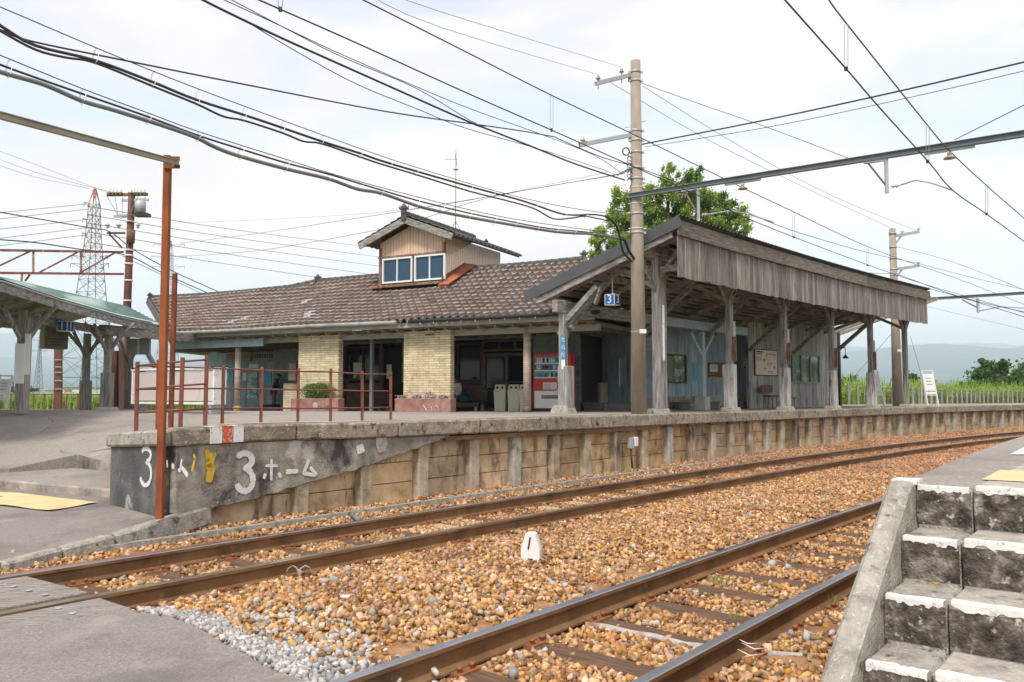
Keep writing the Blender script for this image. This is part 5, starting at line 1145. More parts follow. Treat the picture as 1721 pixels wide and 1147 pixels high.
p0, g0 = sposter('route_map', 'large framed pale pink map poster on the white boarded wall', 1266, 1305, 588, 632, d2f, .04, 'dark_wood', .03)
sdet(p0, g0, .035, .965, .03, .97, .058, 'poster_pink', 'sheet')
for a0, a1, b0, b1, mm in ((.06,.36,.08,.13,'ink'),(.06,.30,.17,.20,'ink'),(.06,.30,.30,.315,'ink'),(.06,.28,.35,.365,'ink'),(.06,.30,.40,.415,'ink'),(.50,.88,.15,.18,'ink_red'),(.5,.53,.18,.27,'ink_red'),(.85,.88,.18,.24,'ink_red'),(.36,.44,.35,.46,'blue_sign'),(.45,.62,.39,.41,'poster_blue'),(.54,.78,.50,.52,'ink_red'),(.54,.57,.52,.62,'ink_red'),(.60,.70,.58,.60,'ink'),(.37,.46,.68,.79,'ink_green'),(.80,.87,.62,.74,'red'),(.90,.95,.48,.76,'poster_pink'),(.54,.78,.83,.86,'ink')): sdet(p0, g0, a0, a1, b0, b1, .062, mm)
p1, g1 = sposter('notice_board', 'brown cork notice board with white sheets beside the pale blue branching post', 1189, 1224, 610, 634, d1f, .04, 'cork', .03)
sdet(p1, g1, .05, .40, .15, .65, .058, 'paper', 'sheet'); sdet(p1, g1, .62, .90, .15, .95, .058, 'paper', 'sheet'); sdet(p1, g1, .78, .92, .18, .75, .062, 'ink_yellow', 'sheet')
for b in (.24, .34, .44): sdet(p1, g1, .09, .36, b, b+.03, .062, 'ink')
p2_, g2 = sposter('poster', 'pale blue lined poster between the window and the branching post', 1159, 1177, 610, 640, d1f, .025, 'wall_blue')
sdet(p2_, g2, .15, .92, .05, .95, .035, 'poster_blue', 'sheet')
for b in (.14, .28, .42, .58): sdet(p2_, g2, .22, .85, b, b+.05, .039, 'wall_blue')
p3, g3 = sposter('sign', 'small white sign with a dark blue band near the wall corner', 1248, 1258, 609, 619, d1f, .03, 'white', .01); sdet(p3, g3, 0.02, .98, .7, .98, .037, 'navy_sign', 'band'); sdet(p3, g3, .3, .7, .15, .55, .037, 'ink', 'emblem')
p4, g4 = sposter('route_banner', 'long cream banner with brown kana along the foot of the blue wall', 1112, 1256, 665, 683, d1f, .06, 'cream_board', .03); p4['category'] = 'sign'
s0, s1, z0, z1, D = g4; F_, Lf = tri(s0)
sa_ = hitd(1128, 674, d1f)[0]; text('アルペンルート', 'lettering', .27, 'ink_red', p4, TS(sa_+.25, D-.115, (z0+z1)/2+.01), F_, Z3, .002)
sb_ = hitd(1162, 674, d1f)[0]; text('観光案内', 'lettering', .26, 'sign_grey', p4, TS(sb_+.35, D-.115, (z0+z1)/2+.01), F_, Z3, .002)
# ================================================================ LEFT PLATFORM CANOPY
lc = thing('platform_canopy', 'timber canopy of the first platform with green metal roof at the left', 'canopy', (-11, 20, .95))
ev_ = [W(-140, 425, 12.0), W(0, 473, 14.0), W(100, 503, 17.0), W(195, 533, 20.6), W(268, 549, 23.4)]
zE = ev_[1].z
for p in ev_: p.z = zE
RX = -12.3; zR = zE+.80
def lroof(t, y): return None
m = MB(); n = len(ev_)
top = [Vector((RX, y, zR)) for y in (9.5, 17.6, 20.5, 24.0, 25.2)]
o = [p+Vector((.05, 0, .04)) for p in ev_]; m.add(o+top, [(i, i+1, n+i+1, n+i)[::1] for i in range(n-1)])
m.add(top+[Vector((-15.2, p.y, zR-.75)) for p in top], [(i, i+1, n+i+1, n+i) for i in range(n-1)])
for k in range(1, 9):
    t = k/9; m.tube([o[i].lerp(top[i], t)+Z3*.02 for i in range(n)], .014, 5)
m.build('roof_sheet', 'roof_green', lc)
m = MB(); m.add([p+Vector((.0, 0, -.03)) for p in ev_]+[p-Z3*.08 for p in top], [(i, n+i, n+i+1, i+1) for i in range(n-1)]); m.add([p-Z3*.08 for p in top]+[Vector((-15.2, p.y, zR-.83)) for p in top], [(i, n+i, n+i+1, i+1) for i in range(n-1)])
for i in range(12): y = 11+i*1.1; xe = float(np.interp(y, [p.y for p in ev_], [p.x for p in ev_])); m.beam((xe-.05, y, zE-.12), (RX, y, zR-.16), .07, .10); m.beam((RX, y, zR-.16), (-15.1, y, zR-.9), .07, .10)
m.build('underside', 'wood_under', lc)
m = MB()
for i in range(n-1): m.beam(ev_[i]+Vector((.03, 0, -.10)), ev_[i+1]+Vector((.03, 0, -.10)), .04, .18)
m.build('eave_board', 'wood_grey_h', lc)
m = MB()
for i in range(n-1): m.tube([ev_[i]+Vector((.08, 0, -.01)), ev_[i+1]+Vector((.08, 0, -.01))], .018, 5)
m.build('eave_edge', 'galv', lc)
def lpost(u, vf, Y, w, sleeve=True, mtl='wood_grey', h=None):
    p = foot(u, Y); m = MB(); ztop = h or zE-.25; m.beam(p, Vector((p.x, p.y, ztop)), w, w, up=Vector((1, 0, 0))); po = m.build('post', mtl, lc, bevel=.008)
    if sleeve: m = MB(); m.beam(p, p+Z3*sleeve, w+.09, w+.09, up=Vector((1, 0, 0))); m.build('sleeve', 'wood_grey', po, bevel=.01)
    for q in (-1, 1): m = MB(); m.beam(Vector((p.x, p.y, ztop-.75)), Vector((p.x, p.y+.75*q, ztop+.02)), .055, .08); m.build('brace', mtl, po)
    for q in (-1, 1): m = MB(); m.beam(Vector((p.x, p.y, ztop-.6)), Vector((p.x+.65*q, p.y, ztop+.12)), .055, .08); m.build('brace', mtl, po)
    return po, p
po1, p1 = lpost(37, 689, 16.6, .20, False); po2, p2 = lpost(179, 690, 21.0, .16, 1.0); lpost(143, 689, 23.2, .16, .85, 'wood_grey'); lpost(216, 688, 26.2, .17, .85, 'wood_grey')
m = MB(); m.box(p2+Z3*.03, (.5, .42, .14), taper=.85); m.build('footing', 'concrete_clean', po2, bevel=.01)
m = MB(); q = p1+Vector((-.01, -.12, 0)); z0, z1 = W(38, 645, 16.5).z, W(38, 578, 16.5).z; m.box((q.x, q.y, (z0+z1)/2), (.20, .02, z1-z0)); m.build('white_board', 'white', po1)
m = MB(); z0, z1 = W(38, 630, 16.5).z, W(38, 561, 16.5).z; m.box((q.x+.14, q.y+.02, (z0+z1)/2), (.11, .02, z1-z0)); m.build('white_board', 'white', po1)
m = MB(); zc = zE-.33; m.beam(Vector((p2.x, p2.y-.35, zc)), Vector((p2.x, p2.y, zc))+(W(292, 640, 24.0)-W(180, 640, 21)).normalized()*4.2, .18, .26); m.build('eave_beam', 'wood_grey_h', lc)
m = MB(); m.beam(Vector((p1.x, 10, zE-.32)), Vector((p2.x-.3, 22, zE-.32)), .14, .18); m.build('front_beam', 'wood_grey_h', lc)
m = MB(); m.beam(Vector((p1.x+.3, p1.y, zE-.35)), Vector((-14.8, p1.y, zE-.35)), .10, .12); m.beam(Vector((p2.x+.1, p2.y, zE-.35)), Vector((-14.8, p2.y, zE-.35)), .10, .12) if 0 else None; m.build('cross_beam', 'wood_grey_h', lc)
m = MB(); bp = foot(255, 24.5); m.beam(W(246, 590, 24.4), W(262, 620, 24.4), .12, .12); m.build('brace', 'paint_blue', lc)
P1 = W(110, 549, 18.6); P1.y = 18.6; numbox(P1, '1', 'blue cube sign with white numeral one hanging under the canopy', .25, ry=-4, cord=.55)
# hanging station sign
c = W(91, 567, 20.8); t = thing('hanging_sign', 'brown backed hanging station sign box seen from its edge beside the numeral one cube', 'sign', c)
X = Vector((.62, .78, 0)).normalized(); Yn = Vector((.78, -.62, 0)); hgt = W(91, 546, 20.8).z-W(91, 586, 20.8).z; m = MB(); m.box(c, (.58, .30, hgt), ax=(X, Yn, Z3)); m.build('case', 'sign_grey', t, bevel=.01)
m = MB(); m.box(c+Yn*.153, (.54, .006, hgt*.94), ax=(X, Yn, Z3)); m.build('panel', 'sign_brown', t)
text('寺田', 'lettering', .17, 'ink', t, c+Yn*.158+Z3*.10, X, Z3, .001)
for i in range(3): m = MB(); m.box(c+Yn*.158-Z3*(.06+.07*i), (.40-.05*i, .002, .018), ax=(X, Yn, Z3)); m.build('small_print', 'ink', t)
m = MB(); m.tube([c+Z3*hgt/2, c+Z3*(hgt/2+.35)], .015, 6); m.build('hanger', 'galv', t)
# wall screen like grey panel between poles and rail pole
c = (W(208, 578, 23)+W(248, 584, 23))/2+Vector((.1, 0, -.03)); t = thing('hanging_sign', 'grey framed sign panel seen from behind under the end of the canopy', 'sign', c)
w = (248-209)*23/1340; m = MB(); m.box(c, (w, .06, .47)); m.build('panel', 'sign_grey', t, bevel=.015)
m = MB(); m.box(c+Vector((0, -.04, 0)), (.07, .03, .46)); m.box(c+Vector((w/2-.01, -.035, 0)), (.02, .02, .47)); m.build('strut', 'galv', t)
# ---- pink board with white frame on wheels
u0, u1 = 232, 370; Yb = 17.5; a = W(u0, 650, Yb+1.0); b = W(u1, 650, Yb-.2); a.z = b.z = 0; d = (b-a); L_ = d.length; d.normalize(); zf_ = zp((a.x+b.x)/2, (a.y+b.y)/2)
zt_b, zb_b = W(300, 620, Yb).z, W(300, 678, Yb).z; t = thing('display_cart', 'wide pale pink panelled board in a white frame standing behind the brown railing', 'board', (a+d*L_/2)+Z3*zf_)
m = MB()
for i in range(2): m.box(a+d*(L_*(.25+.5*i))+Z3*((zt_b+zb_b)/2), (L_/2-.06, .30, zt_b-zb_b-.1), ax=(d, Z3.cross(d), Z3))
m.build('panel', 'pink_board', t)
m = MB(); m.box(a+d*L_/2+Z3*zt_b, (L_+.05, .36, .05), ax=(d, Z3.cross(d), Z3)); m.box(a+d*L_/2+Z3*zb_b, (L_+.02, .34, .05), ax=(d, Z3.cross(d), Z3))
for x in (.02, L_/2, L_-.02): m.box(a+d*x+Z3*((zt_b+zb_b)/2), (.05, .34, zt_b-zb_b), ax=(d, Z3.cross(d), Z3))
m.build('frame', 'white_worn', t)
for x in (.12, L_-.12):
    m = MB(); m.box(a+d*x+Z3*((zb_b+zf_)/2-.0), (.05, .3, zb_b-zf_+.02), ax=(d, Z3.cross(d), Z3)); m.build('leg', 'galv', t)
for x in (.05, L_-.05): m = MB(); m.box(a+d*x+Z3*(zt_b+.03), (.12, .37, .035), ax=(d, Z3.cross(d), Z3)); m.build('corner_cap', 'black', t)
# ---- brown pipe railing
def fpost(u, hpx, par, w=.042, h=.76):
    Y = h*FPX/hpx; p = foot(u, Y); return Vector((p.x, p.y, p.z))
rl_ = thing('pipe_railing', 'low rusty brown railing of thin posts and three rails along the platform end', 'railing', T(8, 2.2, 1))
run1 = [T(6.95, 2.55), T(6.95, 2.0), T(6.95, 1.55), T(6.98, 1.02)]
fp = lambda u, Y: foot(u, Y)
run1 = [fp(230, 8.95), fp(266, 8.75), fp(304, 8.55), fp(345.5, 8.75)]
run2 = [fp(374, 10.2), fp(439, 10.75), fp(501, 11.35), fp(556, 11.75), fp(609, 12.35), fp(657, 12.75)]
topv = {230: 608, 266: 605, 304: 601, 345.5: 598, 374: 614, 439: 617, 501: 619, 556: 620, 609: 624, 657: 625}
allp = []
for us, run in (((230, 266, 304, 345.5), run1), ((374, 439, 501, 556, 609, 657), run2)):
    tops = []
    for u, p in zip(us, run):
        zt = W(u, topv[u], p.y).z; m = MB(); m.beam(p-Z3*.02, Vector((p.x+random.uniform(-.01, .01), p.y, zt)), .042, .042, up=Vector((1, .3, 0)).normalized()); m.build('post', 'fence_brown', rl_, bevel=.004); tops.append((p, zt))
    allp.append(tops)
for tops in (allp[0], [allp[0][0]]+allp[1]):
    for fr in (.06, .40, .74):
        m = MB(); m.tube([Vector((p.x, p.y-.02, zt-(zt-p.z)*fr-.0)) for p, zt in tops for _ in (0,)], .011, 6); m.build('rail', 'fence_brown', rl_)
# thin rusty post with flat strap near the tall rusty pole
p = foot(288, 9.1); m = MB(); zt = W(290, 460, p.y).z; m.beam(p, Vector((p.x, p.y, zt)), .045, .045); tag(m.build('sign_stake', 'rust_orange'), 'thin rusty angle iron stake standing just right of the tall rusty pole', 'post')
# ---- tall rusty pole with clamp and the pale steel beam
gp_ = W(269, 846, 7.95); gp_.z = .17; t = thing('rusty_pole', 'tall rusty square steel pole in front of the painted platform end', 'pole', gp_)
tp_ = W(284, 262, gp_.y); m = MB(); m.beam(gp_, Vector((gp_.x-.02, gp_.y, tp_.z)), .066, .066); m.build('shaft', 'rust_orange', t, bevel=.004)
for q in (-.052, .0): 
    m = MB(); m.box((gp_.x+.0+(.045 if q else .04), gp_.y-.05, tp_.z-.13+ (0 if q else .09)-.0), (.16, .02, .03)); m.build('clamp', 'rust_orange', t)
be = Vector((gp_.x+.10, gp_.y-.03, tp_.z-.085)); bs = W(-60, 178, 5.2)
m = MB(); m.beam(be, bs, .02, .04); m.beam(be+Z3*.022, bs+Z3*.022, .05, .006); m.beam(be-Z3*.022, bs-Z3*.022, .05, .006); tag(m.build('steel_beam', 'beige_trim'), 'pale grey steel channel running up left from the top of the tall rusty pole', 'beam')
# ================================================================ THINGS ON THE PLATFORM
# planters at the piers
def planter(label, u0, u1, vt, b, mark):
    a1, a0 = ua(u0, 680, b), ua(u1, 680, b); z0 = fl((a0+a1)/2, b); zt = hitb((u0+u1)/2, vt, b)[1]; c = B((a0+a1)/2, b+.14, (z0+zt)/2-.01); L_ = a1-a0
    t = thing('planter', label, 'planter', B((a0+a1)/2, b+.14, z0)); m = MB(); m.box(c, (L_, .28, zt-z0+.02), ax=(BE, BN, Z3)); m.build('trough', 'planter_red', t, bevel=.012)
    return t, (a0, a1, z0, zt, b)
t, g = planter('faded red stone planter with a clipped green shrub below the left pier', 488, 568, 670, .02, 0)
a, z = hitb(530, 682, .02); m = MB(); m.tube([B(a, .016, z), B(a, .008, z)], [.10, .09], 10); m.build('pale_patch', 'concrete', t); m = MB(); m.box(B(a-.32, .015, z-.05), (.35, .01, .09), ax=(BE, BN, Z3)); m.build('pale_patch', 'mortar', t)
def foliage(name, label, cat, c, r, n, sz, mt_, ax=(BE, BN, Z3), group=None, par=None, base=None):
    m = MB()
    for k in range(n):
        v = Vector((random.gauss(0, 1), random.gauss(0, 1), random.gauss(0, 1))); v.normalize(); v *= random.random()**.33; wob = 1+.18*mnoise.noise(v*2.3+Vector(c)); p = Vector(c)+ax[0]*v.x*r[0]*wob+ax[1]*v.y*r[1]*wob+ax[2]*v.z*r[2]*wob
        d = Vector((random.gauss(0, 1), random.gauss(0, 1), random.gauss(.3, 1))).normalized(); e = d.orthogonal().normalized(); f = d.cross(e); q = random.random()*6.28; e, f = e*math.cos(q)+f*math.sin(q), f*math.cos(q)-e*math.sin(q); s = sz*random.uniform(.6, 1.3)
        m.add([p-e*s, p-f*s*.5, p+e*s, p+f*s*.5], [(0, 1, 2, 3)])
    o = m.build(name, mt_, par); 
    if label: tag(o, label, cat, group)
    return o
a0, a1, z0, zt, b = g; sa1, sa0 = ua(504, 660, .15), ua(561, 660, .15); zs = hitb(530, 645, .15)[1]; foliage('shrub', 'dense bright green clipped shrub in the left planter', 'shrub', B((sa0+sa1)/2, .2, (zt+zs)/2), ((sa1-sa0)/2, .17, (zs-zt)/2+.05), 2600, .028, 'leaf_shrub')
t, g = planter('faded red stone planter with pink flowers below the right pier', 663, 757, 670, .02, 1)
for px in ([(711, 681), (716, 688), (719, 693)], [(724, 683), (726, 692)], [(731, 681), (736, 684), (738, 691)], [(713, 690), (720, 685)]):
    Q = [B(hitb(u, v, .016)[0], .016, hitb(u, v, .016)[1]) for u, v in px]; m = MB(); m.tube(Q, .008, 4); m.build('chalk_mark', 'paint_white', t)
a0, a1, z0, zt, b = g
for ii, (u, w, h, vt) in enumerate(((675, .20, .07, 664), (700, .25, .08, 664), (722, .33, .17, 657), (745, .25, .08, 666))):
    a = ua(u, 665, .15); m = MB(); c = B(a, .16, zt+h*.35)
    fo = foliage('flowering_plant', ('leftmost small', 'second from left small', 'largest bushy', 'rightmost small')[ii]+' pink flowering plant in the right planter', 'flowers', c, (w*.62, .12, h*.7), 260, .02, 'leaf_shrub', group='pink flowers in the right planter')
    pm = MB()
    for k in range(int(60*(1 if ii == 2 else .45))):
        p = c+BE*random.uniform(-w*.6, w*.6)+BN*random.uniform(-.16, .02)+Z3*random.uniform(-.02, h*.75); q = Vector((random.gauss(0, 1), random.gauss(-1, .5), random.gauss(.4, .6))).normalized(); e = q.orthogonal().normalized(); f = q.cross(e); s = .017
        pm.add([p+e*s*math.cos(x)+f*s*math.sin(x) for x in np.linspace(0, 5.3, 6)], [tuple(range(6))])
    pm.build('petals', 'petal', fo, off=Vector())
# bins
def make_bin():
    r = thing('recycling_bin', 'x', 'bin'); m = MB(); m.box((0, 0, .32), (.40, .38, .62), taper=1.13); m.build('body', 'bin_cream', r, bevel=.012, off=(0, 0, 0))
    m = MB(); m.box((0, 0, .655), (.48, .46, .05)); m.box((0, .02, .77), (.43, .38, .20), taper=.88); l = m.build('lid', 'bin_cream', r, bevel=.012, off=(0, 0, 0))
    for x in (-.09, .09): m = MB(); m.cyl((x, -.19, .77), (x, -.168+.0, .77), .045, n=14); h = m.build('hole', 'black', r, off=(0, 0, 0)); h.location = (0, 0, 0)
    for x in (-.15, .15): m = MB(); m.box((x, -.0, .015), (.08, .38, .03)); m.build('foot', 'bin_cream', r, off=(0, 0, 0))
    return r
bz = math.atan2(BE.y, BE.x)+math.pi
b0 = None
for i, (u, lb) in enumerate(((842, 'cream recycling bin with two round holes, left of the pair in front of the doors'), (865, 'cream recycling bin with two round holes, standing beside the tiled column'), (884, 'cream recycling bin almost wholly hidden behind the tiled column'))):
    bb = 2.55; a = ua(u, 670, bb); p = B(a, bb); hh = (690.5-646)*p.y/FPX; sc_ = hh/.87; L = (p.x, p.y, fl(a, bb))
    if b0 is None: b0 = make_bin(); o = b0; o.location = L; o.rotation_euler.z = bz+.25
    else: o = dup(b0, L, bz+.25)
    o['label'] = lb; o['group'] = 'cream bins by the doors'; o.scale = (.88*sc_, .9*sc_, sc_)
# vending machine
bb = 2.35; a1, a0 = ua(897, 650, bb), ua(958, 650, bb); zt = hitb(925, 593, bb)[1]; z0 = fl(a0, bb); cA = (a0+a1)/2; w = a1-a0+.04; h = zt-z0; dp = .34
vm = thing('vending_machine', 'red and white drinks vending machine between the tiled column and grey post', 'vending machine', B(cA, bb+dp/2, z0))
V = lambda x, z, o=0: B(cA-x*w/2, bb-o, z0+z*h)       # x -1 left .. 1 right, z 0..1
def vbox(m, x0, x1, zz0, zz1, o, th): c = (V(x0, zz0, o)+V(x1, zz1, o))/2; m.box(c, (abs(x1-x0)*w/2, th, (zz1-zz0)*h), ax=(BE, BN, Z3)); return m
m = MB(); m.box(B(cA, bb+dp/2, z0+h/2+.02), (w, dp, h-.06), ax=(BE, BN, Z3)); m.build('cabinet', 'red', vm, bevel=.015)
m = MB(); vbox(m, -.90, .72, .56, .93, .012, .02); win = m.build('display_window', 'poster_blue', vm)
CC = ['leaf_shrub', 'poster_blue', 'red', 'white', 'ink_yellow', 'ink_green', 'wall_blue', 'sky_sign', 'petal', 'paper', 'cloth_teal', 'rust_brown']
for r in range(3):
    zb = .585+.122*r; m = MB(); vbox(m, -.89, .71, zb-.022, zb-.004, .026, .01); m.build('price_rail', 'white', win)
    for k in range(14):
        x = -.84+k*.111; m = MB(); c = V(x, zb, .035); hh = .085*h if r else .065*h; m.cyl(c, c+Z3*hh*.75, .026, n=8); m.cyl(c+Z3*hh*.75, c+Z3*hh, .026, .012, n=8); m.build('drink', random.choice(CC[:3]+CC[6:8]+CC[3:4]) if r == 2 else random.choice(CC), win)
for nm, x0, x1, a_, b_, mt2, o in (('selection_panel', .55, .72, .46, .55, 'black', .014), ('notice_sheet', -.45, .28, .37, .49, 'paper', .012), ('white_front', -.90, .72, .05, .345, 'white', .016), ('dispenser_flap', -.52, .58, .235, .275, 'sign_grey', .026), ('dispenser_slot', -.52, .58, .215, .233, 'black', .027), ('coin_panel', .52, .74, .39, .44, 'white', .013), ('coin_return', .56, .74, .345, .375, 'white', .02)):
    m = MB(); vbox(m, x0, x1, a_, b_, o, .014); m.build(nm, mt2, vm)
for i in range(4): m = MB(); vbox(m, -.38, -.38+.35, .385+.022*i, .391+.022*i, .022, .004); m.build('small_print', 'ink_red', vm)
m = MB(); q = V(.42, .345, .03); m.add([V(.28, .345, .03), V(.42, .345, .03), V(.47, .40, .03), V(.40, .44, .03), V(.36, .40, .03)], [(0, 1, 2, 3, 4), (4, 3, 2, 1, 0)]); m.build('white_emblem', 'white', vm)
# benches
def bench(label, u0, u1, b, vs, vb, cat='bench', mt1='brown_wood', legm='concrete_clean'):
    a1, a0 = ua(u0, 670, b), ua(u1, 670, b); z0 = fl(a0, b); zs = hitb(u1, vs, b)[1]; zk = hitb(u1, vb, b+.45)[1]; L_ = a1-a0; cA = (a0+a1)/2
    t = thing('bench', label, 'bench', B(cA, b+.25, z0)); m = MB()
    for i in range(4): m.box(B(cA, b+.06+.12*i, zs), (L_, .10, .035), ax=(BE, BN, Z3))
    m.box(B(cA, b+.0, zs-.06), (L_, .03, .10), ax=(BE, BN, Z3)); m.build('seat', mt1, t)
    m = MB(); zz = zs+.08
    while zz < zk: m.box(B(cA, b+.50+(zz-zs)*.12, zz), (L_, .03, .065), ax=(BE, BN, Z3)); zz += .085
    m.build('backrest', mt1, t)
    for a in (a0+.12, a1-.12):
        for bb2 in (b+.06, b+.44): m = MB(); m.box(B(a, bb2, (z0+zs)/2-.01), (.07, .07, zs-z0-.04), ax=(BE, BN, Z3)); m.build('leg', legm, t)
    return cA, z0, zs
bench('slatted brown bench under the left window behind the thin steel post', 576, 641, 2.7, 682, 655); cA, bz0, bzs = bench('slatted brown bench under the window between the right pier and doors', 735, 804, 2.6, 678, 650)
# ---- seated person on the right bench (mostly hidden by the pier)
def skin_body(name, joints, edges_, mtl, par=None, label=None, sub=2):
    me = bpy.data.meshes.new(name); off = root_loc(par) if par else Vector(); me.from_pydata([Vector(j[0])-off for j in joints], edges_, []); o = bpy.data.objects.new(name, me); COL.objects.link(o)
    sk = o.modifiers.new('skin', 'SKIN'); sl = me.skin_vertices[0].data
    for i, j in enumerate(joints): r = j[1]; sl[i].radius = (r if isinstance(r, tuple) else (r, r))
    sl[0].use_root = True; ss = o.modifiers.new('sub', 'SUBSURF'); ss.levels = sub; ss.render_levels = sub
    dg = bpy.context.evaluated_depsgraph_get(); dg.update(); m2 = bpy.data.meshes.new_from_object(o.evaluated_get(dg)); o.modifiers.clear(); o.data = m2; m2.materials.clear(); m2.materials.append(MATS[mtl])
    for p in m2.polygons: p.use_smooth = True
    if par: o.parent = par
    return o
def person(label, base, fwd, H, pose, shirt, pants, hairm='hair'):
    """base: point between the feet; fwd: unit facing; pose: name"""
    t = thing('person', label, 'person', base); R_ = fwd.cross(Z3); P = lambda f, r, z: base+fwd*f*H+R_*r*H+Z3*z*H
    if pose == 'stand':
        pel, wst, chs, nk, hd = P(0, 0, .50), P(.02, 0, .60), P(.06, 0, .74), P(.10, 0, .83), P(.14, 0, .885)
        legs = [[P(0, q*.055, .48), P(.02, q*.06, .27), P(-.01, q*.065, .05), P(.05, q*.07, .018)] for q in (-1, 1)]
        arms = [[P(.06, q*.105, .785), P(.09, q*.135, .64), P(.22, q*.10, .56), P(.27, q*.08, .565)] for q in (-1, 1)]
    else:
        pel, wst, chs, nk, hd = P(0, 0, .27), P(.01, 0, .36), P(.06, 0, .50), P(.10, 0, .59), P(.135, 0, .65)
        legs = [[P(.02, q*.06, .265), P(.27, q*.065, .27), P(.26, q*.065, .05), P(.32, q*.07, .02)] for q in (-1, 1)]
        arms = [[P(.06, q*.105, .55), P(.09, q*.135, .41), P(.21, q*.09, .34), P(.26, q*.06, .335)] for q in (-1, 1)]
    J = [(pel, (.075*H, .06*H)), (wst, (.07*H, .052*H)), (chs, (.085*H, .06*H)), (nk, .034*H), (hd-Z3*.03*H, .042*H), (hd+Z3*.015*H, .055*H), (hd+Z3*.055*H, .042*H)]; E_ = [(0, 1), (1, 2), (2, 3), (3, 4), (4, 5), (5, 6)]
    for lg in legs:
        k = len(J); J += [(lg[0], .052*H), (lg[1], .036*H), (lg[2], .023*H), (lg[3], .022*H)]; E_ += [(0, k), (k, k+1), (k+1, k+2), (k+2, k+3)]
    for ar in arms:
        k = len(J); J += [(ar[0], .032*H), (ar[1], .024*H), (ar[2], .017*H), (ar[3], .019*H)]; E_ += [(2, k), (k, k+1), (k+1, k+2), (k+2, k+3)]
        d = (ar[3]-ar[2]).normalized(); s = d.cross(Z3).normalized()
        for fi in range(4):
            kk = len(J); o_ = s*(fi-1.5)*.009*H; J += [(ar[3]+o_+d*.015*H, .0065*H), (ar[3]+o_+d*(.035+.004*(1.5-abs(fi-1.5)))*H-Z3*.006*H, .005*H), (ar[3]+o_+d*.042*H-Z3*.02*H, .0045*H)]; E_ += [(k+3, kk), (kk, kk+1), (kk+1, kk+2)]
        kk = len(J); J += [(ar[3]+s*.02*H, .007*H), (ar[3]+s*.026*H+d*.02*H, .006*H)]; E_ += [(k+3, kk), (kk, kk+1)]
    skin_body('body', J, E_, 'skin', t)
    # clothing as slightly larger continuous shells
    Js = [(pel+Z3*.03*H, (.088*H, .070*H)), (wst, (.088*H, .066*H)), (chs, (.103*H, .073*H)), (nk-Z3*.01*H, .045*H)]; Es = [(0, 1), (1, 2), (2, 3)]
    for ar in arms: k = len(Js); Js += [(ar[0], .043*H), (ar[1], .034*H), (ar[2]-(ar[2]-ar[1])*.08, .028*H)]; Es += [(2, k), (k, k+1), (k+1, k+2)]
    skin_body('shirt', Js, Es, shirt, t)
    Jp = [(pel+Z3*.01*H, (.082*H, .068*H))]; Ep = []
    for lg in legs: k = len(Jp); Jp += [(lg[0], .060*H), (lg[1], .045*H), (lg[2]-Z3*0, .034*H)]; Ep += [(0, k), (k, k+1), (k+1, k+2)]
    skin_body('trousers', Jp, Ep, pants, t)
    for lg in legs: m = MB(); q = (lg[2]+lg[3])/2+fwd*.01*H; m.box(Vector((q.x, q.y, base.z+.022*H)), (.055*H, .15*H, .044*H), ax=(R_, fwd, Z3), taper=.8); m.build('shoe', 'cloth_white', t, bevel=.01)
    m = MB(); c = hd+Z3*.03*H-fwd*.012*H; vs = []
    for i in range(7):
        ph = math.pi*.62*i/6
        for k in range(12): th = 2*math.pi*k/12; vs.append(c+(fwd*math.cos(th)+R_*math.sin(th))*.060*H*math.sin(ph)*(1 if math.cos(th) < .3 or i < 4 else .88)+Z3*.062*H*math.cos(ph))
    m.add(vs, [(i*12+k, i*12+(k+1) % 12, (i+1)*12+(k+1) % 12, (i+1)*12+k)[::-1] for i in range(6) for k in range(12)], 0, True); m.build('hair', hairm, t)
    fc = hd+fwd*.052*H; m = MB(); m.tube([fc+Z3*.015*H, fc+Z3*.0*H+fwd*.012*H, fc-Z3*.006*H], [.005*H, .008*H, .004*H], 6); m.build('nose', 'skin', t)
    for q in (-1, 1): m = MB(); m.lathe(fc+R_*q*.02*H+Z3*.014*H-fwd*.004*H, [(-.005*H, .0), (-.003*H, .004*H), (0, .006*H), (.003*H, .004*H), (.005*H, 0)], 8); m.build('eye', 'black', t)
    m = MB(); m.tube([fc-R_*.012*H-Z3*.022*H, fc-Z3*.023*H+fwd*.003*H, fc+R_*.012*H-Z3*.022*H], .003*H, 5); m.build('mouth', 'ink_red', t)
    for q in (-1, 1): m = MB(); m.tube([hd+R_*q*.054*H+Z3*.02*H, hd+R_*q*.058*H, hd+R_*q*.053*H-Z3*.015*H], [.004*H, .008*H, .004*H], 6); m.build('ear', 'skin', t)
    return t
pa_ = ua(768, 660, 2.9); pb_ = B(pa_+.02, 2.95); bs_ = Vector((pb_.x, pb_.y, fl(pa_, 2.9)))
person('seated person in a white shirt on the slatted bench, half hidden by the right pier', bs_, -BN, 1.42, 'sit', 'cloth_white', 'cloth_grey')
bagc = B(ua(780, 668, 2.75), 2.8, bzs+.14); m = MB(); m.lathe(bagc-Z3*.11, [(0, .10), (.03, .17), (.10, .19), (.17, .15), (.22, .06), (.23, .0)], 12); m.tube([bagc+Z3*.08+BE*.1, bagc+Z3*.2, bagc+Z3*.08-BE*.1], .012, 5); tag(m.build('bag', 'cloth_teal'), 'dark teal bag resting on the bench beside the seated person', 'bag')
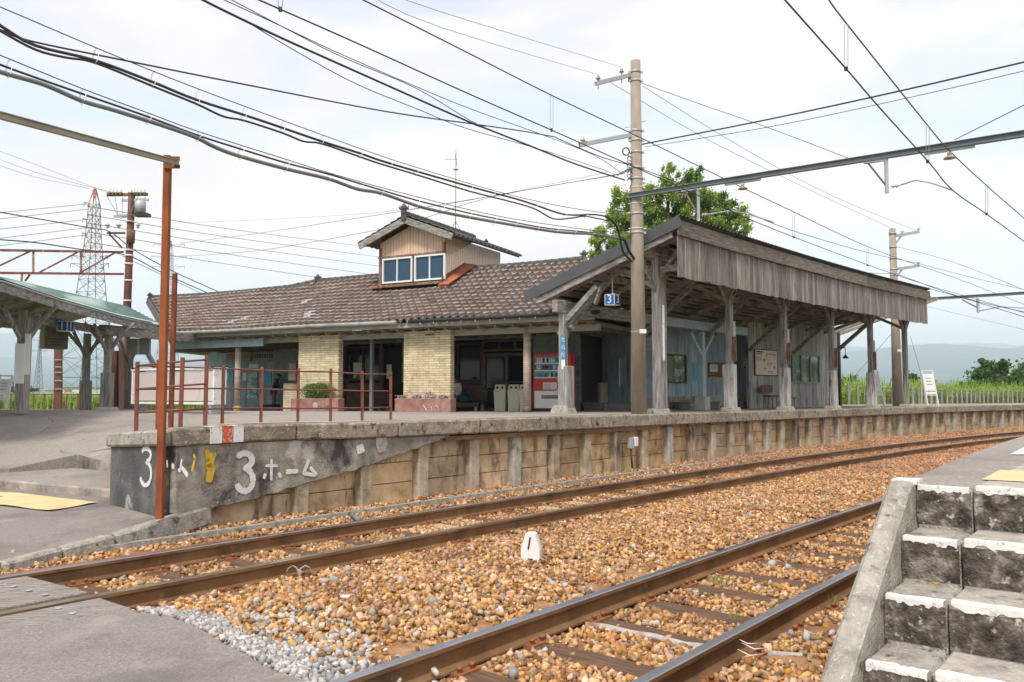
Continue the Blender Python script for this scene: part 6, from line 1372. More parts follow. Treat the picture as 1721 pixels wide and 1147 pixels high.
# standing person at the ticket window
pf_ = tw(459, 690, 1.1); pf_.z = zp(pf_.x, pf_.y); Hs = (690-629)*pf_.y/FPX
fz_ = W(459, 690.5, pf_.y).z; pf_.z = fz_
person('standing person seen from behind, dark blue jacket and taupe trousers, at the ticket window', pf_, (td*.55-tnn*.83).normalized(), max(1.45, Hs), 'stand', 'cloth_navy', 'cloth_taupe')
m = MB(); q = tw(453, 687, 1.5); q.z = fz_+.1; m.box(q, (.75, .35, .28), ax=(td, tnn, Z3)); tag(m.build('crate', 'cloth_navy', bevel=.02), 'low dark blue crate on the floor left of the standing person', 'crate')
# grey long planters by the blue wall
def gplanter(label, p, ax_):
    t = thing('planter', label, 'planter', p); m = MB(); m.box(p+Z3*.10, (.52, .22, .20), ax=(ax_, Z3.cross(ax_), Z3), taper=1.12); m.build('trough', 'planter_grey', t, bevel=.01); m = MB(); m.box(p+Z3*.215, (.62, .29, .035), ax=(ax_, Z3.cross(ax_), Z3)); m.build('rim', 'planter_grey', t, bevel=.006); return t
for u, lb in ((1146, 'grey plastic trough planter below the kana banner'), (1195, 'grey plastic trough planter just right of the branching post block'), (1246, 'grey plastic trough planter near the white wall corner')):
    s, q = hitd(u, 685, lambda s: D1-.28+pe(s)); F_, Lf = tri(s); q.z = zp(q.x, q.y); gplanter(lb, q, F_)
for u, Y, lb in ((998, 22.6, 'small grey planter in the passage beside the cream cabinet'), (1040, 21.8, 'grey planter against the white base in the passage'), (969, 23.0, 'small grey planter just right of the vending machine')):
    q = foot(u, Y); gplanter(lb, q, Vector((.9, -.3, 0)).normalized())
# maroon platform chairs at the white wall
s, q = hitd(1299, 684, lambda s: D2-.45+pe(s)); F_, Lf = tri(s); q.z = zp(q.x, q.y); t = thing('platform_bench', 'small maroon two person platform seat against the white boarded wall', 'seat', q)
zs = W(1299, 666, q.y).z-q.z; zk = W(1299, 653, q.y).z-q.z
m = MB(); m.box(q+Z3*zs, (.72, .36, .05), ax=(F_, Lf, Z3)); m.build('seat', 'maroon', t, bevel=.012); m = MB(); m.box(q+Z3*(zk-.02)+Lf*.2, (.72, .04, .24), ax=(F_, Lf, Z3)); m.build('backrest', 'maroon', t, bevel=.012)
for x in (-.28, 0, .28):
    m = MB(); m.tube([q+F_*x+Lf*.18, q+F_*x+Lf*.14+Z3*zs*.95, q+F_*x-Lf*.12+Z3*zs*.95, q+F_*x-Lf*.16], .012, 5); m.build('leg', 'maroon', t)
m = MB(); m.tube([q-F_*.32-Lf*.16+Z3*.01, q+F_*.36-Lf*.16+Z3*.01], .014, 5); m.build('leg', 'maroon', t)
s, q = hitd(1335, 684, lambda s: D2-.6+pe(s)); q.z = zp(q.x, q.y); t = thing('floor_stand', 'thin maroon floor stand with a small flat top by the white wall', 'stand', q); zz = W(1335, 669, q.y).z; m = MB(); m.tube([q, Vector((q.x, q.y, zz))], .014, 6); m.build('rod', 'maroon', t); m = MB(); m.box((q.x, q.y, zz), (.14, .1, .04)); m.build('top', 'maroon', t)
# bell lamp hanging at the end of the shelter
q = W(1421, 600, 28.0); t = thing('hanging_bell', 'small dark bell shaped lamp hanging from the end of the shelter', 'lamp', q); m = MB(); m.lathe(q-Z3*.06, [(0, .10), (.04, .095), (.09, .05), (.14, .02), (.15, 0)], 12); m.build('shade', 'black', t); m = MB(); m.tube([q+Z3*.1, q+Z3*.32], .012, 5); m.tube([q+Z3*.32, q+Z3*.32+Vector((-.45, .1, 0))], .02, 5); m.build('bracket', 'black', t)
# white easel boards
def easel(label, u0, u1, vt, vb, Y, lean=.12, txt=None):
    p = foot((u0+u1)/2, Y); z0 = W(u0, vb, Y).z; zt = W(u0, vt, Y).z; w = (u1-u0)*Y/FPX; t = thing('standing_board', label, 'sign', (p.x, p.y, z0)); h = zt-z0; X = Vector((1, -.1, 0)).normalized(); U = (Z3+Vector((-lean, .15, 0))).normalized(); c0 = Vector((p.x, p.y, z0)); Nn = X.cross(U)
    for q in (-1, 1): m = MB(); m.beam(c0+X*q*w/2, c0+X*q*w/2+U*h, .035, .035); m.build('leg', 'white', t)
    m = MB(); m.beam(c0-X*w/2+U*h, c0+X*w/2+U*h, .035, .035); m.build('crossbar', 'white', t); m = MB(); m.beam(c0-X*w/2+U*h*.3, c0+X*w/2+U*h*.3, .03, .03); m.build('crossbar', 'white', t)
    m = MB(); m.box(c0+U*h*.66, (w-.03, .02, h*.48), ax=(X, Nn, U)); bo = m.build('board', 'white', t); 
    m = MB(); m.box(c0+U*h*.36, (w-.03, .02, h*.06), ax=(X, Nn, U)); m.build('board', 'white', t)
    for i in range(3): m = MB(); m.box(c0+U*h*(.78-.09*i)-Nn*.012*(1 if Nn.y > 0 else -1), (w*.55, .003, h*.02), ax=(X, Nn, U)); m.build('small_print', 'wire_grey', bo)
    for q in (-1, 1): m = MB(); m.beam(c0+X*q*w/2+U*h*.95, c0+X*q*w/2+Vector((0, .45, 0)), .03, .03); m.build('leg', 'white', t)
easel('white folding display board between two shelter posts at the far end', 1470, 1486, 623, 683, 29, .10); easel('white folding display board standing alone right of the last shelter post', 1560, 1577, 622, 682, 30, .07); easel('white folding display board at the far left platform edge', -12, 11, 631, 689, 18, -.06)
# ================================================================ FENCES
def fence(label, name, pts, hs, w, mtl, railm, step, nr=2, lean=.0, rr=.012):
    t = thing(name, label, 'fence', pts[0]); L = 0; P = []
    for i in range(len(pts)-1):
        a, b = pts[i], pts[i+1]; n = max(1, int(round((b-a).length/step)))
        for k in range(n): P.append((a.lerp(b, k/n), hs[i]+(hs[i+1]-hs[i])*k/n))
    P.append((pts[-1], hs[-1])); P = P[:95]
    for p, h in P: m = MB(); m.beam(p-Z3*.1, p+Z3*h+Vector((random.uniform(-lean, lean), 0, 0)), w, w); m.build('post', mtl, t)
    for k in range(nr): m = MB(); m.tube([p+Z3*h*(.93-.42*k) for p, h in P], rr, 5); m.build('rail', railm, t)
    return t
fence('rusty brown railing along the back of the left platform before the green field', 'iron_fence', [W(-40, 687, 50), W(130, 687, 51), W(290, 686, 54)], [.96, .96, .98], .07, 'fence_brown', 'fence_brown', .62*1.0, 1, rr=.03)
fence('grey metal railing behind the open concourse at the far left', 'iron_fence', [W(300, 686, 54), W(380, 686, 57)], [.85, .85], .06, 'steel_grey', 'steel_grey', .5, 1, rr=.025)
fp_ = [(1410, 684, 648, 33.5), (1500, 683, 652, 38), (1600, 681.5, 655.5, 46), (1660, 680.5, 657, 52), (1745, 679.5, 658.5, 60)]
fence('weathered concrete post fence with wires along the back of the right platform', 'post_fence', [W(u, v, Y) for u, v, _, Y in fp_], [(W(u, v2, Y).z-W(u, v, Y).z) for u, v, v2, Y in fp_], .10, 'wood_grey', 'wire_dark', 1.05, 2, .03)
m = MB(); m.beam(W(1405, 683.5, 33.0)+Z3*.02, W(1745, 679.2, 59.5)+Z3*.02, .25, .12); tag(m.build('kerb', 'concrete'), 'low concrete kerb at the foot of the right platform fence', 'kerb')
# ================================================================ POLES, CATENARY, WIRES
# main concrete pole at the platform edge
pb = onp(1074, 697); s_, d_ = SD(pb.x, pb.y); pb = T(s_+.15, max(d_, edge(s_)+.30)); pb = Vector((W(1074, 697, pb.y).x, pb.y, zp(pb.x, pb.y))); YP = pb.y
hP = W(1064, 103, YP).z; ptop = Vector((pb.x, pb.y, hP))
cp = thing('utility_pole', 'tall concrete utility pole at the platform edge carrying cables and brackets', 'utility pole', pb)
m = MB(); m.tube([pb-Z3*.05, ptop], [.153, .098], 24); m.build('shaft', 'pole_concrete', cp)
def prad(z): return .153+(.098-.153)*(z-pb.z)/(hP-pb.z)
def band(v, par=cp, wid=.04, P=pb, rad=None, mtl='galv'):
    z = W(1068, v, P.y).z; r = (rad or prad(z)); m = MB(); m.cyl((P.x, P.y, z-wid/2), (P.x, P.y, z+wid/2), r+.008, n=20); m.box((P.x+r+.02, P.y-.02, z), (.05, .03, wid)); m.box((P.x-r-.02, P.y-.02, z), (.05, .03, wid)); return m.build('band', mtl, par)
for v in (122, 137, 221, 237, 257, 283, 301, 360, 392): band(v)
for v in (316, 343, 385): band(v, wid=.014, mtl='white')
def arm(u0, v0, v1, nm='arm', Y2=None):
    a = W(u0, v0, YP-.45 if Y2 is None else Y2); b = Vector((pb.x-.08, pb.y, W(1058, v1, YP).z)); m = MB(); m.beam(a, b, .06, .075); o = m.build('crossarm', 'galv', cp); m = MB(); m.beam(b+Vector((-.02, 0, -.14)), b+Vector((-.02, 0, .03)), .1, .03, up=Vector((0, 1, 0))); m.build('gusset', 'galv', cp); return a, b
def insul(P, s=.045, up=Z3, par=cp, mtl='porcelain_brown'):
    m = MB(); X = up.orthogonal().normalized(); m.tube([P, P+up*s*.5, P+up*s*.7, P+up*s*1.1, P+up*s*1.3, P+up*s*2.0, P+up*s*2.4], [s*.35, s*.35, s*1.05, s*1.0, s*.5, s*.62, s*.25], 12); return m.build('insulator', mtl, par)
a, b = arm(1001, 141, 126); insul(a+Z3*.06+Vector((.05, 0, 0))); insul(a.lerp(b, .72)+Z3*.07); m = MB(); m.tube([a+Vector((.05, 0, -.1)), a+Vector((.05, 0, .08))], .01, 5); m.tube([a.lerp(b, .72)-Z3*.12, a.lerp(b, .72)+Z3*.09], .01, 5); m.build('pin', 'galv', cp)
INS1, INS2 = a+Z3*.14+Vector((.05, 0, 0)), a.lerp(b, .72)+Z3*.15
a, b = arm(974, 244, 227); insul(a+Z3*.05+Vector((.06, 0, 0)), .05, mtl='porcelain'); m = MB(); m.beam(a+Z3*.0, a.lerp(b, .15), .075, .09); m.build('arm_end', 'post_white', cp)
m = MB(); z = W(1050, 292, YP).z; m.add([Vector((pb.x-.11, pb.y-.02, z+.05)), Vector((pb.x-.36, pb.y-.1, z-.05)), Vector((pb.x-.36, pb.y-.1, z-.02)), Vector((pb.x-.11, pb.y-.02, z+.12))], [(0, 1, 2, 3), (3, 2, 1, 0)]); m.tube([Vector((pb.x-.11, pb.y, z-.08)), Vector((pb.x-.11, pb.y, z+.1))], .02, 6); m.build('bracket', 'galv', cp)
m = MB(); c = W(1052, 255, YP-.1); m.tube([c+Vector((.065*math.cos(t), 0, .075*math.sin(t))) for t in np.linspace(0, 12.4, 30)], .013, 5); m.build('cable_coil', 'black', cp)
for v in (212, 206): m = MB(); c = W(1068, v, YP); q = 1 if v == 206 else -1; m.tube([c, c+Vector((.2*q, 0, .03*q))], .009, 5); m.build('step_bolt', 'galv', cp)
for v in (360, 392):
    c = W(1057, v, YP-.05); insul(c+Vector((.03, -.02, 0)), .04, Vector((-1, -.4, 0)).normalized(), mtl='porcelain_brown')
m = MB(); x = pb.x-.13; m.tube([Vector((x, pb.y-.03, W(1060, 312, YP).z)), Vector((x-.0, pb.y-.03, W(1060, 410, YP).z))], .012, 6); m.build('conduit', 'wire_grey', cp)
m = MB(); z = W(1072, 557, YP-.15).z; m.box((pb.x+.07, pb.y-.13, z), (.13, .02, .08)); m.build('number_plate', 'white_worn', cp); m = MB(); m.cyl((pb.x, pb.y, z-.008), (pb.x, pb.y, z+.008), prad(z)+.003, n=20); m.build('plate_strap', 'galv', cp)
for k in range(7):
    m = MB(); z = W(1060, 268+k*6, YP).z; m.tube([Vector((pb.x-.10, pb.y-.08, z)), Vector((pb.x-.17-.03*(k % 2), pb.y-.14, z+.03)), Vector((pb.x-.20, pb.y-.12, z-.04))], .012, 5); m.build('clamp', ('black', 'galv')[k % 2], cp)
# far pole
fpb = W(1509, 684, 30.0); q = thing('utility_pole', 'farther concrete utility pole beyond the end of the shelter', 'utility pole', fpb); ft = W(1503.5, 385, 30.0); m = MB(); m.tube([fpb, Vector((fpb.x, fpb.y, ft.z))], [.185, .115], 18); m.build('shaft', 'pole_concrete', q)
for v in (393, 416, 435, 453, 463): z = W(1504, v, 30).z; m = MB(); m.cyl((fpb.x, fpb.y, z-.03), (fpb.x, fpb.y, z+.03), .14, n=14); m.build('band', 'galv', q)
for v0, v1 in ((390, 397), (447, 453)):
    a = W(1544, v0, 30.3); b = W(1512, v1, 30); b.x = fpb.x+.1; m = MB(); m.beam(b, a, .09, .11); m.build('crossarm', 'galv', q); m = MB(); m.beam(b-Z3*.3, b.lerp(a, .3), .05, .05); m.build('gusset', 'galv', q)
    insul(a+Z3*.06, .07, par=q, mtl='porcelain'); 
    if v0 < 400: insul(a.lerp(b, .7)+Z3*.06, .07, par=q, mtl='porcelain')
m = MB(); z = W(1507, 590, 30).z; m.box((fpb.x+.05, fpb.y-.17, z), (.16, .02, .09)); m.build('number_plate', 'white_worn', q)
# catenary beams (portal crossarms)
dB = Vector((math.cos(head(s_)), -math.sin(head(s_)), 0))
def portal(label, P0, vleft, uend, vend, sc=1.0):
    r = ray(uend, vend); k = r.x/r.y; t = (k*P0.y-P0.x)/(dB.x-k*dB.y); P1 = P0+dB*t; z1 = W(uend, vend, P1.y).z; z0 = P0.z; P1.z = z1; d = (P1-P0).normalized(); P1 = P1+d*1.5; m = MB()
    m.beam(P0-d*.22, P1, .012*sc, .075*sc); m.beam(P0-d*.22+Z3*.04*sc, P1+Z3*.04*sc, .09*sc, .010*sc); m.beam(P0-d*.22-Z3*.04*sc, P1-Z3*.04*sc, .09*sc, .010*sc); t_ = thing('catenary_beam', label, 'beam', P0); m.build('girder', 'beam_blue', t_); return t_, P0, d
P0 = Vector((pb.x, pb.y-.17, W(1066, 331, YP).z)); cb, P0, dv_ = portal('blue grey steel catenary beam reaching right from the near concrete pole', P0, 0, 1721, 225)
def onbeam(u, P0=P0, d=dv_): r = ray(u, 300); k = r.x/r.y; t = (k*P0.y-P0.x)/(d.x-k*d.y); return P0+d*t
def dropper(par, u, v1, hand):   # hanging strut with red brace, insulator and steady arm
    p = onbeam(u); z1 = W(u, v1, p.y).z; m = MB(); m.beam(p-Z3*.045, Vector((p.x, p.y, z1)), .045, .045); m.build('drop_post', 'galv', par); m = MB(); m.beam(Vector((p.x, p.y, z1+.10)), p-dv_*.28-Z3*.06, .025, .025); m.build('red_brace', 'post_rusty' if u < 1300 else 'maroon', par)
    m = MB(); m.beam(p-dv_*.33-Z3*.065, p-Z3*.065, .05, .035); m.build('bracket', 'galv', par)
    q = Vector((p.x, p.y, z1+.10)); 
    for k in range(2): insul(q+dv_*(.06+.05*k), .035, dv_, par, 'porcelain' if u > 1300 else 'porcelain_brown')
    return q+dv_*.2
q1 = dropper(cb, 1490, 325, 1)
cA_, cB_ = -.566, -4.345
def wireP(u, v, d): return hitd(u, v, d)[1]
e1 = wireP(1601, 320, cB_); m = MB(); m.tube([q1, q1.lerp(e1, .3)+Z3*.10, q1.lerp(e1, .6)+Z3*.08, e1], .012, 6); m.build('steady_arm', 'galv', cb)
q0 = dropper(cb, 1173, 372, 1); e0 = wireP(1300, 374, cA_+.2); m = MB(); m.tube([q0, q0.lerp(e0, .3)+Z3*.12, q0.lerp(e0, .6)+Z3*.10, e0], .014, 6); m.build('steady_arm', 'galv', cb)
for u in (1248, 1597):
    p = onbeam(u); m = MB(); m.beam(p-dv_*.34-Z3*.07, p+dv_*.34-Z3*.07, .01, .05); m.build('slotted_plate', 'galv', cb); c = p-Z3*.095; m = MB(); m.cyl(c, c-Z3*.05, .03, n=8); m.build('pin', 'galv', cb); m = MB(); m.lathe(c-Z3*.11, [(0, .02), (.008, .085), (.02, .08), (.045, .035), (.06, .03)], 16); m.build('insulator', 'porcelain_brown', cb)
P02 = Vector((fpb.x, fpb.y-.2, W(1509, 507, 30).z)); t2_, _, _ = portal('distant blue grey catenary beam at the right edge behind the shelter', P02, 0, 1721, 493, 1.1)
m = MB(); r = ray(1643, 500); k = r.x/r.y; tt = (k*P02.y-P02.x)/(dB.x-k*dB.y); pp = P02+dB*tt; pp.z = W(1643, 502, pp.y).z; m.beam(pp, Vector((pp.x, pp.y, W(1643, 526, pp.y).z)), .07, .07); m.build('drop_post', 'galv', t2_); m = MB(); m.beam(pp-dB*.5, Vector((pp.x, pp.y, W(1643, 518, pp.y).z)), .04, .04); m.build('red_brace', 'maroon', t2_)
m = MB(); q = Vector((pp.x, pp.y, W(1643, 523, pp.y).z)); m.tube([q, q+dB*.7+Z3*.1, q+dB*1.4], .02, 5); m.build('steady_arm', 'galv', t2_)
# ---- wires: ends given by place; sag points lie in the same upright plane
def wpts(e0, e1, mid=()):
    n = Vector(((e1-e0).y, -(e1-e0).x, 0)).normalized(); return [e0]+[hitp(u, v, e0, n) for u, v in mid]+[e1]
def smooth(P, k=4):
    o = []
    for i in range(len(P)-1):
        a, b, c, d = P[max(i-1, 0)], P[i], P[i+1], P[min(i+2, len(P)-1)]
        for j in range(k):
            t = j/k; o.append(.5*((2*b)+(-a+c)*t+(2*a-5*b+4*c-d)*t*t+(-a+3*b-3*c+d)*t**3))
    return o+[P[-1]]
def wire(name, label, e0, e1, r, mtl='wire_dark', mid=(), cat='wire', group=None, par=None, n=5):
    P = wpts(e0, e1, mid); P = smooth(P) if len(P) > 2 else P
    if len(P) == 2: P = [P[0].lerp(P[1], t) for t in np.linspace(0, 1, 7)]
    m = MB(); m.tube(P, r, n); o = m.build(name, mtl, par)
    if label: tag(o, label, cat, group)
    return o, P
E_ = lambda u, v, Y: W(u, v, Y)
YL = 7.3
pl_ = lambda u: (lambda k: (k*YP-pb.x)/(-math.sin(.70)+k*math.cos(.70)))(ray(u, 300).x/ray(u, 300).y)
def along(u, v, off=0):       # a point on the upright plane through the pole parallel to the track
    n = Vector((math.cos(.70), -math.sin(.70), 0)); return hitp(u, v, pb+n*off, n)
def awire(name, label, px, r, mtl, off=0, cat='cable', par=None):
    P = smooth([along(u, v, off) for u, v in px], 4); m = MB(); m.tube(P, r, 6); o = m.build(name, mtl, par)
    if label: tag(o, label, cat)
    return o, P
awire('messenger_wire', 'thin messenger wire above the upper bundle of hung cables', [(-60, -10), (0, 12), (167, 83), (300, 137), (430, 186), (605, 250), (701, 282), (850, 326), (960, 350), (1056, 363)], .006, 'wire_dark')
awire('hung_cable', 'upper thick black cable hung in wire loops', [(-60, 5), (0, 43), (60, 77), (160, 102), (256, 138), (330, 168), (430, 200), (541, 238), (605, 258), (655, 275), (790, 314), (865, 334), (900, 345), (950, 361), (1000, 361), (1024, 366)], .016, 'wire_dark')
awire('hung_cable', 'second black cable drooping just under the upper thick cable', [(-60, 15), (0, 52), (60, 84), (110, 97), (160, 106), (256, 145), (330, 175), (375, 196), (410, 203), (475, 224), (510, 238), (541, 242), (605, 264), (640, 276), (700, 294), (790, 322), (865, 341), (900, 352), (930, 368), (960, 367), (985, 364), (1024, 372)], .013, 'wire_dark')
awire('messenger_wire', 'thin messenger wire above the lower grey conduit', [(-60, 68), (0, 93), (140, 150), (248, 190), (335, 222), (480, 268), (560, 293), (700, 331), (850, 366), (1000, 388), (1056, 391)], .006, 'wire_dark')
awire('hung_cable', 'black cable running between the lower messenger wire and the grey conduit', [(-60, 80), (0, 109), (138, 158), (247, 196), (333, 228), (405, 251), (480, 274), (552, 293), (605, 309), (700, 337), (786, 358), (850, 371), (920, 384), (1000, 392), (1048, 402)], .012, 'wire_dark')
awire('conduit', 'thick sagging grey conduit, lowest of the hung cables', [(-60, 98), (0, 121), (60, 138), (90, 149), (138, 170), (190, 185), (247, 203), (290, 217), (331, 232), (360, 247), (400, 262), (480, 284), (552, 301), (600, 318), (640, 325), (700, 346), (740, 356), (786, 365), (830, 373), (920, 388), (960, 392), (1000, 394), (1040, 401)], .025, 'conduit')
def hangers(name, label, us, top, bot, r=.0045):
    for i, (u, a, b) in enumerate(zip(us, top, bot)):
        m = MB(); A, C = along(u+3, a), along(u-1, b); w = .025; m.tube([A, A+Vector((-w, 0, -.03)), C+Vector((-w, 0, .03)), C+Vector((0, 0, -.01)), C+Vector((w, 0, .03)), A+Vector((w, 0, -.05))], r, 4); o = m.build('cable_hanger', 'ladder_white'); tag(o, '%s galvanised loop from the left on the %s' % (ORD[i], label), 'cable hanger', 'hangers on the '+label)
us = [160, 257, 332, 410, 475, 541, 605, 656, 699, 790, 827, 900, 950, 985]; hangers('h', 'upper cable bundle', us, [float(np.interp(u, [0, 167, 300, 430, 605, 701, 850, 960, 1056], [12, 83, 137, 186, 250, 282, 326, 350, 363])) for u in us], [float(np.interp(u, [0, 160, 256, 330, 410, 541, 605, 700, 790, 865, 900, 930, 985], [52, 107, 146, 176, 204, 243, 265, 295, 323, 342, 353, 369, 366])) for u in us])
us = [14, 138, 248, 332, 404, 480, 552, 605, 640, 700, 742, 788, 830, 865, 903, 935, 965, 995]; hangers('h', 'lower cable bundle', us, [float(np.interp(u, [0, 140, 248, 335, 480, 560, 700, 850, 1000], [95, 150, 190, 222, 268, 293, 331, 366, 388])) for u in us], [float(np.interp(u, [0, 60, 138, 247, 331, 400, 480, 552, 640, 700, 786, 830, 920, 1000], [126, 143, 175, 208, 237, 267, 289, 306, 330, 351, 370, 378, 392, 398])) for u in us])
awire('cable_drop', 'upper pair of black cables bending down behind the concrete pole', [(1020, 365), (1036, 380), (1044, 410), (1048, 425), (1062, 440)], .022, 'black'); awire('cable_drop', 'grey conduit bend dropping behind the concrete pole', [(1038, 400), (1050, 405), (1056, 420), (1066, 436)], .026, 'black')
awire('cable', 'single cable descending from the top left to the lower insulator arm', [(-60, 32), (0, 50), (50, 69), (200, 100), (430, 146), (650, 188), (790, 208), (880, 221), (935, 231)], .010, 'wire_dark', off=0)
awire('cable', 'thick doubled black cable crossing the sky toward the pole bracket', [(300, -22), (360, 10), (466, 61), (577, 111), (651, 144), (790, 206), (816, 216), (892, 246), (970, 277), (1050, 303)], .015, 'wire_dark')
awire('cable', 'thin wire just under the thick doubled cable', [(420, 40), (500, 88), (600, 142), (700, 183), (780, 215), (900, 249), (1000, 281), (1040, 296)], .006, 'wire_dark')
awire('cable', 'thin wire above the thick doubled cable, steeper of two', [(370, -10), (480, 48), (577, 97), (700, 149), (790, 203), (816, 213)], .006, 'wire_dark')
awire('cable', 'thin sagging wire above the thick doubled cable, shallower of two', [(350, -12), (470, 43), (570, 90), (690, 142), (790, 183), (920, 230), (1000, 262), (1045, 292)], .006, 'wire_dark')
# catenary of the platform-side track and of the near track
def cwire(name, label, px, r, mtl, d):
    P = smooth([wireP(u, v, d) for u, v in px], 4); m = MB(); m.tube(P, r, 6); return tag(m.build(name, mtl), label, 'catenary wire'), P
cwire('contact_wire', 'contact wire over the platform-side track', [(400, -15), (471, 16), (600, 73), (790, 159), (927, 219), (1048, 273), (1176, 330), (1260, 369), (1335, 399), (1457, 445), (1560, 480), (1721, 526)], .0085, 'wire_dark', cA_)
cwire('catenary_wire', 'messenger wire over the platform-side track, ending at the brown insulator', [(575, -18), (610, 0), (790, 91), (926, 160), (1056, 222), (1130, 258), (1246, 315)], .0085, 'copper_wire', cA_)
cwire('catenary_wire', 'messenger wire over the platform-side track, right of the brown insulator', [(1246, 315), (1335, 357), (1420, 398), (1499, 431), (1607, 468), (1721, 512)], .0085, 'copper_wire', cA_)
cwire('feeder_wire', 'feeder wire rising left of the contact wire past the pole', [(935, 232), (1010, 264), (1077, 284), (1176, 322), (1260, 359), (1335, 389), (1459, 425), (1546, 444), (1630, 466), (1721, 487)], .0075, 'wire_dark', cA_+.35)
cwire('contact_wire', 'contact wire over the near track', [(1290, -32), (1319, 0), (1422, 116), (1477, 180), (1560, 272), (1601, 320), (1658, 360), (1721, 406)], .0085, 'wire_dark', cB_)
cwire('catenary_wire', 'messenger wire over the near track', [(1365, -36), (1393, 0), (1422, 39), (1559, 211), (1597, 255), (1659, 313), (1721, 367)], .0085, 'copper_wire', cB_)
for i, (u, va, vb, d) in enumerate(((927, 160, 219, cA_), (1334, 357, 399, cA_), (1458, 417, 446, cA_), (471, -25, 16, cA_), (1422, 39, 116, cB_), (1559, 211, 272, cB_), (1658, 313, 360, cB_))):
    A, C = wireP(u, va, d), wireP(u, vb, d); m = MB(); 
    for q in (-1, 1): m.tube([A, A+Vector((.02*q, 0, -.03)), C+Vector((.02*q, 0, .03)), C], .004, 4)
    m.box(C, (.03, .03, .04), mi=1); tag(m.build('dropper', ['wire_grey', 'black']), ('catenary dropper crossing the sky left of the tall pole', 'catenary dropper over the shelter roof', 'short catenary dropper near the farther pole', 'catenary dropper at the top edge of the picture', 'tall catenary dropper over the near track, upper right', 'middle catenary dropper crossing the blue grey beam', 'faint catenary dropper nearest the right edge')[i], 'dropper')
# cross-track spans and line wires
def sp(label, p, q, r, mid=(), mtl='wire_dark', name='line_wire'): return wire(name, label, E_(*p), E_(*q), r, mtl, mid)
sp('twisted dark cable from the pole up to the right edge', (1078, 243, YP), (1740, 100, 10.5), .014, [(1291, 201), (1513, 153)])
sp('thin cable under the twisted dark cable, sagging to the right edge', (1085, 247, YP), (1740, 115, 10.5), .006, [(1291, 214), (1525, 165)])
sp('thin wire from the pole top descending to the catenary beam', (1076, 139, YP), (1425, 266, 14), .006, [(1170, 173), (1291, 215)])
sp('wire rising from the catenary beam to the right edge', (1605, 235, 12), (1745, 165, 9.5), .007)
for i, (p, q, mid) in enumerate((((1006, 126, YP), (600, -20, 8.5), [(740, 46)]), ((1044, 113, YP), (640, -20, 8.5), [(740, 20)]))): sp(('lower', 'upper')[i]+' faint wire from the pin insulators to the top edge', p, q, .004, mid, 'wire_grey')
for i, (p, q, mid) in enumerate((((1020, 135, YP), (1500, 385, 30), [(1175, 227), (1320, 300)]), ((1080, 145, YP), (1540, 388, 30), [(1250, 250), (1400, 330)]))): sp(('lower', 'upper')[i]+' faint wire running between the two concrete poles', p, q, .006, mid, 'wire_grey')
for i, (p, q, mid, r) in enumerate((((1508, 415, 30), (1745, 497, 22), [(1600, 440)], .009), ((1511, 462, 30), (1745, 530, 22), [(1613, 499)], .011), ((1511, 472, 30), (1745, 540, 22), [(1607, 498)], .010), ((1320, 440, 24), (1508, 461, 30), [(1400, 455)], .010), ((1560, 516, 34), (1745, 560, 30), [], .006))): sp(('highest dotted', 'second', 'third', 'short left hand', 'lowest faint')[i]+' line wire at the farther pole', p, q, r, mid, 'wire_dark' if i else 'wire_grey')
for i, (p, q, mid) in enumerate((((303, 409, 34), (1046, 292, YP), [(430, 393), (580, 370), (689, 353)]), ((306, 431, 34), (1050, 292, YP), [(430, 422), (580, 397), (690, 374), (823, 332)]), ((290, 375, 40), (1020, 290, YP), [(430, 370), (690, 352)]))): sp(('middle', 'lowest', 'highest faint')[i]+' slack line wire from the left poles to the concrete pole', p, q, .007 if i < 2 else .004, mid)
for i, (x0, x1) in enumerate(((1508, 1455), (1515, 1560))): sp(('left', 'right')[i]+' thin guy wire slanting behind the last shelter posts', (x0 if i == 0 else 1530, 550 if i == 0 else 565, 31), (1430 if i == 0 else 1551, 640, 31), .007)
# ================================================================ LEFT BACKGROUND POLES
LY = 30.0
lb_ = foot(207, LY); t = thing('transformer_pole', 'dark red steel pole with crossarms, transformer and many insulators at the left', 'utility pole', lb_)
zt = W(211, 322, LY).z; m = MB(); m.tube([lb_, Vector((lb_.x+.08, lb_.y, zt))], [.16, .12], 14); m.build('shaft', 'pole_maroon', t)
def LB(u, v, o=0): return W(u, v, LY+o)
for (u0, u1, v, w) in ((180, 248, 328, .10), (205, 250, 337, .09), (191, 236, 364, .08)): m = MB(); m.beam(LB(u0, v), LB(u1, v-1), w, w); m.build('crossarm', 'galv' if u0 != 180 else 'plate_rust', t)
m = MB(); m.beam(LB(180, 392), LB(210, 392), .07, .07); m.beam(LB(184, 394), LB(205, 417), .06, .06); m.build('lower_arm', 'pole_maroon', t)
for i, u in enumerate((183, 189, 195, 202, 219, 225, 230, 236, 242)): insul(LB(u, 327, -.1), .085, par=t, mtl='porcelain')
for u in (181, 199, 200, 232): insul(LB(u, 375), .09, -Z3, t, 'porcelain')
m = MB(); c = LB(236, 345, -.2); m.lathe(c-Z3*.3, [(0, .0), (.01, .19), (.42, .20), (.46, .14), (.5, .0)], 16); m.build('transformer', 'galv', t)
m = MB(); c = LB(240, 362, -.2); m.box(c, (.5, .3, .12)); m.build('fuse_frame', 'black', t)
m = MB(); c = LB(220, 396, -.2); m.lathe(c-Z3*.3, [(0, .0), (.01, .14), (.5, .15), (.55, .0)], 12); m.build('regulator', 'rust_brown', t)
for v in (373, 421, 430, 444, 472, 506): z = LB(208, v).z; m = MB(); m.cyl((lb_.x+.05, lb_.y, z-.03), (lb_.x+.05, lb_.y, z+.03), .16, n=14); m.build('band', 'white_worn', t)
